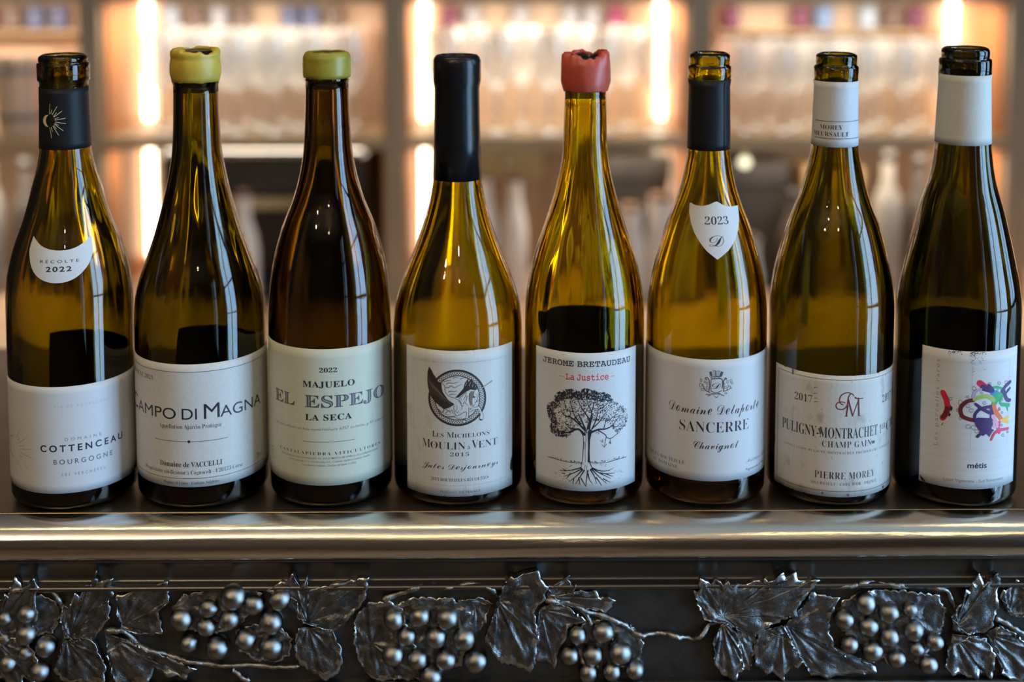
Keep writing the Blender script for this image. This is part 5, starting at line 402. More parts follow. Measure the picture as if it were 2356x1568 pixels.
(-.1852,80.18),(-.1782,79.73)],.247,.247,'grey2'),('S',[(-.1503,84.75),(-.1542,84.27),(-.1638,84.06),(-.1736,84.23),(-.1778,84.69),(-.1739,85.16),(-.1642,85.38),(-.1545,85.21),(-.1503,84.75)],.247,.247,'grey2'),('S',[(-.1146,83.82),
(-.1184,83.23),(-.1281,82.97),(-.1379,83.2),(-.1421,83.77),(-.1383,84.36),(-.1286,84.62),(-.1188,84.4),(-.1146,83.82)],.247,.247,'grey2'),('S',[(-.1156,80.85),(-.1199,79.91),(-.1309,79.5),(-.1421,79.87),(-.147,80.79),(-.1427,81.73),
(-.1317,82.14),(-.1205,81.77),(-.1156,80.85)],.247,.247,'grey2'),('S',[(.2741,84.99),(.2692,84.31),(.2571,84.06),(.2448,84.4),(.2395,85.12),(.2442,85.8),(.2563,86.05),(.2687,85.71),(.2741,84.99)],.247,.247,'grey2'),('S',[(.2923,83.26),
(.2873,82.93),(.2749,82.84),(.2626,83.03),(.2574,83.4),(.2623,83.73),(.2745,83.83),(.287,83.64),(.2923,83.26)],.247,.247,'grey2'),('S',[(.2121,84.55),(.208,83.86),(.1977,83.6),(.1871,83.92),(.1826,84.63),(.1866,85.32),(.1969,85.58),
(.2074,85.26),(.2121,84.55)],.247,.247,'grey2'),('S',[(.1519,83.39),(.1484,83.05),(.1397,82.92),(.1309,83.08),(.1272,83.44),(.1306,83.78),(.1393,83.91),(.1481,83.75),(.1519,83.39)],.247,.247,'grey2'),('S',[(.1819,81.0),(.1772,80.43),
(.1655,80.22),(.1537,80.49),(.1486,81.08),(.1532,81.66),(.1649,81.87),(.1767,81.6),(.1819,81.0)],.247,.247,'grey2'),('S',[(.2539,81.27),(.2502,80.93),(.2412,80.82),(.232,80.99),(.2281,81.36),(.2318,81.7),(.2408,81.81),(.25,81.63),
(.2539,81.27)],.247,.247,'grey2'),('S',[(.1876,77.02),(.1828,76.68),(.171,76.57),(.1592,76.74),(.1542,77.1),(.1589,77.44),(.1706,77.56),(.1825,77.38),(.1876,77.02)],.247,.247,'grey2'),('S',[(-.0154,76.63),(-.0188,76.22),(-.0271,76.05),
(-.0356,76.22),(-.0392,76.63),(-.0359,77.04),(-.0275,77.21),(-.0191,77.04),(-.0154,76.63)],.247,.247,'grey2'),('S',[(.0685,76.76),(.0652,76.29),(.0567,76.11),(.0481,76.31),(.0444,76.78),(.0478,77.24),(.0562,77.43),(.0648,77.23),
(.0685,76.76)],.247,.247,'grey2'),('T','script','D',-.0531,.0855,80.27,4.46,'ink',{})],7:[('T','serif','2017',-.8102,-.5117,69.38,4.78,'ink',{}),('T','serif','2017',.7032,1.002,67.72,4.87,'ink',{}),
('T','serif','PULIGNY-MONTRACHET',-1.056,.6009,47.44,6.94,'ink',{'off':-.006}),('T','serif','1',.6479,.6934,47.44,5.78,'ink',{}),('T','serif','ER',.7028,.8171,49.81,3.76,'ink',{}),('T','serif','CRU',.8458,1.2754,47.44,6.36,'ink',{}),
('T','serif','CHAMP GAIN',-.3455,.4725,41.24,4.2,'ink',{'sp':1.1}),('T','serif','APPELLATION PULIGNY MONTRACHET PREMIER CRU CONTRÔLÉE',-1.0082,1.0072,36.99,1.57,'grey2',{'sp':1.25}),
('T','serif','PIERRE MOREY',-.4508,.556,20.22,4.66,'ink',{'sp':1.1}),('T','serif',"MEURSAULT · COTE D'OR · FRANCE",-.5095,.6012,15.86,1.98,'grey2',{'sp':1.2}),('S',[(-1.1729,86.08),(-1.0245,86.08),(-.8761,86.08),(-.7276,86.08),
(-.5792,86.08),(-.4308,86.08),(-.2824,86.08),(-.134,86.08),(.0144,86.08),(.1628,86.08),(.3112,86.08),(.4596,86.08),(.6081,86.08),(.7565,86.08),(.9049,86.08),(1.0533,86.08),(1.2017,86.08)],.308,.308,'sepia'),('S',[(-1.1729,11.92),
(-1.0245,11.92),(-.8761,11.92),(-.7276,11.92),(-.5792,11.92),(-.4308,11.92),(-.2824,11.92),(-.134,11.92),(.0144,11.92),(.1628,11.92),(.3112,11.92),(.4596,11.92),(.6081,11.92),(.7565,11.92),(.9049,11.92),(1.0533,11.92),
(1.2017,11.92)],.308,.308,'sepia'),('S',[(-1.1729,11.92),(-1.1729,86.08)],.308,.308,'sepia'),('S',[(1.2017,11.92),(1.2017,86.08)],.308,.308,'sepia'),('S',[(-.027,69.86),(-.0617,70.39),(-.088,71.83),(-.0891,73.85),(-.0647,76.08),
(-.0224,77.39),(.0381,78.01),(.0826,77.42),(.1188,76.72),(.1331,75.59)],.658,.603,'maroon'),('S',[(-.0017,71.05),(-.0452,71.78),(-.0879,71.65),(-.1299,70.67),(-.144,69.17),(-.1283,67.55),(-.0854,66.78),(-.034,66.91),(.0085,68.2),
(.0336,70.21),(.0406,73.52),(.0569,75.89),(.0871,77.32)],.603,.767,'maroon'),('S',[(.0385,69.29),(.0204,62.5)],.987,.987,'maroon'),('S',[(-.0099,62.28),(.0468,62.26)],.329,.329,'maroon'),('S',[(.0452,73.14),
(.1203,62.38)],1.096,.877,'maroon'),('S',[(.1203,62.38),(.2089,72.45)],.603,.603,'maroon'),('S',[(.2103,73.91),(.2245,62.45)],1.096,1.151,'maroon'),('S',[(.2104,62.32),(.2656,62.11)],.329,.329,'maroon'),('S',[(.1565,74.62),(.1847,73.81),
(.2901,73.61)],.959,.548,'maroon'),('S',[(-.4874,79.67),(-.4569,80.17),(-.4263,80.0)],.658,.164,'grey2'),('S',[(-.4896,75.71),(-.4591,76.2),(-.4285,76.04)],.493,.164,'grey2'),('S',[(-.4838,72.5),(-.4533,72.99),
(-.4228,72.83)],.411,.164,'grey2'),('S',[(-.4827,70.14),(-.4522,70.64),(-.4216,70.48)],.493,.164,'grey2'),('P',[(-.8722,89.02),(-.8377,88.49),(-.8443,85.15),(-.8649,85.23)],'grey2'),('P',[(.4702,44.15),(.5465,43.83),(.5381,42.12),
(.4808,42.29)],'grey2'),('P',[(-.3333,11.25),(-.3058,10.8),(-.312,9.58),(-.3393,9.42)],'grey2'),('P',[(.0516,10.37),(.0871,10.62),(.0953,8.82),(.0668,8.56)],'grey2'),('P',[(.7602,10.74),(.8166,10.93),(.8047,8.67),(.7762,8.73)],'grey2'),
('P',[(-.4088,53.0),(-.3546,54.2),(-.3393,51.02),(-.3794,49.03)],'grey2')],8:[('T','sans','métis',-.1203,.1938,28.1,3.49,'ink',{'off':.018}),('T','sans','Labet Vignerons - Sud Revermont',-.4848,.5284,18.45,2.04,'grey',{}),
('V','sans','Les parcelles rares',-.5884,40.68,98.02,2.6,'grey',{'sp':1.3,'off':-.012}),('S',[(-.5585,97.92),(-.4858,97.92),(-.4132,97.92),(-.3405,97.92),(-.2679,97.92),(-.1952,97.92),(-.1226,97.92),(-.0499,97.92),(.0228,97.92),
(.0954,97.92),(.1681,97.92),(.2407,97.92),(.3134,97.92),(.386,97.92),(.4587,97.92),(.5313,97.92),(.604,97.92)],.14,.14,'pale3'),('S',[(-.5585,39.86),(-.4858,39.86),(-.4132,39.86),(-.3405,39.86),(-.2679,39.86),(-.1952,39.86),(-.1226,39.86),
(-.0499,39.86),(.0228,39.86),(.0954,39.86),(.1681,39.86),(.2407,39.86),(.3134,39.86),(.386,39.86),(.4587,39.86),(.5313,39.86),(.604,39.86)],.14,.14,'pale3'),('S',[(-.5585,39.86),(-.5585,97.92)],.14,.14,'pale3'),('S',[(.604,39.86),
(.604,97.92)],.14,.14,'pale3'),('S',[(-.0892,98.19),(-.0827,40.14)],.137,.137,'pale3'),('S',[(-.5246,76.45),(-.4706,71.81),(-.4495,66.3),(-.4785,62.34),(-.5231,59.51)],3.7,3.7,'crimson'),('S',[(-.4552,66.26),(-.4787,62.66),
(-.5206,60.15)],3.289,2.467,'maroon'),('S',[(-.056,73.34),(-.1569,72.26),(-.2334,69.23),(-.2554,66.03),(-.2215,62.4),(-.1342,60.74),(-.0311,59.92)],2.672,2.672,'maroon'),('S',[(-.0092,70.23),(.1002,67.02),
(.2498,63.8)],2.056,2.261,'purple'),('S',[(-.0318,60.86),(-.0268,63.99),(.0385,67.1),(.1308,68.22),(.2625,68.75)],2.056,2.261,'purple'),('S',[(.2622,69.07),(.257,65.33),(.2529,60.34)],2.878,2.878,'purple'),('S',[(.0324,84.55),
(.1437,81.41)],4.111,3.7,'crimson'),('S',[(.0886,81.39),(.2445,79.13)],3.906,3.289,'purple'),('S',[(.2513,80.97),(.3397,81.09),(.4579,79.29)],1.85,1.644,'green'),('S',[(.2542,77.84),(.3535,76.46)],3.7,3.7,'blue'),('S',[(.3083,76.06),
(.473,75.12)],3.7,3.289,'green'),('S',[(.4029,74.63),(.3298,72.52),(.2872,70.21)],4.111,3.7,'green'),('S',[(.4487,69.02),(.6209,67.25)],2.467,2.467,'green'),('S',[(.5598,67.26),(.588,63.88)],1.644,.822,'green'),('S',[(-.0417,73.97),
(.0624,75.5),(.1727,75.61),(.2852,72.41)],2.672,2.672,'lime'),('S',[(-.0579,75.83),(-.0307,78.96),(.0584,80.49)],2.467,1.644,'lilac'),('S',[(.4391,77.85),(.5204,80.75),(.6328,82.69)],2.467,2.467,'purple'),('S',[(.4698,77.96),(.5542,71.71),
(.6426,70.34)],3.289,2.467,'purple'),('S',[(.5049,75.21),(.6308,78.62)],1.644,1.644,'purple'),('S',[(.2884,68.96),(.3188,65.06),(.3971,61.5),(.4606,58.26)],3.083,2.878,'orange'),('S',[(.3188,65.06),(.4121,65.8)],1.644,1.233,'orange'),
('S',[(.4403,58.09),(.6065,59.31)],2.467,2.056,'yellow'),('S',[(.4606,58.26),(.6109,56.12)],2.056,2.056,'yellow'),('S',[(.4017,57.08),(.3862,53.4),(.4083,50.75)],2.467,2.467,'crimson2'),('S',[(.407,52.02),(.3146,50.66),
(.2568,46.53)],2.261,1.644,'crimson'),('S',[(.4067,52.33),(.617,51.64)],2.261,1.85,'crimson2'),('S',[(.2685,62.16),(.3639,56.67)],2.467,2.467,'pink'),('S',[(.0878,82.32),(.1853,79.94),(.253,79.09)],2.878,2.878,'purple'),('S',[(.1827,83.06),
(.2519,80.35)],1.644,1.644,'purple'),('S',[(.4531,74.32),(.4068,70.85),(.4594,68.63)],1.644,1.644,'green'),('S',[(-.0246,70.86),(.0846,67.05)],1.644,1.644,'purple'),('S',[(.0947,54.53),(.1135,50.73)],2.467,2.467,'purple'),
('S',[(.022,49.28),(.0816,51.41)],2.056,1.644,'ink'),('S',[(.3658,54.78),(.2743,55.87)],2.056,1.644,'pink'),('P',[(-.0466,60.85),(.0274,61.79),(.2523,60.97),(.2819,57.09),(.25,54.09),(.3035,52.91),(.2612,51.22),(.221,48.55),(.1778,50.58),
(.098,50.45),(.0225,48.65),(.0575,52.7),(-.0136,56.49)],'purple'),('S',[(-.0177,81.14),(-.0343,80.31),(-.0473,79.68),(-.0689,79.96),(-.0777,80.65),(-.0785,81.32),(-.079,82.18),(-.0569,82.58),(-.0418,82.09),(-.0205,81.42)],.219,.219,'ink'),
('S',[(-.1277,75.43),(-.126,74.87),(-.1404,74.71),(-.151,74.79),(-.1652,74.98),(-.1623,75.55),(-.1551,76.03),(-.1463,76.07),(-.1342,75.98),(-.1312,75.67)],.219,.219,'ink'),('S',[(-.2139,71.48),(-.2301,70.58),(-.2487,69.68),(-.2724,69.71),
(-.2868,70.6),(-.282,71.47),(-.2832,72.37),(-.2592,73.12),(-.2424,72.73),(-.22,71.82)],.219,.219,'ink'),('S',[(-.2776,66.26),(-.2749,65.82),(-.2866,65.49),(-.2981,65.29),(-.3106,65.64),(-.3161,66.26),(-.303,66.68),(-.2939,67.0),
(-.2788,67.08),(-.2769,66.54)],.219,.219,'ink'),('S',[(-.2208,61.15),(-.2315,60.38),(-.244,59.99),(-.26,60.22),(-.2695,60.59),(-.2662,61.19),(-.2671,61.89),(-.2509,62.08),(-.2396,61.75),(-.2249,61.38)],.219,.219,'ink'),('S',[(-.0987,55.8),
(-.0957,54.89),(-.1225,54.59),(-.1419,54.45),(-.1682,54.86),(-.1629,56.0),(-.1494,56.74),(-.1333,56.95),(-.1109,57.01),(-.1053,56.29)],.219,.219,'ink'),('S',[(-.0249,55.23),(-.0228,54.27),(-.0393,53.65),(-.0596,54.02),(-.0768,54.7),
(-.0894,55.43),(-.0686,56.43),(-.0523,56.78),(-.0268,56.23),(-.0217,55.55)],.219,.219,'ink'),('S',[(.0421,52.71),(.0256,51.92),(.0111,51.74),(-.0105,51.72),(-.0202,52.08),(-.0197,53.01),(-.0204,53.63),(.0021,53.73),(.017,53.7),
(.0384,53.13)],.219,.219,'ink'),('S',[(.2201,83.57),(.2139,83.12),(.2061,82.66),(.1898,82.73),(.183,83.3),(.1716,83.85),(.182,84.31),(.1969,84.67),(.2133,84.4),(.2237,83.78)],.219,.219,'ink'),('S',[(.4051,83.37),(.3923,82.75),(.3832,82.6),
(.362,82.92),(.356,83.23),(.3443,83.9),(.352,84.47),(.3727,84.39),(.3909,84.06),(.4082,83.61)],.219,.219,'ink'),('S',[(.5712,82.87),(.551,82.53),(.5387,82.23),(.512,82.26),(.5045,82.83),(.494,83.61),(.4992,84.01),(.526,84.2),(.547,84.03),
(.5729,83.17)],.219,.219,'ink'),('S',[(-.3827,73.27),(-.3918,72.62),(-.3996,72.35),(-.417,72.12),(-.4227,72.47),(-.4341,73.2),(-.4253,73.72),(-.4083,74.01),(-.3925,74.14),(-.3796,73.65)],.219,.219,'ink'),('S',[(-.056,66.47),(-.0671,65.57),
(-.0776,65.36),(-.1007,65.34),(-.1085,65.71),(-.1239,66.7),(-.1116,67.42),(-.0894,67.54),(-.0678,67.51),(-.0515,66.92)],.219,.219,'ink'),('S',[(.1384,71.32),(.1425,70.85),(.1271,70.5),(.1137,70.38),(.0975,70.91),(.0932,71.57),(.108,71.95),
(.1183,72.3),(.1362,72.24),(.138,71.61)],.219,.219,'ink'),('S',[(.0838,78.28),(.0829,77.82),(.0712,77.64),(.0621,77.83),(.0511,78.07),(.0551,78.44),(.0584,78.87),(.0665,78.92),(.0756,78.7),(.0801,78.44)],.219,.219,'ink'),
('S',[(.4777,71.96),(.4759,71.52),(.4602,71.38),(.4477,71.65),(.4334,72.02),(.4389,72.34),(.4426,72.76),(.4537,72.8),(.4657,72.47),(.4726,72.14)],.219,.219,'ink'),('S',[(.481,63.46),(.47,63.21),(.4593,63.1),(.4448,63.09),(.4372,63.42),
(.4388,63.87),(.4381,64.14),(.453,64.22),(.4632,64.17),(.4777,63.69)],.219,.219,'ink'),('S',[(.4101,66.75),(.4023,66.44),(.3968,66.39),(.3839,66.45),(.3803,66.64),(.373,67.1),(.3778,67.35),(.3905,67.32),(.4015,67.25),
(.412,66.93)],.219,.219,'ink'),('S',[(.4766,55.0),(.4666,54.63),(.46,54.41),(.4445,54.7),(.4402,55.03),(.4324,55.43),(.437,55.84),(.4522,55.88),(.4652,55.53),(.4785,55.14)],.219,.219,'ink'),('S',[(.5155,48.09),(.5207,47.63),(.5011,47.36),
(.4853,47.43),(.4651,48.09),(.4625,48.62),(.4787,48.93),(.4906,49.21),(.5117,48.91),(.5138,48.32)],.219,.219,'ink'),('S',[(.6248,49.36),(.629,48.9),(.6141,48.89),(.6007,49.16),(.5857,49.48),(.5813,49.88),(.5953,50.13),(.6055,50.07),
(.6231,49.74),(.6247,49.51)],.219,.219,'ink'),('S',[(-.1141,69.53),(-.1116,68.76),(-.1338,68.52),(-.15,68.42),(-.1718,68.75),(-.1674,69.7),(-.1562,70.32),(-.1428,70.48),(-.1242,70.51),(-.1196,69.93)],.219,.219,'ink'),('S',[(.2258,66.7),
(.2222,66.45),(.2177,66.2),(.2083,66.22),(.2043,66.55),(.1977,66.87),(.2038,67.12),(.2124,67.33),(.2219,67.19),(.2278,66.82)],.219,.219,'ink'),('S',[(.6079,77.55),(.6026,77.1),(.5913,77.08),(.5713,77.27),(.5617,77.55),(.5474,78.21),
(.5621,78.49),(.5801,78.39),(.6016,78.17),(.6126,77.76)],.219,.219,'ink'),('S',[(.3646,79.22),(.3543,78.86),(.3457,78.81),(.3323,78.89),(.3268,79.09),(.3265,79.55),(.3262,79.88),(.3401,79.84),(.3494,79.76),(.3627,79.43)],.219,.219,'ink'),
('P',[(-.4112,69.04),(-.3701,67.39),(-.3871,65.11),(-.4162,65.88)],'ink'),('P',[(-.4292,63.92),(-.3958,63.18),(-.413,61.2),(-.4348,61.69)],'ink'),('S',[(-.5344,54.7),(-.5108,56.45)],.411,.411,'ink'),('S',[(-.3162,104.76),
(-.3072,104.7)],.479,.479,'ink'),('S',[(-.3512,105.08),(-.346,105.12)],.479,.479,'ink'),('S',[(-.3855,104.87),(-.3783,104.79)],.465,.465,'ink'),('S',[(-.399,103.81),(-.3885,103.79)],.516,.516,'ink'),('S',[(-.3499,105.08),
(-.3445,105.2)],.489,.489,'ink'),('S',[(-.3911,104.88),(-.3794,104.94)],.354,.354,'ink'),('S',[(-.3765,103.58),(-.3674,103.57)],.231,.231,'ink'),('S',[(-.46,103.66),(-.4541,103.76)],.527,.527,'ink'),('S',[(-.352,104.88),
(-.339,104.89)],.434,.434,'ink'),('S',[(-.4108,104.22),(-.3915,104.36)],.383,.383,'ink'),('S',[(-.3246,104.66),(-.309,104.63)],.386,.386,'ink'),('S',[(-.3217,104.91),(-.3097,104.95)],.521,.521,'ink'),('S',[(-.2727,103.17),
(-.261,103.23)],.295,.295,'ink'),('S',[(-.4549,104.46),(-.4438,104.49)],.527,.527,'ink'),('S',[(-.3841,103.89),(-.3677,103.93)],.254,.254,'ink'),('S',[(-.3683,104.2),(-.3578,104.14)],.278,.278,'ink'),('S',[(-.4533,104.23),
(-.4414,104.19)],.528,.528,'ink'),('S',[(-.2658,103.39),(-.2477,103.42)],.243,.243,'ink'),('S',[(-.3717,104.53),(-.3592,104.69)],.437,.437,'ink'),('S',[(-.2984,104.96),(-.2887,104.96)],.289,.289,'ink'),('S',[(-.3845,101.63),
(-.3796,101.54)],.163,.163,'ink'),('S',[(-.4316,104.26),(-.423,104.2)],.421,.421,'ink'),('S',[(-.2725,104.88),(-.2669,104.96)],.46,.46,'ink'),('S',[(-.3357,103.79),(-.3257,103.7)],.239,.239,'ink'),('S',[(-.4314,103.02),
(-.4237,103.04)],.551,.551,'ink'),('S',[(-.4522,101.71),(-.4331,101.88)],.274,.274,'ink'),('S',[(-.2939,101.74),(-.2812,101.76)],.131,.131,'ink'),('S',[(-.4639,102.57),(-.4548,102.51)],.249,.249,'ink'),('S',[(-.2856,104.71),
(-.269,104.69)],.222,.222,'ink'),('S',[(-.2993,105.32),(-.2809,105.48)],.434,.434,'ink'),('S',[(-.2698,104.62),(-.2637,104.63)],.381,.381,'ink'),('S',[(-.3845,104.39),(-.367,104.47)],.438,.438,'ink'),('S',[(-.0744,101.82),
(-.0662,101.93)],.306,.306,'ink'),('S',[(-.0613,100.57),(-.0459,100.46)],.235,.235,'ink'),('S',[(-.0565,101.1),(-.0412,101.13)],.128,.128,'ink'),('S',[(.0297,98.11),(.0409,98.1)],.249,.249,'ink'),('S',[(-.0834,102.68),
(-.0655,102.79)],.303,.303,'ink'),('S',[(-.0316,104.37),(-.0112,104.39)],.562,.562,'ink'),('S',[(-.0762,97.55),(-.0565,97.56)],.184,.184,'ink'),('S',[(-.0048,93.42),(.0014,93.51)],.17,.17,'ink'),('S',[(.0958,101.79),
(.1056,101.87)],.224,.224,'ink'),('S',[(.0449,101.94),(.055,102.02)],.124,.124,'ink'),('S',[(.024,104.51),(.0371,104.62)],.515,.515,'ink'),('S',[(-.0661,103.46),(-.0606,103.42)],.492,.492,'ink'),('S',[(-.0904,97.12),
(-.0789,97.2)],.289,.289,'ink'),('S',[(-.1113,101.66),(-.0933,101.77)],.15,.15,'ink'),('S',[(-.1345,102.64),(-.1152,102.64)],.3,.3,'ink'),('S',[(-.0752,104.48),(-.0672,104.52)],.457,.457,'ink'),('S',[(.054,100.83),
(.0709,100.92)],.258,.258,'ink'),('S',[(.1004,93.6),(.1093,93.62)],.2,.2,'ink'),('S',[(.0353,89.53),(.043,89.44)],.173,.173,'ink'),('S',[(-.0707,103.27),(-.0596,103.23)],.449,.449,'ink'),('S',[(-.0734,104.7),
(-.0556,104.59)],.234,.234,'ink'),('S',[(-.0626,101.89),(-.0445,101.81)],.247,.247,'ink'),('S',[(-.0872,89.89),(-.0756,89.94)],.17,.17,'ink'),('S',[(-.0481,102.75),(-.0388,102.78)],.104,.104,'ink'),('S',[(-.087,94.58),
(-.0762,94.64)],.19,.19,'ink'),('S',[(-.1191,103.87),(-.1128,103.9)],.42,.42,'ink'),('S',[(-.1212,104.35),(-.11,104.49)],.364,.364,'ink'),('S',[(-.0943,104.58),(-.0851,104.7)],.441,.441,'ink'),('S',[(-.0535,94.74),
(-.0406,94.83)],.137,.137,'ink'),('S',[(-.1188,97.38),(-.1121,97.38)],.11,.11,'ink'),('S',[(-.0932,104.8),(-.076,104.74)],.287,.287,'ink'),('S',[(.1077,99.66),(.1148,99.54)],.304,.304,'ink'),('S',[(-.0544,101.03),
(-.0352,101.14)],.097,.097,'ink'),('S',[(-.0518,103.88),(-.0312,103.95)],.219,.219,'ink'),('S',[(-.1363,104.13),(-.1249,104.19)],.407,.407,'ink'),('S',[(-.0214,100.58),(-.0022,100.57)],.137,.137,'ink'),('S',[(.0796,104.86),
(.0995,104.79)],.267,.267,'ink'),('S',[(.0806,94.71),(.0901,94.64)],.201,.201,'ink'),('S',[(-.0523,96.78),(-.0423,96.67)],.302,.302,'ink'),('S',[(-.1157,98.67),(-.0959,98.8)],.217,.217,'ink'),('S',[(.0125,104.2),
(.0252,104.31)],.186,.186,'ink'),('S',[(.0963,93.51),(.1139,93.46)],.158,.158,'ink'),('S',[(.0547,103.9),(.0625,103.81)],.343,.343,'ink'),('S',[(-.0742,92.3),(-.0549,92.38)],.214,.214,'ink'),('S',[(.064,99.61),
(.0828,99.5)],.259,.259,'ink'),('S',[(-.1058,104.54),(-.0915,104.58)],.529,.529,'ink'),('S',[(.014,103.81),(.0212,103.78)],.55,.55,'ink'),('S',[(-.013,104.17),(.0024,104.28)],.21,.21,'ink'),('S',[(-.1127,104.7),
(-.098,104.64)],.486,.486,'ink'),('S',[(-.0745,105.02),(-.0634,105.07)],.304,.304,'ink'),('S',[(.0663,104.75),(.0781,104.8)],.417,.417,'ink'),('S',[(-.0038,99.63),(.0094,99.6)],.173,.173,'ink'),('S',[(-.1156,102.19),
(-.1052,102.32)],.234,.234,'ink'),('S',[(-.0635,104.1),(-.0455,104.2)],.451,.451,'ink'),('S',[(.0331,101.65),(.0449,101.75)],.261,.261,'ink'),('S',[(-.1101,103.41),(-.0951,103.39)],.55,.55,'ink'),('S',[(-.0839,99.67),
(-.0646,99.57)],.153,.153,'ink'),('S',[(-.1115,104.61),(-.0986,104.65)],.318,.318,'ink'),('S',[(-.0717,102.34),(-.0645,102.27)],.304,.304,'ink'),('S',[(-.0195,104.74),(.0005,104.7)],.182,.182,'ink'),('S',[(.053,104.49),
(.0647,104.5)],.524,.524,'ink'),('S',[(.0172,97.26),(.025,97.3)],.098,.098,'ink'),('S',[(.0751,100.04),(.0814,99.93)],.185,.185,'ink'),('S',[(-.1185,104.16),(-.1052,104.06)],.49,.49,'ink'),('S',[(-.1187,102.05),
(-.1142,101.94)],.101,.101,'ink'),('S',[(-.0999,99.76),(-.0797,99.75)],.261,.261,'ink'),('S',[(-.0775,102.55),(-.0609,102.46)],.196,.196,'ink'),('S',[(-.1037,99.76),(-.0907,99.74)],.172,.172,'ink'),('S',[(-.0595,102.61),
(-.0446,102.74)],.112,.112,'ink'),('S',[(-.061,103.48),(-.0487,103.54)],.221,.221,'ink'),('S',[(-.0306,100.85),(-.013,100.91)],.101,.101,'ink'),('S',[(-.1217,98.16),(-.1078,98.16)],.195,.195,'ink'),('S',[(.0203,98.87),
(.0337,98.93)],.302,.302,'ink'),('S',[(-.0117,101.88),(.0018,101.95)],.228,.228,'ink'),('S',[(.1068,103.8),(.1156,103.67)],.538,.538,'ink'),('S',[(.1037,103.62),(.1085,103.66)],.496,.496,'ink'),('S',[(-.1002,91.81),
(-.0823,91.9)],.207,.207,'ink'),('S',[(-.0871,93.6),(-.0677,93.69)],.17,.17,'ink'),('S',[(-.132,100.44),(-.1221,100.38)],.102,.102,'ink'),('S',[(.0461,97.37),(.0656,97.3)],.153,.153,'ink'),('S',[(.067,103.56),
(.0723,103.51)],.239,.239,'ink'),('S',[(-.0219,104.38),(-.0126,104.31)],.467,.467,'ink'),('S',[(-.0931,99.15),(-.0802,99.1)],.24,.24,'ink'),('S',[(-.099,103.33),(-.0884,103.39)],.236,.236,'ink'),('P',[(-.8748,18.11),(-.8143,16.65),
(-.76,14.24),(-.838,14.75)],'black')]},'N':{1:[('T','sans','RÉCOLTE',-.1905,.4912,163.16,1.72,'ink',{'sp':1.6}),
('T','sans','2022',-.0753,.3592,157.9,2.92,'ink',{'sp':1.25,'off':.02})],6:[('T','serif','2023',-.2333,.3974,184.38,4.73,'ink',{}),('T','script','D',-.1184,.2104,171.05,7.93,'ink',{})],7:[('S',[(-1.2605,250.01),(-1.0596,250.01),
(-.8587,250.01),(-.6577,250.01),(-.4568,250.01),(-.2559,250.01),(-.0549,250.01),(.146,250.01),(.3469,250.01),(.5478,250.01),(.7488,250.01),(.9497,250.01),(1.1506,250.01)],.252,.252,'ink'),('S',[(-1.2674,238.76),(-1.0633,238.76),
(-.8592,238.76),(-.6552,238.76),(-.4511,238.76),(-.247,238.76),(-.0429,238.76),(.1612,238.76),(.3653,238.76),(.5694,238.76),(.7734,238.76),(.9775,238.76),(1.1816,238.76)],.308,.308,'ink'),
('T','serif','MOREY',-.9427,.0902,244.78,2.85,'ink',{}),('T','serif','MEURSAULT',-1.3137,.3603,240.25,2.85,'ink',{})]},'G':[[(-319.0,-67.0,4.3),(-305.2,-64.0,5.4),(-305.6,-77.2,6.3),(-319.5,-80.6,3.7),(-293.2,-85.8,6.1),(-306.8,-90.4,4.3),
(-317.8,-97.0,5.4),(-297.5,-102.2,6.1)],[(-205.4,-67.6,6.8),(-187.8,-60.3,5.7),(-171.6,-52.6,7.5),(-158.4,-58.1,6.1),(-189.5,-73.1,5.7),(-174.5,-68.1,6.1),(-164.3,-81.4,6.4),(-200.9,-83.9,5.4),(-182.7,-86.8,6.8),(-141.8,-54.6,6.4),
(-147.8,-69.8,7.0),(-148.0,-86.9,6.8)],[(-68.6,-68.6,6.1),(-51.8,-66.7,6.1),(-34.3,-67.6,6.8),(-60.5,-80.3,5.7),(-41.5,-80.8,6.4),(-23.2,-81.7,6.8),(-69.2,-92.4,6.8),(-53.5,-95.3,6.4),(-35.2,-95.7,6.4),(-15.7,-97.0,6.8),
(-45.0,-107.1,6.8)],[(50.3,-80.1,5.4),(66.7,-77.8,6.4),(45.1,-93.8,5.6),(60.1,-93.5,6.1),(77.7,-91.6,7.1),(57.1,-105.2,5.7),(72.5,-104.5,5.7),(87.5,-103.4,5.7)],[(236.3,-59.1,6.4),(251.8,-65.8,6.1),(223.0,-70.0,5.9),(266.1,-64.3,4.3),
(238.9,-74.8,6.1),(268.3,-77.7,6.1),(252.6,-81.9,6.1),(226.8,-86.9,5.7),(282.4,-85.6,5.4),(241.9,-91.3,6.4),(270.9,-90.6,4.6),(257.9,-97.2,5.4),(278.7,-100.9,5.7)]],'L':[((-277.7,-80.3),[(-280.8,-80.3),(-283.2,-65.7),(-281.2,-57.8),
(-277.1,-59.6),(-273.2,-49.4),(-269.9,-52.6),(-266.9,-45.3),(-264.2,-46.2),(-260.0,-34.6),(-258.3,-44.2),(-248.7,-39.3),(-251.4,-46.9),(-248.5,-52.4),(-252.4,-55.0),(-251.3,-66.4),(-253.9,-69.0),(-257.4,-74.3),(-262.1,-80.4)],3),
((-280.0,-81.2),[(-280.8,-80.3),(-288.1,-101.4),(-283.0,-107.9),(-278.6,-110.0),(-267.4,-111.3),(-256.1,-109.6),(-255.0,-100.1),(-257.9,-92.2),(-261.0,-84.2),(-264.3,-81.3)],4),((-244.0,-72.9),[(-247.0,-51.8),(-242.6,-52.7),(-237.8,-49.8),
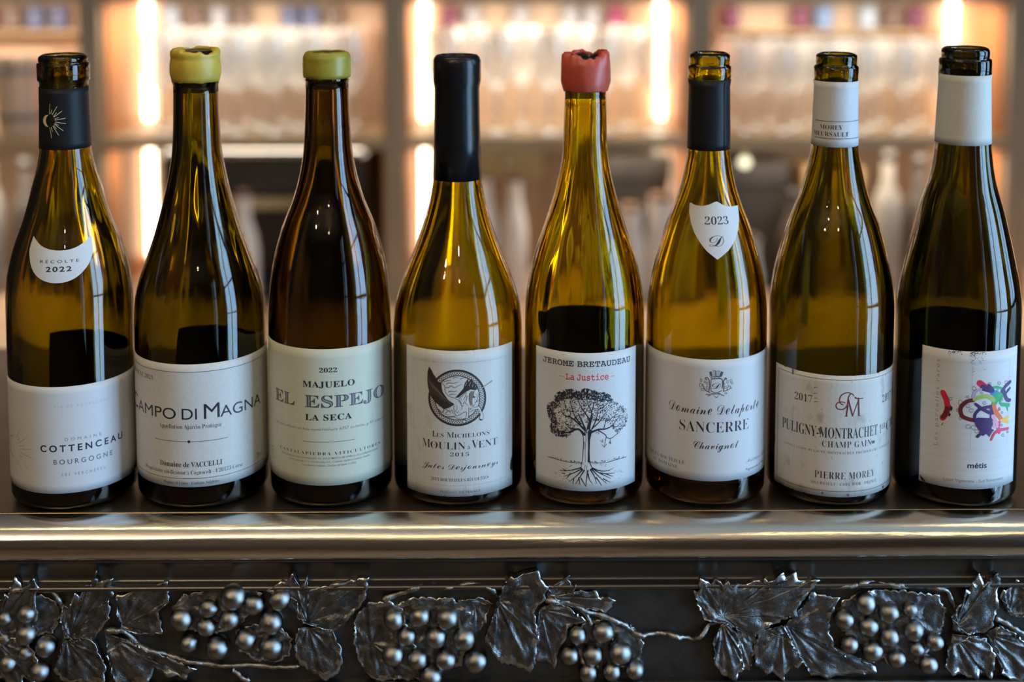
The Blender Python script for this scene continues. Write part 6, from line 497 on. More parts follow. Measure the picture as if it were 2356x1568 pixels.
(-233.0,-48.7),(-228.0,-47.8),(-220.9,-45.6),(-214.2,-42.7),(-213.7,-56.7),(-217.6,-59.6),(-221.4,-63.6),(-219.3,-69.8),(-218.1,-77.7),(-225.9,-78.5),(-232.9,-78.2),(-244.0,-75.2),(-246.5,-63.8)],2),((-255.3,-77.5),[(-253.4,-91.6),
(-250.6,-103.4),(-248.0,-110.2),(-239.4,-112.3),(-227.8,-110.3),(-223.6,-100.3),(-214.8,-105.9),(-208.3,-105.7),(-203.0,-108.4),(-202.1,-103.7),(-196.2,-101.9),(-210.9,-95.7),(-229.5,-88.5),(-240.5,-81.4)],3),((-124.4,-70.2),
[(-130.5,-66.4),(-130.9,-55.6),(-135.9,-51.2),(-142.8,-49.7),(-150.9,-48.2),(-146.4,-46.8),(-141.3,-43.0),(-137.7,-44.2),(-133.4,-36.6),(-131.6,-42.2),(-128.3,-46.8),(-123.4,-38.4),(-124.1,-49.2),(-116.8,-46.9),(-112.3,-46.0),
(-104.7,-43.7),(-100.8,-44.3),(-95.8,-43.2),(-84.6,-40.0),(-86.0,-47.9),(-86.9,-54.0),(-90.1,-58.7),(-97.4,-66.6),(-100.6,-71.2),(-108.2,-75.9),(-116.6,-75.0)],3.5),((-124.4,-73.5),[(-129.5,-73.4),(-133.0,-85.8),(-132.3,-92.2),
(-129.2,-97.5),(-122.6,-102.9),(-113.1,-108.8),(-105.4,-104.7),(-102.3,-97.7),(-103.0,-88.3),(-106.0,-81.2),(-108.2,-75.9),(-116.6,-73.2)],4),((-83.6,-86.0),[(-94.7,-71.3),(-92.4,-66.6),(-84.7,-57.8),(-72.1,-57.3),(-63.2,-61.8),
(-59.1,-76.4),(-53.6,-91.2),(-50.0,-110.6),(-79.9,-110.5),(-87.4,-105.7),(-91.8,-96.3),(-94.0,-85.4)],2),((-16.1,-62.0),[(-27.3,-57.5),(-21.1,-55.8),(-14.4,-55.8),(-4.8,-59.1),(-9.9,-70.8),(-16.1,-82.5),(-25.4,-76.6),(-29.5,-64.8)],1.5),
((-1.7,-56.8),[(3.6,-43.6),(7.2,-39.6),(11.2,-40.8),(15.1,-38.2),(19.6,-37.3),(24.3,-35.9),(27.1,-42.9),(30.8,-46.7),(28.6,-56.0),(21.8,-61.6),(23.3,-73.3),(25.5,-82.7),(23.3,-90.7),(22.7,-97.7),(19.7,-103.9),(12.0,-100.6),(1.3,-98.2),
(-4.9,-89.6),(-9.9,-82.5),(-7.7,-76.4),(-2.6,-62.9)],4),((30.0,-54.6),[(30.8,-47.6),(40.6,-43.8),(44.2,-39.2),(45.7,-48.5),(49.0,-45.3),(47.4,-51.4),(51.8,-49.7),(56.3,-51.5),(62.2,-50.9),(65.4,-55.6),(70.1,-54.5),(74.4,-56.2),(72.7,-60.9),
(68.2,-64.1),(53.3,-61.7),(38.4,-59.3)],3),((25.5,-63.0),[(34.5,-57.8),(44.9,-62.3),(56.4,-71.1),(44.4,-74.9),(42.1,-82.8),(38.5,-90.7),(36.3,-98.4),(35.4,-102.5),(30.9,-97.8),(24.2,-96.9),(23.0,-79.8)],2),((144.3,-67.7),[(142.6,-71.2),
(132.2,-69.1),(127.5,-59.7),(124.9,-50.3),(128.3,-51.5),(128.7,-41.0),(134.1,-44.2),(136.4,-46.6),(138.6,-42.2),(142.2,-44.3),(144.2,-46.6),(146.7,-43.4),(150.7,-48.1),(153.0,-45.8),(158.6,-46.7),(164.2,-44.4),(170.9,-41.2),(173.2,-44.4),
(177.4,-42.4),(182.3,-38.0),(185.8,-42.4),(190.5,-37.5),(192.3,-43.6),(197.9,-44.8),(205.8,-42.2),(202.8,-48.3),(198.4,-53.0),(194.0,-58.6),(191.0,-63.2),(192.8,-67.9),(185.1,-67.9),(174.0,-74.0),(168.7,-77.2),(164.8,-79.6),(154.8,-77.2),
(149.1,-73.0)],4),((143.5,-71.5),[(140.7,-77.4),(137.7,-84.7),(139.2,-91.2),(138.2,-95.1),(139.3,-98.9),(144.0,-106.0),(152.2,-109.6),(157.5,-102.3),(155.9,-91.3),(152.6,-79.5),(147.7,-71.6)],5),((153.4,-78.0),[(159.1,-76.9),(164.8,-79.6),
(167.2,-89.6),(164.4,-93.7),(162.0,-103.2),(158.6,-102.9),(155.9,-91.3)],3),((183.0,-74.1),[(168.1,-77.8),(165.2,-89.3),(165.4,-99.0),(173.1,-107.1),(177.9,-105.6),(183.7,-111.0),(188.1,-103.3),(193.4,-102.4),(196.2,-98.3),
(190.3,-86.5)],3),((187.5,-75.6),[(184.4,-74.7),(190.0,-87.4),(197.0,-99.2),(202.6,-108.7),(207.7,-107.8),(213.1,-110.5),(219.0,-108.2),(224.4,-108.8),(228.9,-107.4),(233.5,-106.5),(238.9,-107.4),(244.8,-106.6),(244.7,-101.8),(229.6,-99.4),
(218.1,-91.6),(213.2,-75.7),(217.4,-60.1),(220.2,-56.3),(202.1,-53.0),(194.9,-63.8)],2),((293.9,-78.4),[(292.8,-68.4),(297.0,-60.5),(299.8,-59.1),(301.2,-49.7),(303.8,-51.7),(305.6,-45.0),(308.2,-47.4),(308.5,-38.0),(311.5,-43.0),
(313.3,-48.0),(320.6,-38.6),(323.7,-45.7),(321.0,-51.2),(321.8,-56.8),(322.8,-62.1),(321.5,-66.8),(318.7,-74.7),(314.3,-78.5),(301.9,-80.0)],4),((293.9,-80.2),[(290.8,-89.9),(289.2,-101.5),(293.9,-107.7),(297.9,-106.5),(304.2,-109.5),
(310.8,-111.1),(312.3,-105.7),(319.0,-110.2),(321.8,-99.8),(321.6,-94.5),(315.9,-84.1),(308.4,-80.3)],4),((315.8,-80.3),[(320.5,-85.6),(323.8,-92.2),(328.0,-107.9),(332.6,-110.9),(338.1,-112.7),(347.0,-108.0),(347.6,-92.3),(334.7,-80.4),
(323.2,-74.7)],3),((-176.7,-67.1),[(-211.5,-61.1),(-204.4,-52.9),(-190.3,-50.1),(-180.5,-46.6),(-165.2,-48.4),(-154.0,-51.1),(-158.4,-61.3),(-165.6,-70.0),(-176.9,-76.4),(-191.0,-80.2),(-202.1,-75.7),(-210.3,-69.8)],.6),((-157.4,-84.8),
[(-171.3,-77.3),(-160.0,-73.0),(-143.2,-74.5),(-134.4,-81.9),(-136.5,-93.7),(-146.4,-98.9),(-159.0,-96.5),(-168.7,-90.6)],.6),((-305.2,-66.5),[(-324.4,-56.1),(-313.1,-52.4),(-296.4,-52.5),(-286.8,-56.3),(-284.3,-66.6),(-288.8,-78.2),
(-305.7,-81.1),(-322.3,-75.1)],.6),((-42.2,-76.5),[(-70.2,-61.7),(-56.1,-55.3),(-30.9,-56.1),(-19.7,-64.9),(-17.0,-82.5),(-25.4,-100.1),(-45.2,-107.4),(-64.8,-97.0),(-71.7,-79.3)],.5),((70.3,-82.9),[(53.4,-74.0),(67.4,-69.7),(84.3,-74.2),
(92.9,-86.0),(90.2,-100.7),(70.5,-106.5),(53.5,-100.5),(47.8,-85.8)],.4),((264.8,-69.2),[(222.2,-58.7),(239.0,-52.0),(261.5,-52.1),(284.2,-55.2),(290.1,-66.4),(286.4,-84.0),(274.2,-101.7),(254.3,-101.6),(228.5,-89.6),(218.2,-71.9)],.5),
((330.7,-68.6),[(324.9,-56.8),(325.5,-50.4),(327.8,-51.8),(330.0,-49.8),(332.0,-48.9),(334.4,-44.3),(339.0,-47.5),(345.0,-49.0),(346.2,-68.7),(334.4,-69.5)],2)],'V':[[(-332.9,-48.8),(-321.7,-47.9),(-305.0,-48.3),(-289.1,-49.8),
(-284.0,-55.1),(-282.0,-63.0),(-280.6,-73.0)],[(-255.5,-76.3),(-243.5,-76.4),(-233.4,-86.7),(-222.3,-90.6),(-211.1,-94.8),(-196.3,-97.8),(-185.1,-100.2),(-166.3,-99.7),(-149.4,-101.3),(-130.3,-100.5)],[(-174.5,-103.5),(-169.2,-106.8),
(-162.8,-110.6)],[(-75.8,-56.1),(-64.6,-52.3),(-53.4,-47.7),(-43.5,-47.4),(-30.9,-47.8),(-16.1,-46.4),(-4.8,-49.4),(-1.7,-55.2)],[(29.4,-56.0),(45.8,-59.9),(53.4,-63.1),(62.4,-67.0),(72.3,-69.4),(81.9,-75.0),(88.1,-79.8),(97.2,-80.4),
(108.5,-80.4),(117.5,-82.3),(125.7,-83.8),(131.6,-80.0),(136.1,-74.4),(142.8,-71.8)],[(204.5,-48.9),(224.7,-48.1),(239.9,-46.7),(254.9,-47.6),(273.9,-49.2),(288.0,-50.7),(292.8,-57.2),(297.6,-69.0)],[(322.1,-71.5),(331.3,-75.3),
(340.8,-81.0),(353.4,-83.1)],[(53.4,-63.1),(56.8,-68.7),(59.1,-73.7)]]}

# ---------------------------------------------------------------- helpers
def mat(name,col=(.5,.5,.5),rough=.5,metal=0,fn=None,**kw):
    m=bpy.data.materials.new(name); m.use_nodes=True; nt=m.node_tree; b=nt.nodes['Principled BSDF']
    b.inputs['Base Color'].default_value=(*col,1); b.inputs['Roughness'].default_value=rough; b.inputs['Metallic'].default_value=metal
    for k,v in kw.items(): b.inputs[k.replace('_',' ')].default_value=v
    if fn: fn(nt,b)
    return m
def nd(nt,t,**kw):
    n=nt.nodes.new(t)
    for k,v in kw.items():
        if k in n.inputs: n.inputs[k].default_value=v
        else: setattr(n,k,v)
    return n
def noise(nt,scale,detail=3,vec=(1,1,1),rough=.5,coord='Object'):
    tc=nd(nt,'ShaderNodeTexCoord'); mp=nd(nt,'ShaderNodeMapping'); mp.inputs['Scale'].default_value=vec
    nt.links.new(tc.outputs[coord],mp.inputs[0]); n=nd(nt,'ShaderNodeTexNoise',Scale=scale,Detail=detail,Roughness=rough)
    nt.links.new(mp.outputs[0],n.inputs['Vector']); return n
def ramp(nt,src,stops):
    r=nd(nt,'ShaderNodeValToRGB'); e=r.color_ramp.elements
    while len(e)<len(stops): e.new(.5)
    for x,(p,c) in zip(e,stops): x.position=p; x.color=(*c,1) if len(c)==3 else c
    nt.links.new(src,r.inputs[0]); return r
def bump(nt,b,src,dist,strength=1):
    n=nd(nt,'ShaderNodeBump',Strength=strength,Distance=dist); nt.links.new(src,n.inputs['Height']); nt.links.new(n.outputs[0],b.inputs['Normal'])
def noisy(c1,c2,scale,vec=(1,1,1),bd=0,bs=1,detail=4,lo=.3,hi=.7,rr=None):
    def f(nt,b):
        n=noise(nt,scale,detail,vec); r=ramp(nt,n.outputs['Fac'],[(lo,c1),(hi,c2)]); nt.links.new(r.outputs[0],b.inputs['Base Color'])
        if bd: bump(nt,b,n.outputs['Fac'],bd,bs)
        if rr:
            q=nd(nt,'ShaderNodeMapRange'); q.inputs[3].default_value=rr[0]; q.inputs[4].default_value=rr[1]
            nt.links.new(n.outputs['Fac'],q.inputs[0]); nt.links.new(q.outputs[0],b.inputs['Roughness'])
    return f
def obj(name,me,m=None,parent=None,smooth=True):
    if isinstance(me,bmesh.types.BMesh):
        bm=me; bmesh.ops.recalc_face_normals(bm,faces=bm.faces)
        me=bpy.data.meshes.new(name); bm.to_mesh(me); bm.free()
    o=bpy.data.objects.new(name,me); COL.objects.link(o)
    if m:
        for x in (m if isinstance(m,(list,tuple)) else [m]): me.materials.append(x)
    if smooth and len(me.polygons): me.polygons.foreach_set('use_smooth',[True]*len(me.polygons))
    if parent: o.parent=parent
    return o
def mesh(name,vs,fs,m=None,parent=None,smooth=True):
    me=bpy.data.meshes.new(name); me.from_pydata(vs,[],fs); me.update()
    return obj(name,me,m,parent,smooth)
def empty(name,loc=(0,0,0)):
    o=bpy.data.objects.new(name,None); o.location=loc; o.empty_display_size=.05; COL.objects.link(o); return o
def tag(o,label=None,cat=None,group=None,kind=None):
    for k,v in (('label',label),('category',cat),('group',group),('kind',kind)):
        if v: o[k]=v
    return o
def boxv(x0,x1,y0,y1,z0,z1): return [(x,y,z) for x in (x0,x1) for y in (y0,y1) for z in (z0,z1)]
BF=[(0,1,3,2),(4,6,7,5),(0,4,5,1),(2,3,7,6),(0,2,6,4),(1,5,7,3)]
def box(name,b,m,parent=None,bev=0):
    bm=bmesh.new(); v=[bm.verts.new(p) for p in boxv(*b)]
    for f in BF: bm.faces.new([v[i] for i in f])
    if bev: bmesh.ops.bevel(bm,geom=bm.edges[:],offset=bev,segments=2,affect='EDGES')
    return obj(name,bm,m,parent,False)
def lathe(name,prof,m,parent=None,seg=64,fn=None,closed=True,smooth=True):
    """profile of (r,z); r==0 ends become poles; closed loops the profile"""
    vs=[];idx=[];n=len(prof)
    for i,(r,z) in enumerate(prof):
        if r<1e-7: idx.append([len(vs)]); vs.append((0,0,z)); continue
        row=[]
        for k in range(seg):
            t=2*PI*k/seg; rr,zz=(r,z) if fn is None else fn(r,z,t,i)
            row.append(len(vs)); vs.append((rr*math.sin(t),-rr*math.cos(t),zz))
        idx.append(row)
    fs=[]
    pairs=[(i,i+1) for i in range(n-1)]+([(n-1,0)] if closed and len(idx[0])>1 and len(idx[-1])>1 else [])
    for i,j in pairs:
        a,b=idx[i],idx[j]
        for k in range(seg):
            l=(k+1)%seg
            if len(a)==1 and len(b)==1: continue
            if len(a)==1: fs.append((a[0],b[l],b[k]))
            elif len(b)==1: fs.append((a[k],a[l],b[0]))
            else: fs.append((a[k],a[l],b[l],b[k]))
    me=bpy.data.meshes.new(name); me.from_pydata(vs,[],fs)
    bm=bmesh.new(); bm.from_mesh(me); bmesh.ops.recalc_face_normals(bm,faces=bm.faces); bm.to_mesh(me); bm.free()
    return obj(name,me,m,parent,smooth)
def tube(pts,rad,seg=8,jit=0,caps=True):
    vs=[];fs=[];n=len(pts); P=[Vector(p) for p in pts]
    for i,p in enumerate(P):
        d=(P[min(i+1,n-1)]-P[max(i-1,0)]).normalized(); u=d.orthogonal().normalized() if abs(d.y)>.99 else Vector((0,-1,0)).cross(d).normalized(); w=d.cross(u)
        r=rad(i/(n-1)) if callable(rad) else rad
        for k in range(seg):
            t=2*PI*k/seg; q=r*(1+jit*(random.random()-.5)); vs.append(tuple(p+u*math.cos(t)*q+w*math.sin(t)*q))
    for i in range(n-1):
        for k in range(seg): l=(k+1)%seg; fs.append((i*seg+k,i*seg+l,(i+1)*seg+l,(i+1)*seg+k))
    if caps: fs+= [tuple(range(seg))[::-1],tuple(range((n-1)*seg,n*seg))]
    return vs,fs
def catmull(pts,sub=4):
    if len(pts)<3: return [tuple(p) for p in pts]
    out=[];n=len(pts)
    for i in range(n-1):
        p0=np.array(pts[max(i-1,0)],float);p1=np.array(pts[i],float);p2=np.array(pts[i+1],float);p3=np.array(pts[min(i+2,n-1)],float)
        for k in range(sub):
            t=k/sub; out.append(tuple(.5*((2*p1)+(-p0+p2)*t+(2*p0-5*p1+4*p2-p3)*t*t+(-p0+3*p1-3*p2+p3)*t**3)))
    out.append(tuple(pts[-1])); return out
def vnoise(*a):
    from mathutils import noise as N_
    return N_.noise(Vector(a))

# ---------------------------------------------------------------- materials
def wood(c1,c2,sc=6,vec=(1,1,12)): return noisy(c1,c2,sc,vec,.0004,.4)
M={}
M['oak']=mat('oak_frame',rough=.5,fn=wood((.28,.21,.14),(.40,.31,.21),5,(14,14,1)))
M['oak_shelf']=mat('oak_board',rough=.5,fn=wood((.34,.24,.13),(.48,.35,.21),5,(1,14,14)))
M['orange']=mat('orange_plywood',rough=.55,fn=wood((.50,.17,.045),(.62,.25,.08),4,(10,10,1)))
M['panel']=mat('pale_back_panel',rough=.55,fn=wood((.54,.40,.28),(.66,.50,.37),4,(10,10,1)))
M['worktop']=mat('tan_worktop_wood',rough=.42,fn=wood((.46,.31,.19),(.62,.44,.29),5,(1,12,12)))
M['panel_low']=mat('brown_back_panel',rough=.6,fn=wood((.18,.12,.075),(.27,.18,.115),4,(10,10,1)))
M['led']=bpy.data.materials.new('led_diffuser'); M['led'].use_nodes=True
_n=M['led'].node_tree; _n.nodes.clear(); _e=_n.nodes.new('ShaderNodeEmission'); _o=_n.nodes.new('ShaderNodeOutputMaterial'); _n.links.new(_e.outputs[0],_o.inputs[0])
_e.inputs[0].default_value=(1,.80,.56,1); _e.inputs[1].default_value=11
def thin(name,tint=(.96,.97,.97),base=.05,edge=.55,dif=0):
    m=bpy.data.materials.new(name); m.use_nodes=True; nt=m.node_tree; nt.nodes.clear()
    o=nd(nt,'ShaderNodeOutputMaterial'); t=nd(nt,'ShaderNodeBsdfTransparent'); g=nd(nt,'ShaderNodeBsdfGlossy'); g.inputs['Roughness'].default_value=.04
    t.inputs[0].default_value=(*tint,1); lw=nd(nt,'ShaderNodeLayerWeight'); lw.inputs['Blend'].default_value=.35
    mr=nd(nt,'ShaderNodeMapRange'); mr.inputs[3].default_value=base; mr.inputs[4].default_value=edge
    mx=nd(nt,'ShaderNodeMixShader'); L=nt.links.new
    L(lw.outputs['Facing'],mr.inputs[0]); L(mr.outputs[0],mx.inputs[0]); L(t.outputs[0],mx.inputs[1]); L(g.outputs[0],mx.inputs[2]); out=mx.outputs[0]
    if dif:
        d=nd(nt,'ShaderNodeBsdfDiffuse'); d.inputs[0].default_value=(.9,.88,.85,1); m2=nd(nt,'ShaderNodeMixShader'); m2.inputs[0].default_value=dif; L(out,m2.inputs[1]); L(d.outputs[0],m2.inputs[2]); out=m2.outputs[0]  # white diffuse share paints milky highlights into the clear glass
    L(out,o.inputs[0])
    return m
M['thin']=thin('clear_stemware_glass',(.93,.94,.94),.16,.85,.20); M['pane']=thin('window_glass',(.97,.98,.99),.04,.4)
def pewter(name,dark,light,r0,r1,sc=60,bd=.0003,vec=(1,1,1)):
    def f(nt,b):
        n=noise(nt,sc,6,vec); r=ramp(nt,n.outputs['Fac'],[(.3,dark),(.68,light)]); nt.links.new(r.outputs[0],b.inputs['Base Color'])
        q=nd(nt,'ShaderNodeMapRange'); q.inputs[3].default_value=r1; q.inputs[4].default_value=r0
        nt.links.new(n.outputs['Fac'],q.inputs[0]); nt.links.new(q.outputs[0],b.inputs['Roughness'])
        n2=noise(nt,sc*9,3,vec); ad=nd(nt,'ShaderNodeMath',operation='MULTIPLY_ADD'); ad.inputs[1].default_value=.35
        nt.links.new(n2.outputs['Fac'],ad.inputs[0]); nt.links.new(n.outputs['Fac'],ad.inputs[2]); bump(nt,b,ad.outputs[0],bd,.6)
    return mat(name,(.4,.4,.4),.3,1,f)
M['pew_rail']=pewter('polished_pewter',(.60,.57,.52),(.76,.72,.66),.10,.24,40,.00035,(.22,1,1))
M['pew_cove']=pewter('tarnished_pewter',(.10,.095,.09),(.19,.18,.165),.28,.45,18,.0002,(.3,1,1))
M['pew_back']=pewter('blackened_pewter',(.07,.067,.064),(.13,.126,.12),.38,.6,70,.0004)
M['pew_leaf']=pewter('cast_leaf_pewter',(.09,.092,.095),(.26,.263,.265),.27,.50,170,.0012)
M['pew_edge']=pewter('worn_leaf_edge_pewter',(.36,.37,.38),(.62,.63,.63),.2,.38,160,.0006)
M['pew_vine']=pewter('cast_vine_pewter',(.16,.155,.15),(.52,.50,.46),.22,.42,220,.0014)
M['pew_grape']=pewter('worn_grape_pewter',(.24,.235,.23),(.46,.45,.435),.07,.20,60,.00012)
M['counter']=pewter('dull_counter_pewter',(.34,.27,.20),(.50,.41,.31),.22,.42,9,.0002)
M['paper']=None
def paper(name,col,lx=1500,amp=.045,stain=0,vec=(1,1,.02)):
    def f(nt,b):
        n=noise(nt,lx,2,vec); c0=tuple(x*(1-amp) for x in col); r=ramp(nt,n.outputs['Fac'],[(.3,c0),(.7,col)])
        out=r.outputs[0]
        if stain:
            for sc,th,cc,am in ((90,(.58,.72),(.30,.27,.22),.75),(420,(.66,.74),(.25,.22,.18),.8),(26,(.45,.75),(.55,.50,.43),.55)):
                s=noise(nt,sc,4,(1,1,.6)); q=ramp(nt,s.outputs['Fac'],[(th[0],(0,0,0)),(th[1],(am*stain,)*3)])
                mx=nd(nt,'ShaderNodeMix',data_type='RGBA'); nt.links.new(q.outputs[0],mx.inputs['Factor']); nt.links.new(out,mx.inputs[6]); mx.inputs[7].default_value=(*cc,1); out=mx.outputs[2]
        nt.links.new(out,b.inputs['Base Color']); bump(nt,b,n.outputs['Fac'],.00010,.2)
    return mat(name,col,.62,0,f)
PAP={1:paper('smooth_laid_paper',(.645,.655,.675)),2:paper('grained_white_paper',(.65,.65,.63),500,.07,0,(1,1,.8)),3:paper('cream_laid_paper',(.60,.62,.50)),
 4:paper('scuffed_white_paper',(.64,.65,.64),700,.06,.35),5:paper('rough_white_paper',(.66,.68,.70),450,.05,0,(1,1,1)),6:paper('fine_laid_paper',(.645,.655,.675),1500,.045),
 7:paper('stained_old_paper',(.63,.625,.60),600,.06,.85),8:paper('ribbed_white_paper',(.645,.655,.675),500,.07,0,(.02,.02,1))}
INK={k:mat('print_'+k,c,.55) for k,c in dict(ink=(.016,.016,.028),grey=(.24,.24,.25),grey2=(.09,.09,.10),pale=(.42,.43,.47),pale2=(.26,.28,.32),pale3=(.52,.53,.55),gold=(.30,.22,.11),cream=(.72,.63,.42),
 sepia=(.035,.026,.022),sepia2=(.20,.17,.15),sepia3=(.20,.16,.13),red=(.62,.035,.03),maroon=(.14,.015,.025),black=(.008,.008,.008),crimson=(.62,.02,.07),crimson2=(.75,.04,.14),purple=(.055,.02,.13),green=(.02,.36,.13),
 blue=(.02,.22,.62),lime=(.38,.50,.10),lilac=(.42,.38,.50),orange=(.80,.14,.03),yellow=(.85,.48,.06),pink=(.80,.35,.50)).items()}
def bottleglass(name,T,wall=.0045):
    """olive glass: clear refracting surface, colour from absorption over the wall thickness"""
    m=bpy.data.materials.new(name); m.use_nodes=True; nt=m.node_tree; nt.nodes.clear(); L=nt.links.new
    o=nd(nt,'ShaderNodeOutputMaterial'); g=nd(nt,'ShaderNodeBsdfGlass'); g.inputs['IOR'].default_value=1.5; g.inputs['Roughness'].default_value=0
    n=noise(nt,38,2,(1,1,.10)); b=nd(nt,'ShaderNodeBump',Strength=.5,Distance=.0005); L(n.outputs['Fac'],b.inputs['Height']); L(b.outputs[0],g.inputs['Normal'])
    v=nd(nt,'ShaderNodeVolumeAbsorption'); s=[-math.log(t)/wall for t in T]; d=max(s)
    v.inputs['Color'].default_value=(*[1-x/d for x in s],1); v.inputs['Density'].default_value=d
    L(g.outputs[0],o.inputs['Surface']); L(v.outputs[0],o.inputs['Volume']); return m
GL={1:(.50,.43,.002),2:(.37,.325,.002),3:(.28,.20,.002),4:(.64,.55,.002),5:(.70,.60,.002),6:(.68,.58,.002),7:(.42,.375,.002),8:(.24,.225,.002)}

# ---------------------------------------------------------------- setting: room shell
M['wallp']=mat('dark_brown_plaster',rough=.7,fn=noisy((.10,.075,.055),(.14,.105,.075),3))
M['ceil']=mat('beige_ceiling_plaster',rough=.8,fn=noisy((.66,.58,.48),(.74,.66,.55),2))
M['floor']=mat('brown_floor_boards',rough=.45,fn=wood((.16,.10,.06),(.26,.17,.10),3,(1,12,12)))
M['street']=mat('grey_street_paving',rough=.8,fn=noisy((.20,.20,.22),(.30,.30,.32),4))
M['frame']=mat('dark_window_frame',(.035,.035,.04),.4)
def wallbox(name,b,m): return tag(box(name,b,m),kind='structure')
wallbox('floor',(XL-.1,XR+.1,YF-.1,YB+.1,FZ-.1,FZ),M['floor'])
wallbox('ceiling',(XL-.1,XR+.1,YF-.1,YB+.1,CZ,CZ+.1),M['ceil'])
wallbox('wall_back',(XL-.1,XR+.1,YB+.02,YB+.12,FZ,CZ),M['wallp'])
wallbox('wall_front',(XL-.1,XR+.1,YF-.1,YF,FZ,CZ),M['wallp'])
wallbox('wall_left',(XL-.1,XL,YF,YB+.02,FZ,CZ),M['wallp'])
# right wall with three tall window openings
bm=bmesh.new()
def addbox(bm,b):
    v=[bm.verts.new(p) for p in boxv(*b)]
    for f in BF: bm.faces.new([v[i] for i in f])
ys=[YF]+[q for w in WINS for q in w]+[YB+.02]
for k in range(0,len(ys),2): addbox(bm,(XR,XR+.12,ys[k],ys[k+1],FZ,CZ))
for a,b in WINS: addbox(bm,(XR,XR+.12,a,b,FZ,-.95)); addbox(bm,(XR,XR+.12,a,b,1.65,CZ))
tag(obj('wall_right',bm,M['wallp'],None,False),kind='structure')
for k,(a,b) in enumerate(WINS):
    w=tag(empty('window_%d'%(k+1),(XR+.06,(a+b)/2,-.95)),kind='structure')
    bm=bmesh.new(); h=(b-a)/2
    for bb in ((-.03,.03,-h,-h+.05,0,2.6),(-.03,.03,h-.05,h,0,2.6),(-.03,.03,-h,h,0,.06),(-.03,.03,-h,h,2.54,2.6),(-.025,.025,-.02,.02,0,2.6),(-.025,.025,-h,h,.85,.89),(-.025,.025,-h,h,1.75,1.79)): addbox(bm,bb)
    obj('window_frame',bm,M['frame'],w,False); box('window_pane',(-.004,.004,-h+.03,h-.03,.03,2.57),M['pane'],w)
wallbox('street',(XR+.12,XR+4,YF-2,YB+2,FZ-.1,FZ-.02),M['street'])

# ---------------------------------------------------------------- bar counter with cast pewter front
CT=tag(empty('bar_counter',(0,0,0)),'old pewter bar counter with polished rounded edge and cast grapevine frieze','bar counter')
X0,X1=-1.25,1.25
mesh('counter_top',[(X0,-.0415,0),(X1,-.0415,0),(X1,.297,0),(X0,.297,0),(X0,-.0415,-.02),(X1,-.0415,-.02),(X1,.297,-.02),(X0,.297,-.02)],[(0,1,2,3),(4,7,6,5),(0,4,5,1),(1,5,6,2),(2,6,7,3),(3,7,4,0)],M['counter'],CT,False)
def extrude(name,prof,m,parent,nx=140,wob=0,seed=0):
    vs=[];fs=[];n=len(prof)
    for i in range(nx+1):
        x=X0+(X1-X0)*i/nx
        for k,(y,z) in enumerate(prof):
            a=wob*vnoise(x*9+seed,k*.35,seed) if wob else 0
            vs.append((x,y+a,z+a*.5))
    for i in range(nx):
        for k in range(n-1): fs.append((i*n+k,(i+1)*n+k,(i+1)*n+k+1,i*n+k+1))
    return mesh(name,vs,fs,m,parent)
def arc(p,a0,a1,rho,n=10):
    out=[];y,z=p
    for k in range(1,n+1):
        a=math.radians(a0+(a1-a0)*(k-.5)/n); ds=rho*math.radians(a1-a0)/n
        y-=ds*math.cos(a); z-=ds*math.sin(a); out.append((y,z))
    return out
pr=[(-.0410,-.0004)]; pr+=arc(pr[-1],10,31,.036,10); pr+=arc(pr[-1],31,96,.0150,14); pr+=arc(pr[-1],96,165,.0075,8)
RB=pr[-1]
pr+=[(RB[0]+.004,RB[1]-.0002),(-.0440,RB[1]+.001)]
extrude('rounded_edge_rail',pr,M['pew_rail'],CT,180,.00035,3)
cv=[(-.0440,RB[1]+.002),(-.0528,RB[1]-.0005),(-.0534,RB[1]-.0015),(-.0528,RB[1]-.0028)]
zc=cv[-1][1]
for k in range(9): a=k/8*PI/2; cv.append((-.0520+.0075*math.sin(a),zc-.0005-.0115*(1-math.cos(a))))
cv+=[(-.0446,-.0440),(-.0455,-.0452),(-.0490,-.0458),(-.0506,-.0466),(-.0510,-.0478),(-.0504,-.0489),(-.0485,-.0496),(-.0462,-.0500)]
extrude('cove_moulding',cv,M['pew_cove'],CT,120,.0002,7)
fp=[(-.0462,-.0497)]+[(-.0460+.0004*math.sin(k),-.0497-.062*k/14) for k in range(1,14)]+[(-.0460,-.1112)]
extrude('frieze_panel',fp,M['pew_back'],CT,160,.0006,11)
extrude('lower_bead',[(-.0460,-.1110),(-.0500,-.1112),(-.0520,-.1122),(-.0526,-.1136),(-.0520,-.1150),(-.0500,-.1160),(-.047,-.117)],M['pew_cove'],CT,100,.0002,5)
box('front_board',(X0,X1,-.047,-.02,FZ,-.116),M['frame'],CT); box('back_board',(X0,X1,.26,.29,FZ,-.02),M['oak'],CT)

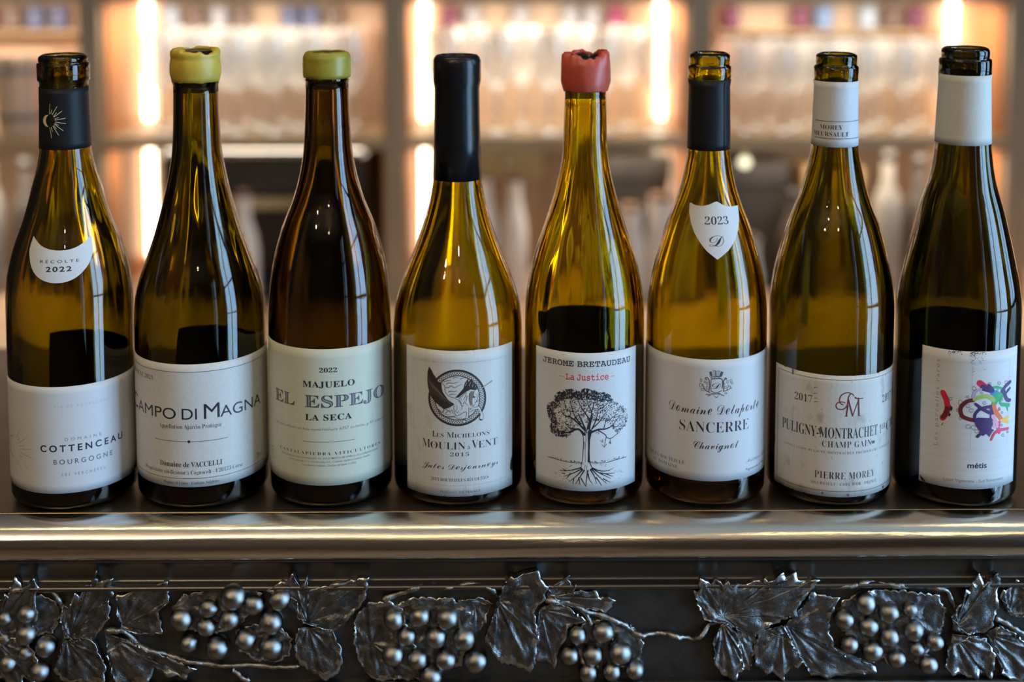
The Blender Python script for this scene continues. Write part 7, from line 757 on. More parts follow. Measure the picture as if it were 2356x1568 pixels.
def leaf(cen,out,lift,parent,dx=0,seed=0):
    """cast vine leaf: serrated outline, domed, with raised veins and a turned-up worn edge"""
    rnd=random.Random(seed); cx,cz=cen[0]/1000,cen[1]/1000; P_=[(x/1000,z/1000) for x,z in out]; n=len(P_)
    E_=[];tip=[];TT=[]
    for i in range(n):
        a=np.array(P_[i]);b=np.array(P_[(i+1)%n]);L=np.linalg.norm(b-a);k=max(2,int(L/.0016)); nn=np.array([b[1]-a[1],-(b[0]-a[0])])/(L+1e-9)
        c0=np.array([cx,cz])
        if np.dot(nn,(a+b)/2-c0)<0: nn=-nn
        for j in range(k):
            t=j/k; tq=t*k/3.1+.9*vnoise(j*.23,i,seed); tooth=(1-2*(tq%1)**1.6-.2)*min(.0011,L*.09)*(.55+.9*abs(vnoise(math.floor(tq)*1.7+i*5,seed,3.3))*2); E_.append(a+(b-a)*t); TT.append(nn*tooth); tip.append(j==0 and np.linalg.norm(a-c0)>.009)
    m=len(E_); R_=14; vs=[];fs=[]
    tips=[i for i in range(m) if tip[i]]
    # keep the strongest lobes for the main veins
    far=sorted(tips,key=lambda i:-np.linalg.norm(E_[i]-np.array([cx,cz])))
    main=[]
    for i in far:
        if all(min(abs(i-j),m-abs(i-j))>m*.12 for j in main): main.append(i)
        if len(main)>=5: break
    size=max(np.linalg.norm(e-np.array([cx,cz])) for e in E_)
    for r in range(R_+1):
        f=(r/R_)**.9
        for i in range(m):
            p=np.array([cx,cz])+(E_[i]-np.array([cx,cz]))*f+TT[i]*max(0,(f-.78)/.22)
            dv=min(min(abs(i-j),m-abs(i-j)) for j in main)/m if main else .1
            arcd=dv*m*.00078*f; vein=.0007*math.exp(-(arcd/.0007)**2)*(1-.4*f)
            side=.00055*max(0,math.cos(2*PI*(f*size-arcd*.75)/.0052))**4*min(1,arcd/.001)
            dome=lift/1000*(.35+.65*math.sin(min(1,f*1.15)*PI*.62))
            lobe=-.0007*math.exp(-((dv-.06)*26)**2)*f
            fold=.0015*vnoise(p[0]*130+seed,p[1]*130,seed*.7)+.0008*vnoise(p[0]*420,p[1]*420+seed,seed*.7)
            edge=.0013*max(0,f-.86)/.14*(.6+.8*vnoise(i*.21,seed,1.5))
            h=dome+vein+side+lobe+fold+edge+.0008
            vs.append((p[0]+dx,-.0462-h,p[1]))
    for r in range(R_):
        for i in range(m): j=(i+1)%m; fs.append((r*m+i,r*m+j,(r+1)*m+j,(r+1)*m+i))
    b0=len(vs)
    for i in range(m): v=vs[R_*m+i]; vs.append((v[0],v[1]+.0007,v[2]))
    for i in range(m): v=vs[R_*m+i]; vs.append((v[0]*.97+(cx+dx)*.03,-.0455,v[2]*.97+cz*.03))
    for i in range(m): j=(i+1)%m; fs.append((R_*m+i,R_*m+j,b0+j,b0+i)); fs.append((b0+i,b0+j,b0+m+j,b0+m+i))
    o=mesh('vine_leaf',vs,fs,[M['pew_leaf'],M['pew_edge']],parent)
    nf=len(fs)
    for k in range(nf-2*m,nf,2): o.data.polygons[k].material_index=1
    for k in range((R_-2)*m,R_*m):
        if vnoise((k%m)*.17,seed,9.)>(-.15 if k>=(R_-1)*m else .1): o.data.polygons[k].material_index=1
    bm=bmesh.new(); bm.from_mesh(o.data); bmesh.ops.remove_doubles(bm,verts=bm.verts,dist=1e-6); bmesh.ops.recalc_face_normals(bm,faces=bm.faces)
    if sum(f.normal.y*f.calc_area() for f in bm.faces if f.material_index==0)>0: bmesh.ops.reverse_faces(bm,faces=bm.faces)
    bm.to_mesh(o.data); bm.free(); return o
for k,(c_,o_,l_) in enumerate(D['L']): leaf(c_,o_,l_,CT,0,k+1)
def vine(pts,parent,dx=0,s=1):
    q=catmull([(x/1000+dx,z/1000) for x,z in pts],7); n=len(q)
    P3=[(x+.0004*vnoise(x*400,1,2),-.0485-.0012*math.sin(i*.35+x*50)-.0008*vnoise(x*160,3,1),z+.0008*vnoise(x*350,2,5)) for i,(x,z) in enumerate(q)]
    vs,fs=tube(P3,lambda t:(.0017-.0005*t+.0006*max(0,math.sin(t*31+dx*7)))*s,9,.35)
    return mesh('vine_stem',vs,fs,M['pew_vine'],parent)
for v_ in D['V']: vine(v_,CT)
gproto=[]
for k in range(4):
    bm=bmesh.new(); bmesh.ops.create_icosphere(bm,subdivisions=3,radius=1)
    for v in bm.verts: v.co*=1+.045*vnoise(v.co.x*1.3+k*5,v.co.y*1.3,v.co.z*1.3); v.co.z*=1.04
    for f in bm.faces: f.smooth=True
    me=bpy.data.meshes.new('grape'); bm.to_mesh(me); bm.free(); me.materials.append(M['pew_grape']); gproto.append(me)
def bunch(lst,dx=0):
    cx=sum(a[0] for a in lst)/len(lst)/1000+dx; cz=sum(a[1] for a in lst)/len(lst)/1000
    vs=[];fs=[]
    for x,z,r in lst:
        o=len(vs); rr=r/1000*1.12
        for q,(fr_,hh) in enumerate(((1,0),(.93,.0012),(.7,.0030),(.35,.0042),(.0,.0046))):
            for k in range(14): t=2*PI*k/14; vs.append((x/1000+dx+rr*fr_*math.sin(t)*(1+.08*vnoise(k*.9,x,z)),-.0460-hh,z/1000+rr*fr_*math.cos(t)))
        for q in range(4):
            for k in range(14): l=(k+1)%14; fs.append((o+q*14+k,o+q*14+l,o+q*14+14+l,o+q*14+14+k))
    st=mesh('grape_bunch',vs,fs,M['pew_back'],CT)
    for k,(x,z,r) in enumerate(lst):
        g=bpy.data.objects.new('grape',gproto[k%4]); COL.objects.link(g); g.parent=st; g.scale=(r/1000*1.1,)*3
        g.location=(x/1000+dx,-.0462-r/1000*.42-.0012,z/1000); g.rotation_euler=(k*.7,k*1.3,k*.4)
for l_ in D['G']: bunch(l_)
# the same casting repeats beyond both ends of the picture
for dx,gs in ((.335,(1,2)),(-.66,(3,4))):
    pass
for k in (4,5,8,9,11): leaf(*D['L'][k],CT,.49,k+40)
for k in (11,15,16,17): leaf(*D['L'][k],CT,-.62,k+60)
bunch(D['G'][2],.49); bunch(D['G'][4],-.62); vine(D['V'][3],CT,.49); vine(D['V'][5],CT,-.62); vine(D['V'][4],CT,.49)

# ---------------------------------------------------------------- print and label geometry
def B_(s,u,l,d=None):
    o=''
    for c in s:
        if 'A'<=c<='Z': o+=chr(u+ord(c)-65)
        elif 'a'<=c<='z': o+=chr(0x210E) if l==0x1D44E and c=='h' else chr(l+ord(c)-97)
        elif d and c.isdigit(): o+=chr(d+ord(c)-48)
        else: o+=c
    return o
SCR={c:chr(0x1D49C+ord(c)-65) for c in 'ABCDEFGHIJKLMNOPQRSTUVWXYZ'}; SCR.update({c:chr(0x1D4B6+ord(c)-97) for c in 'abcdefghijklmnopqrstuvwxyz'})
SCR.update(B=chr(0x212C),E=chr(0x2130),F=chr(0x2131),H=chr(0x210B),I=chr(0x2110),L=chr(0x2112),M=chr(0x2133),R=chr(0x211B),e=chr(0x212F),g=chr(0x1D4F0),o=chr(0x2134))
STY={'sans':(lambda s:s,0,0),'serif':(lambda s:B_(s,0x1D400,0x1D41A,0x1D7CE),-.013,0),'serifb':(lambda s:B_(s,0x1D400,0x1D41A,0x1D7CE),0,0),
 'didone':(lambda s:B_(s,0x1D400,0x1D41A,0x1D7CE),.006,0),'ital':(lambda s:B_(s,0x1D434,0x1D44E),0,0),'script':(lambda s:''.join(SCR.get(c,c) for c in s),0,0),
 'mono':(lambda s:B_(s,0x1D670,0x1D68A,0x1D7F6),0,0)}
_cap={}
def text_mesh(font,s,sp=1.0,off=None):
    conv,o0,sh=STY[font]; cu=bpy.data.curves.new('t','FONT'); cu.body=conv(s); cu.size=1; cu.space_character=sp; cu.offset=o0 if off is None else off
    cu.resolution_u=3 if len(s)>22 else 5
    ob=bpy.data.objects.new('t',cu); me=bpy.data.meshes.new_from_object(ob); bpy.data.objects.remove(ob); bpy.data.curves.remove(cu); return me
def caph(font):
    if font not in _cap:
        me=text_mesh(font,'H',1,0); ys=[v.co.y for v in me.vertices]; _cap[font]=(min(ys),max(ys)-min(ys)); bpy.data.meshes.remove(me)
    return _cap[font]
class Print:
    """collects flat print (s mm, z mm, layer) and wraps it round a surface of revolution"""
    def __init__(s,Rref,rad,off=.00034): s.R=Rref; s.rad=rad; s.off=off; s.vs=[]; s.fs=[]; s.mi=[]; s.mats=[]; s.layer=0; s.last=None
    def slot(s,c):
        if c not in s.mats: s.mats.append(c)
        return s.mats.index(c)
    def lay(s,c):
        if c!=s.last: s.layer+=1; s.last=c
    def add(s,V,F,c,step=.8,raw=False):
        s.lay(c)
        if not raw:
            bm=bmesh.new(); vv=[bm.verts.new((x,y,0)) for x,y in V]
            for f in F:
                try: bm.faces.new([vv[i] for i in f])
                except ValueError: pass
            x0=min(v[0] for v in V); x1=max(v[0] for v in V); k=math.floor(x0/step)+1
            while k*step<x1:
                bmesh.ops.bisect_plane(bm,geom=bm.verts[:]+bm.edges[:]+bm.faces[:],plane_co=(k*step,0,0),plane_no=(1,0,0),dist=1e-5); k+=1
            bm.verts.index_update(); V=[(v.co.x,v.co.y) for v in bm.verts]; F=[[v.index for v in f.verts] for f in bm.faces]; bm.free()
        o=len(s.vs); sl=s.slot(c)
        for x,y in V: s.vs.append(s.wrap(x,y,s.off+s.layer*8e-6))
        for f in F: s.fs.append([i+o for i in f]); s.mi.append(sl)
    def wrap(s,x,y,off):
        z=y/1000; t=x/1000/s.R; r=s.rad(z)+off; return (r*math.sin(t),-r*math.cos(t),z)
    def flat(s,p): return (p[0]*s.R*1000,p[1])
    def stroke(s,pts,w0,w1,c):
        P=[s.flat(p) for p in pts]; P=catmull(P,4 if len(P)<10 else 2); Q=[P[0]]
        for a,b in zip(P,P[1:]):
            k=max(1,math.ceil(math.hypot(b[0]-a[0],b[1]-a[1])/.6)); Q+=[(a[0]+(b[0]-a[0])*j/k,a[1]+(b[1]-a[1])*j/k) for j in range(1,k+1)]
        P=Q; n=len(P); V=[];F=[]
        for i,p in enumerate(P):
            a=P[max(i-1,0)];b=P[min(i+1,n-1)];dx,dy=b[0]-a[0],b[1]-a[1];L=math.hypot(dx,dy) or 1; w=(w0+(w1-w0)*i/(n-1))/2
            V+=[(p[0]-dy/L*w,p[1]+dx/L*w),(p[0]+dy/L*w,p[1]-dx/L*w)]
        F=[(2*i,2*i+1,2*i+3,2*i+2) for i in range(n-1)]
        if max(w0,w1)>.9:                                   # thick brush strokes end round
            for (cx,cy),w in ((P[0],w0/2),(P[-1],w1/2)):
                o=len(V); V+=[(cx+w*.98*math.cos(k*PI/6),cy+w*.98*math.sin(k*PI/6)) for k in range(12)]; F.append(tuple(range(o,o+12)))
        s.add(V,F,c,1.2,raw=True)
    def polygon(s,pts,c):
        from mathutils.geometry import tessellate_polygon
        P=[s.flat(p) for p in pts]; T=tessellate_polygon([[Vector((x,y,0)) for x,y in P]]); s.last=None; s.add(P,[list(t) for t in T],c)
    def text(s,font,st,a,b,z,cap,c,o):
        inline=font=='inline'
        if inline: font='didone'
        me=text_mesh(font,st,o.get('sp',1.0),o.get('off')); y0,hc=caph(font)
        xs=[v.co.x for v in me.vertices]; xm,xM=min(xs),max(xs); ky=cap/hc
        if a is None: kx=ky*o.get('nat',1); x1=b*s.R*1000; x0=x1-(xM-xm)*kx
        else: x0=a*s.R*1000; x1=b*s.R*1000; kx=(x1-x0)/(xM-xm)
        def put(me,c):
            s.add([(x0+(v.co.x-xm)*kx,z+(v.co.y-y0)*ky) for v in me.vertices],[list(p.vertices) for p in me.polygons],c)
        put(me,c); bpy.data.meshes.remove(me)
        if inline:
            m2=text_mesh(font,st,o.get('sp',1.0),-.030); put(m2,'grey'); bpy.data.meshes.remove(m2)
    def vtext(s,font,st,a,z0,z1,cap,c,o):
        me=text_mesh(font,st,o.get('sp',1.0),o.get('off')); y0,hc=caph(font); xs=[v.co.x for v in me.vertices]; xm,xM=min(xs),max(xs); kx=(z1-z0)/(xM-xm); ky=cap/hc
        X=a*s.R*1000
        s.add([(X-(v.co.y-y0)*ky,z0+(v.co.x-xm)*kx) for v in me.vertices],[list(p.vertices) for p in me.polygons],c); bpy.data.meshes.remove(me)
    def items(s,L):
        for it in L:
            if it[0]=='T': s.text(*it[1:2],it[2],*it[3:])
            elif it[0]=='P': s.polygon(it[1],it[2])
            elif it[0]=='S': s.stroke(*it[1:])
            elif it[0]=='V': s.vtext(*it[1:])
    def build(s,name,parent,i):
        ms=[INK[c] if c in INK else PAP[i] for c in s.mats]
        return mesh(name,s.vs,s.fs,ms,parent,False) if not s._mi() else None
    def _mi(s): return False
def build_print(p,name,parent,i):
    ms=[INK[c] if c in INK else PAP[i] for c in p.mats]
    o=mesh(name,p.vs,p.fs,ms,parent,False); o.data.polygons.foreach_set('material_index',p.mi); o.data.polygons.foreach_set('use_smooth',[True]*len(p.fs)); 
    return o
def label_sheet(name,parent,m,R,t0,t1,z1,z0,rag=0,seed=0,off=.00022):
    n=max(8,int((t1-t0)*R/.0009)); k=14; vs=[];fs=[]
    for s_ in (0,1):
        for j in range(k+1):
            for i in range(n+1):
                t=t0+(t1-t0)*i/n; f=j/k; e=0
                if rag and j in (0,k): e=rag*max(0,vnoise(i*.33+seed,j,seed)-.22)*(1 if j==0 else -1)
                tt=t
                if rag and i in (0,n): tt=t+(1 if i==0 else -1)*rag/R*max(0,vnoise(j*.9,seed,i)-.2)
                z=z0+(z1-z0)*f+e; r=R+(off if s_==0 else .00004); vs.append((r*math.sin(tt),-r*math.cos(tt),z))
    N_=(n+1)*(k+1)
    for j in range(k):
        for i in range(n):
            a=j*(n+1)+i; fs.append((a,a+1,a+n+2,a+n+1)); fs.append((N_+a,N_+a+n+1,N_+a+n+2,N_+a+1))
    ring=[i for i in range(n+1)]+[j*(n+1)+n for j in range(1,k+1)]+[k*(n+1)+i for i in range(n-1,-1,-1)]+[j*(n+1) for j in range(k-1,0,-1)]
    for a,b in zip(ring,ring[1:]+ring[:1]): fs.append((a,N_+a,N_+b,b))
    o=mesh(name,vs,fs,m,parent,True)
    o.data.polygons.foreach_set('use_smooth',[True]*(2*n*k)+[False]*(len(fs)-2*n*k))
    return o

# ---------------------------------------------------------------- the eight bottles
M['cap_black']=mat('matt_black_capsule',rough=.48,fn=noisy((.009,.009,.011),(.014,.014,.017),60,(1,1,.1)),Specular_IOR_Level=.22)
M['cap_gloss']=mat('satin_black_capsule',rough=.26,fn=noisy((.006,.006,.007),(.010,.010,.012),80,(1,1,.06),.0001,.4),Specular_IOR_Level=.35)
M['wax_yel']=mat('yellow_wax',rough=.42,Subsurface_Weight=.12,fn=noisy((.52,.36,.04),(.62,.44,.06),40,(1,1,1),.0003,.4)); M['wax_yel'].node_tree.nodes['Principled BSDF'].inputs['Subsurface Radius'].default_value=(.004,.003,.001)
M['wax_olive']=mat('olive_yellow_wax',rough=.36,fn=noisy((.28,.235,.028),(.37,.31,.04),50,(1,1,1),.0002,.4))
M['wax_red']=mat('coral_red_wax',rough=.38,Subsurface_Weight=.1,fn=noisy((.44,.06,.035),(.58,.10,.065),55,(1,1,1),.0006,.5)); M['wax_red'].node_tree.nodes['Principled BSDF'].inputs['Subsurface Radius'].default_value=(.004,.0015,.001)
M['collar_w']=paper('white_collar_paper',(.62,.64,.68),500,.05,0,(1,1,.3)); M['collar_g']=paper('grey_white_collar_paper',(.55,.56,.52),500,.06,0,(1,1,.3))
M['cork']=mat('dark_cork',rough=.8,fn=noisy((.10,.05,.03),(.2,.11,.06),300))
M['backlabel']=mat('back_label_paper',(.55,.54,.50),.7)
LAB={1:'wine bottle with black sun-motif neck band and white crescent sticker on its shoulder',
 2:'wine bottle with tall torn yellow wax top and CAMPO DI MAGNA label',
 3:'amber-dark wine bottle with short olive-yellow wax ring and cream EL ESPEJO label',
 4:'wine bottle with long shiny black capsule and winged unicorn medallion label',
 5:'wine bottle with ragged coral-red wax top and black tree drawing on its label',
 6:'wine bottle with matt black capsule and white shield sticker reading 2023',
 7:'wine bottle with white printed neck collar and stained PULIGNY-MONTRACHET label',
 8:'very dark wine bottle with plain grey-white collar and multicoloured scribble label'}
CAPM={1:('neck_band','cap_black'),2:('wax_seal','wax_yel'),3:('wax_seal','wax_olive'),4:('capsule','cap_gloss'),5:('wax_seal','wax_red'),6:('capsule','cap_black'),7:('paper_collar','collar_w'),8:('paper_collar','collar_g')}
for i in range(1,9):
    b=D['B'][i]; R=b['R']; P=[(r/1000,z/1000) for r,z in b['prof']]; ctop,cbot=[q/1000 for q in b['cap']]
    zs=[p[1] for p in P][::-1]; rs=[p[0] for p in P][::-1]
    env=lambda z,zs=zs,rs=rs,R=R: float(np.interp(z,zs,rs)) if z>zs[0] else R
    B=tag(empty('wine_bottle',(b['x'],b['y'],0)),LAB[i],'bottle','wine bottles in a row on the bar')
    # outer surface bottom to top, lip, inner surface down, punt
    pts=[]
    for k in range(7): a=k/6*PI/2; pts.append((R-.0055+.0055*math.sin(a),.0058-.0055*math.cos(a)))
    for k in range(1,8): pts.append((R,.0058+(zs[0]-.0058)*k/8))
    body=list(zip(rs,zs))
    zt=zs[-1]
    wax=i in (2,3,5); full=i in (2,3,4,5)
    for r,z in body:
        under=(z>cbot-.0004) and (full or z<ctop+.0002)
        pts.append((r-(.0014 if wax and under else .00045 if under else 0),z-(.0012 if full and z>zt-.002 else 0)))
    ro,zo=pts[-1]
    bore=.0096 if i!=8 else .0105
    inner=[(ro-.0012,zo+.0006),(bore+.0008,zo+.0003),(bore,zo-.001),(bore,zo-.02)]
    zz=np.linspace(zo-.03,zs[0],26)
    for z in zz:
        e=env(z); inner.append((max(bore if z>cbot-.005 else .0,e-.0046),z))
    for k in range(1,8): q=zs[0]+(.018-zs[0])*k/7; inner.append((R-.0046-.0010*max(0,1-(q-.018)/.03),q))
    for k in range(1,6): a=k/5*PI/2; inner.append((R-.0056-.008+.008*math.cos(a),.018-.007*math.sin(a)))
    inner+=[(R*.5,.018),(R*.25,.027),(0,.031)]
    punt=[(0,.0215),(R*.22,.018),(R*.45,.0095),(R*.7,.003),(R-.0085,.0006)]
    prof=punt+pts+inner; nin=len(punt)+len(pts)
    amp={5:.0007,2:.0006,1:.00035,7:.0003,8:.0003}.get(i,.00022)
    def wob(r,z,t,k,i=i,nin=nin,amp=amp):
        if k>nin+3 and r>.008:
            w=vnoise(math.sin(t)*2.6+i*3,math.cos(t)*2.6,z*9)+(.5*vnoise(math.sin(t)*7+i,math.cos(t)*7,z*30) if i in (1,2,5,8) else 0)
            return r+amp*w*min(1,r/.02),z
        return r,z
    g=bottleglass('olive_bottle_glass_%d'%i,GL[i]); lathe('glass_body',prof,g,B,96,wob,False)
    # capsule, wax or collar
    nm,mk=CAPM[i]; mk=M[mk]
    seg=96; up=[(r,z) for r,z in body if z>=cbot-.0002 and (full or z<=ctop+.0003)]
    if not full: 
        up=[(env(cbot+(ctop-cbot)*k/10),cbot+(ctop-cbot)*k/10) for k in range(11)]
    else: up=[(env(cbot),cbot)]+up
    inn=[(r-.0004,z) for r,z in up][::-1]
    if full: inn=[(bore+.0009 if not wax else bore+.0014,up[-1][1]+.0003),(bore+.0004,up[-1][1]-.002)]+[(bore+.0008 if z>up[-1][1]-.001 else r-.0005,z) for r,z in up][::-1][4:]
    zb_=cbot; zt_=up[-1][1]
    if wax:
        inn=[(bore+.0012,zt_+.0002),(bore+.0008,zt_-.0015),(env(cbot)-.0006,zt_-.004),(env(cbot)-.0009,cbot)]
        ks={2:(.0004,.0007,.0016),3:(.0001,.0003,.0004),5:(.0009,.0014,.0030)}[i]
        def wf(r,z,t,k,zb_=zb_,zt_=zt_,ks=ks,i=i):
            f=(z-zb_)/(zt_-zb_); a=vnoise(math.sin(t)*1.9+i,math.cos(t)*1.9,z*90); c=vnoise(math.sin(t)*3.3+i*2,math.cos(t)*3.3,4.4)
            rr=r+ks[0]*a+(ks[0]*.35*vnoise(math.sin(t)*3.1,math.cos(t)*3.1,z*160+3) if i==5 else 0)
            if f>.85:
                z=z+ks[2]*max(-.5,c)*(f-.85)/.15
                if i==2: z-=.0022*max(0,math.cos(t-.75))**6*(f-.85)/.15
                if i==5: z+=(.0022*max(0,math.cos(t-1.35))**4-.0010*max(0,math.cos(t-.3))**2)*(f-.85)/.15
            if f<.12: z=z-ks[1]*max(-.3,c)*(.12-f)/.12
            return rr,z
        lathe(nm,up+inn,mk,B,seg,wf,True)
        lathe('cork' if i!=5 else 'glass_lip',[(0,zt_-.0035 if i==5 else zt_-.001),(bore+.001,zt_-.0035 if i==5 else zt_-.001),(bore+.001,zt_-.012),(0,zt_-.012)],M['cork'] if i!=5 else M['cap_gloss'],B,32,None,False)
    else:
        def cf(r,z,t,k,i=i): 
            return (r+.00012*vnoise(math.sin(t)*2.2+i,math.cos(t)*2.2,z*60)+.00016,z)
        cap=lathe(nm,up+inn,mk,B,seg,cf,True)
        if i in (1,7):
            p=Print(env(ctop),lambda z,env=env:env(z)+.00016+.00012,.00012)
            p.items(D['cap1'] if i==1 else D['N'][7]); build_print(p,'printed_motif' if i==1 else 'printed_lettering',cap,i)
        if i==6:
            tube_=[( (env(z)+.0003)*math.sin(.62),-(env(z)+.0003)*math.cos(.62),z) for z in np.linspace(cbot+.001,ctop-.001,8)]
            v_,f_=tube(tube_,.00022,5); mesh('capsule_seam',v_,f_,mk,cap)
    # front label
    t0,t1,z1,z0=b['lab']; z1/=1000; z0/=1000
    lb=label_sheet('front_label',B,PAP[i],R,t0,t1,z1,z0,{7:.0016,4:.0009,8:.0004}.get(i,0),i)
    p=Print(R,lambda z,R=R:R,.00026); p.items(D['I'][i])
    if i==4:
        a,c_,zt2,zb2=D['dots4']; 
        for row in (zt2,zb2):
            n=74
            for k in range(n+1):
                t=a+(c_-a)*k/n; x,y=t*R*1000,row; p.add([(x-.13,y-.13),(x+.13,y-.13),(x+.13,y+.13),(x-.13,y+.13)],[(0,1,2,3)],'grey2',raw=True)
        for t in (a,c_):
            for k in range(1,84):
                x,y=t*R*1000,zt2+(zb2-zt2)*k/84; p.add([(x-.13,y-.13),(x+.13,y-.13),(x+.13,y+.13),(x-.13,y+.13)],[(0,1,2,3)],'grey2',raw=True)
    if i==5:
        rn=random.Random(3)
        for t,z,s_ in D['leaves5']:
            x,y=t*R*1000,z; a=rn.random()*6.28; s_*=1.35; P4=[(x+s_*(.9+.3*rn.random())*math.cos(a+q)*(1 if k%2 else .45),y+s_*math.sin(a+q)*(1 if k%2 else .45)) for k,q in enumerate((0,1.6,3.1,4.7))]
            p.add(P4,[(0,1,2,3)],'ink',raw=True)
    build_print(p,'printed_artwork',lb,i)
    # stickers on the shoulder
    if i in (1,6):
        key='moon' if i==1 else 'shield'; zm=sum(q[1] for q in D[key])/len(D[key])/1000
        q=Print(env(zm),env,.0002); q.layer=0
        pp=D[key]; pp=pp+[pp[0]]; pp=catmull(pp,3)[:-1] if i==1 else pp[:-1]
        q.polygon(pp,'paper'); st=build_print(q,'shoulder_sticker',B,i)
        q2=Print(env(zm),env,.00028); q2.items(D['N'][i]); build_print(q2,'printed_date',st,i)
    if i in (1,2,5,8):
        zb1={1:.098,2:.098,5:.113,8:.112}[i]; c0={1:2.9,2:3.0,5:3.14,6:3.14,8:2.75}[i]; w={1:.95,2:.8,5:.95,6:.5,8:1.2}[i]
        label_sheet('back_label',B,M['backlabel'],R,c0-w,c0+w,zb1,.02)

# ---------------------------------------------------------------- back bar: lit shelf unit, worktop, glassware
SF=1.75; SB=2.03; ZS=-.047; ZT=.235; ZW=-.375
SH=tag(empty('back_bar_shelves',(0,SF,ZS)),'tall oak shelf unit with lit compartments full of stemware behind the bottles','shelf unit')
def sb(name,b,m,par=SH): return box(name,(b[0],b[1],b[2]-SF,b[3]-SF,b[4]-ZS,b[5]-ZS),m,par)
UPR=[(-1.432,-1.393),(-.830,-.791),(-.228,-.189),(.376,.420),(1.015,1.062),(1.60,1.65)]
for a,b in UPR: sb('upright',(a,b,SF,SB,ZW,1.25),M['oak'])
BAYS=[(-1.393,-.830),(-.791,-.228),(-.189,.376),(.420,1.015),(1.062,1.60)]
for k,(a,b) in enumerate(BAYS):
    for z0,z1 in ((-.064,-.041),(.229,.249),(.56,.58),(.90,.92)): sb('shelf_board',(a,b,SF+.004,SB,z0,z1),M['oak_shelf'])
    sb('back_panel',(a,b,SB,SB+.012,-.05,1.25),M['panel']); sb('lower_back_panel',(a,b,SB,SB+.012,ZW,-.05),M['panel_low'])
    for x0,x1 in ((a,a+.006),(b-.006,b)): sb('side_lining',(x0,x1,SF+.03,SB,ZW,1.25),M['orange'])
    for x0 in ([a+.006,b-.044] if k==2 else [a+.006] if k<2 else [b-.044]):
        for z0,z1 in ((ZW+.03,-.066),(-.040,.228)): sb('light_strip',(x0+.011,x0+.026,SB-.016,SB-.002,z0,z1),M['led'])
    sb('rear_ledge',(a+.05,b-.05,SB-.05,SB,.150,.156),M['oak_shelf'])
WT=tag(empty('back_worktop',(0,1.0,ZW)),'tan wood worktop running behind the bar below the shelves','worktop')
box('worktop_slab',(-2.2,1.85,-.02,1.02,-.04,0),M['worktop'],WT); box('worktop_front',(-2.2,1.85,.02,.05,FZ-ZW,-.04),M['oak'],WT)
def stemware(name,R,H,shape):
    zb=H*(.42 if shape!='tumbler' else .02); pr=[]
    if shape=='tumbler': pr=[(0,.004),(R*.8,.004),(R*.85,.006),(R*.95,H*.5),(R,H)]
    else:
        pr=[(0,.002),(R*.78,.001),(R*.80,.0025),(R*.3,.005),(.0045,.012),(.0038,zb*.6),(.0045,zb*.93),(R*.35,zb+.004)]
        for k in range(1,9):
            f=k/8; w={'balloon':math.sin(.42+f*1.75),'tulip':math.sin(.5+f*1.55),'flute':.62+.2*math.sin(f*2.6)}[shape]; pr.append((R*w,zb+.004+(H-zb-.004)*f))
    me=lathe(name,pr,M['thin'],None,28,None,False); me_=me.data; bpy.data.objects.remove(me); return me_
GM={k:stemware('wine_glass',*a) for k,a in dict(balloon=(.0455,.215,'balloon'),tulip=(.037,.208,'tulip'),small=(.033,.185,'tulip'),flute=(.030,.215,'flute'),tumbler=(.036,.095,'tumbler'),).items()}
def putg(kind,x,y,z,label,group,cat='glass'):
    o=bpy.data.objects.new('tumbler' if kind=='tumbler' else 'wine_glass',GM[kind]); COL.objects.link(o); o.location=(x,y,z); o.rotation_euler=(0,0,random.random()*6); tag(o,label,cat,group); return o
ZG=-.041
def fill(bay,kind,nx,rows,pitch,label,group,x0=.075,stag=.5):
    a,b=BAYS[bay]
    for r in range(rows):
        for k in range(nx-(r%2)):
            x=a+x0+pitch*(k+stag*(r%2)); 
            if x<b-.042: putg(kind,x,SF+.055+r*(.082 if kind=='balloon' else .066),ZG,'%s, %s row, %s from the left upright'%(label,['front','second','rear'][r],['first','second','third','fourth','fifth','sixth','seventh'][k]),group)
fill(1,'tulip',7,3,.0765,'clear tulip wine glass in second compartment','tulip glasses in rows',.105)
fill(2,'balloon',5,2,.108,'clear balloon wine glass in middle compartment','balloon glasses in rows',.075)
fill(3,'small',7,3,.080,'clear small wine glass in right compartment','small wine glasses in rows')
fill(0,'flute',6,2,.085,'clear slim glass in leftmost compartment','slim glasses in rows',.06)
fill(4,'tulip',6,2,.085,'clear wine glass past the right edge','glasses past the right edge')
# tins on the rear ledges
tc=[(.03,.03,.04),(.10,.02,.05),(.16,.015,.06),(.22,.26,.32),(.05,.06,.12),(.08,.05,.04),(.20,.20,.22),(.10,.16,.28)]
tms=[mat('tin_paint_%d'%k,c,.5,fn=noisy(c,tuple(x*1.4 for x in c),30)) for k,c in enumerate(tc)]
tmesh=[]
for k in range(8):
    o=lathe('tin',[(0,0),(.019,0),(.020,.002),(.020,.040),(.0185,.0405),(.0185,.047),(.020,.0475),(.020,.052),(0,.052)],tms[k],None,20,None,False); tmesh.append(o.data); bpy.data.objects.remove(o)
cn=['black','dark crimson','magenta','pale blue','navy','brown','grey','slate blue']
for bi,(a,b) in enumerate(BAYS[:4]):
    n=0; x=a+.08; seen={}
    while x<b-.09:
        k=random.randrange(8); 
        if random.random()<.8:
            o=bpy.data.objects.new('tin',tmesh[k]); COL.objects.link(o); o.location=(x,SB-.027,.156)
            seen[k]=seen.get(k,0)+1; tag(o,'%s%s tin on the rear ledge above the glasses, %s compartment'%(['','second ','third ','fourth ','fifth '][seen[k]-1],cn[k],['leftmost','second','middle','right'][bi]),'tin','tins on the rear ledges')
        x+=.046+random.random()*.01
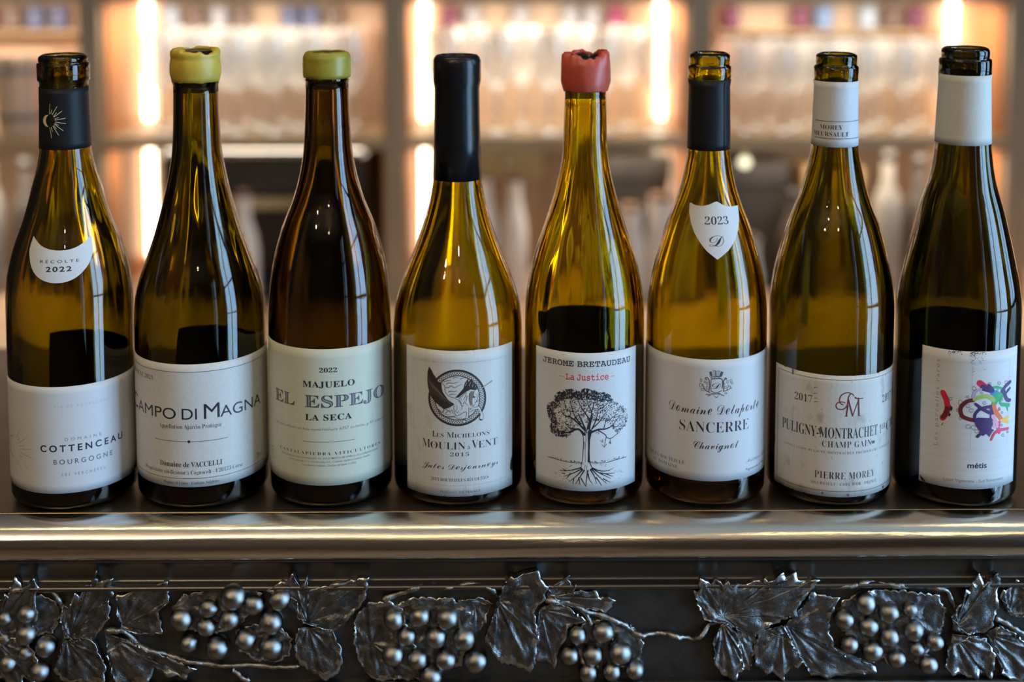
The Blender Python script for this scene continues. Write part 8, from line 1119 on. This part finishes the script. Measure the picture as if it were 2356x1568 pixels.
# other things on the unit
def staves():
    t=tag(empty('wooden_bucket',(-.975,SF+.06,ZG)),'small pale wooden bucket on the shelf in the leftmost compartment','bucket')
    for k in range(12):
        a=2*PI*k/12; w=.0135
        vs=[]
        for z,r in ((0,.045),(.16,.058)):
            for dr in (0,-.006):
                for s_ in (-1,1): tt=a+s_*(PI/12-.02); vs.append(((r+dr)*math.sin(tt),-(r+dr)*math.cos(tt),z+random.random()*.0))
        mesh('stave',vs,[(0,1,5,4),(2,6,7,3),(0,4,6,2),(1,3,7,5),(4,5,7,6),(0,2,3,1)],M['panel'],t,False)
    lathe('bucket_base',[(0,.004),(.042,.004),(.042,.01),(0,.01)],M['panel'],t,24,None,False)
    for z,r in ((.03,.0485),(.125,.0562)): lathe('hoop',[(r,z),(r+.002,z),(r+.0025,z+.010),(r+.0005,z+.010)],M['pew_leaf'],t,32)
    t.location=(-.975,SF+.075,ZG+.002)
staves()
for o in [o for o in COL.objects if o.name.startswith('wine_glass') and abs(o.location.x+.975)<.085 and o.location.y<SF+.14]: bpy.data.objects.remove(o)
M['dark']=mat('black_appliance_metal',rough=.4,fn=noisy((.02,.018,.016),(.04,.035,.03),20)); M['brass']=mat('pale_brass_trim',(.55,.47,.30),.35,.8); M['ochre']=mat('ochre_drawer_wood',rough=.55,fn=wood((.34,.22,.09),(.46,.31,.14)))
M['milk']=mat('frosted_white_glass',rough=.35,fn=noisy((.66,.60,.54),(.80,.74,.68),20)); M['bluew']=mat('pale_blue_ceramic',rough=.3,fn=noisy((.42,.50,.55),(.55,.62,.66),10))
cm=tag(empty('coffee_machine',(-.49,1.86,ZW)),'long black coffee machine with a pale metal rail under the second compartment','coffee machine')
box('machine_head',(-.19,.22,-.09,.12,.215,.303),M['dark'],cm,.008); box('front_rail',(-.16,.19,-.105,-.088,.190,.212),M['brass'],cm,.003)
box('machine_back',(-.19,.22,.03,.12,.03,.215),M['dark'],cm,.005); box('drip_tray',(-.19,.22,-.09,.12,0,.03),M['dark'],cm,.005)
for x in (-.08,.10): lathe('brew_group',[(0,.170),(.030,.170),(.032,.178),(.032,.218),(0,.218)],M['pew_leaf'],cm,24,None,False).location=(x,-.04,0)
def jar(name,x,y,r,h,m,label,cat,neck=.45,group=None):
    t=tag(empty(name,(x,y,ZW)),label,cat,group)
    lathe('vessel_body',[(0,.001),(r*.9,.001),(r,.005),(r,h*.55),(r*.85,h*.68),(r*neck,h*.82),(r*neck,h*.97),(r*neck*1.15,h)],m,t,28,None,False)
    lathe('stopper',[(0,h*.96),(r*neck*.9,h*.96),(r*neck*.9,h*1.05),(0,h*1.06)],M['cork'],t,16,None,False); return t
jar('milk_bottle',-.495,1.66,.030,.235,M['milk'],'frosted pale bottle standing in front of the black coffee machine','bottle',.5)
jar('carafe',-.030,1.80,.026,.245,M['milk'],'left of two pale slim carafes below the ochre drawer','carafe',.55)
jar('carafe',.030,1.80,.026,.240,M['milk'],'right of two pale slim carafes below the ochre drawer','carafe',.55)
jar('carafe',-.10,1.90,.028,.25,M['milk'],'pale carafe standing deeper in, left of the slim pair','carafe',.55)
for k,(x,h) in enumerate(((.20,.20),(.265,.185),(.325,.205))): jar('jar',x,1.78,.031,h,M['milk'],['squat pale jar beside the dark box, nearest the carafes','shortest squat pale jar beneath the dark box','tallest squat pale jar close to the light strip'][k],'jar',.75)
t=tag(empty('drawer_box',(.012,1.80,-.122)),'ochre wooden drawer box fixed under the middle shelf','drawer'); box('drawer_front',(-.075,.075,-.045,-.035,0,.058),M['ochre'],t,.003); box('drawer_case',(-.070,.070,-.035,.14,.002,.056),M['ochre'],t); lathe('drawer_knob',[(0,0),(.008,0),(.008,.008),(0,.010)],M['brass'],t,16,None,False).matrix_local=Matrix.Translation((0,-.045,.03))@Matrix.Rotation(PI/2,4,'X')
def darkbox(x,y,z,w,d,h,label,m=None,nm='storage_box'):
    t=tag(empty(nm,(x,y,z)),label,'box'); box('box_body',(-w/2,w/2,-d/2,d/2,0,h*.82),m or M['dark'],t,.003); box('box_lid',(-w/2-.003,w/2+.003,-d/2-.003,d/2+.003,h*.82,h),m or M['dark'],t,.003)
darkbox(.285,1.90,ZW,.13,.12,.28,'dark storage box behind the squat jars in the middle compartment')
darkbox(.52,1.90,ZW,.15,.12,.265,'dark storage box below the small round lamp'); darkbox(.70,1.92,ZW,.12,.10,.25,'brownish box between the dark boxes on the right worktop',M['ochre'])
darkbox(-1.28,1.90,ZW,.14,.12,.27,'dark box in the leftmost compartment of the worktop')
t=tag(empty('round_lamp',(.484,1.72,-.085)),'small round cream lamp hanging just under the right shelf','lamp'); M['bulb']=M['led'].copy(); M['bulb'].name='cream_bulb'; M['bulb'].node_tree.nodes[0].inputs[0].default_value=(1,.93,.62,1); M['bulb'].node_tree.nodes[0].inputs[1].default_value=2.2
lathe('lamp_globe',[(0,-.011)]+[(.011*math.sin(a),-.011*math.cos(a)) for a in np.linspace(.3,2.84,10)]+[(0,.011)],M['bulb'],t,24,None,False); lathe('lamp_holder',[(0,.010),(.005,.010),(.005,.022),(0,.022)],M['brass'],t,12,None,False)
jar('ceramic_jar',.478,1.66,.032,.150,M['bluew'],'pale blue ceramic jar on the worktop below the round lamp','jar',.8)
M['dkbottle']=mat('grey_brown_bottle_glass',(.10,.085,.075),.15); M['grbottle']=mat('greyish_bottle_glass',(.30,.28,.25),.3)
def spirit(x,y,h,m,label):
    t=tag(empty('spirit_bottle',(x,y,ZW)),label,'bottle','spirit bottles on the worktop'); r=.030
    lathe('bottle_body',[(0,.001),(r*.9,.001),(r,.006),(r,h*.60),(r*.8,h*.68),(.012,h*.78),(.012,h*.94)],m,t,28,None,False); lathe('bottle_cap',[(0,h*.92),(.0135,h*.92),(.0135,h),(0,h)],M['dark'],t,16,None,False)
for x,y,h,m,l in ((.80,1.83,.295,'grbottle','greyish spirit bottle, first of the row right of the ochre box'),(.865,1.83,.285,'dkbottle','dark spirit bottle, second of the row right of the ochre box'),(.93,1.83,.295,'grbottle','greyish spirit bottle, third of the row right of the ochre box'),
 (-.90,1.84,.29,'dkbottle','dark spirit bottle nearest the upright in the leftmost compartment'),(-.975,1.84,.28,'dkbottle','dark spirit bottle in the middle of the leftmost compartment'),(-1.05,1.84,.295,'grbottle','greyish spirit bottle farthest out in the leftmost compartment'),(.60,1.80,.22,'dkbottle','short dark spirit bottle in front of the right boxes')): spirit(x,y,h,M[m],l)

# pendant lamp housings of the real lights above the bar
for k,(p,l) in enumerate(PEND):
    t=tag(empty('pendant_lamp',(p[0],p[1],p[2])),['long slim pendant lamp over the left part of the bar','slim pendant lamp over the right part of the bar','long slim pendant lamp behind the viewer on the left','slim pendant lamp behind the viewer on the right'][k],'lamp')
    box('lamp_housing',(-l/2-.02,l/2+.02,-.03,.03,.006,.05),M['frame'],t); v_,f_=tube([(0,0,.05),(0,0,CZ-p[2])],.003,6); mesh('lamp_cable',v_,f_,M['frame'],t)
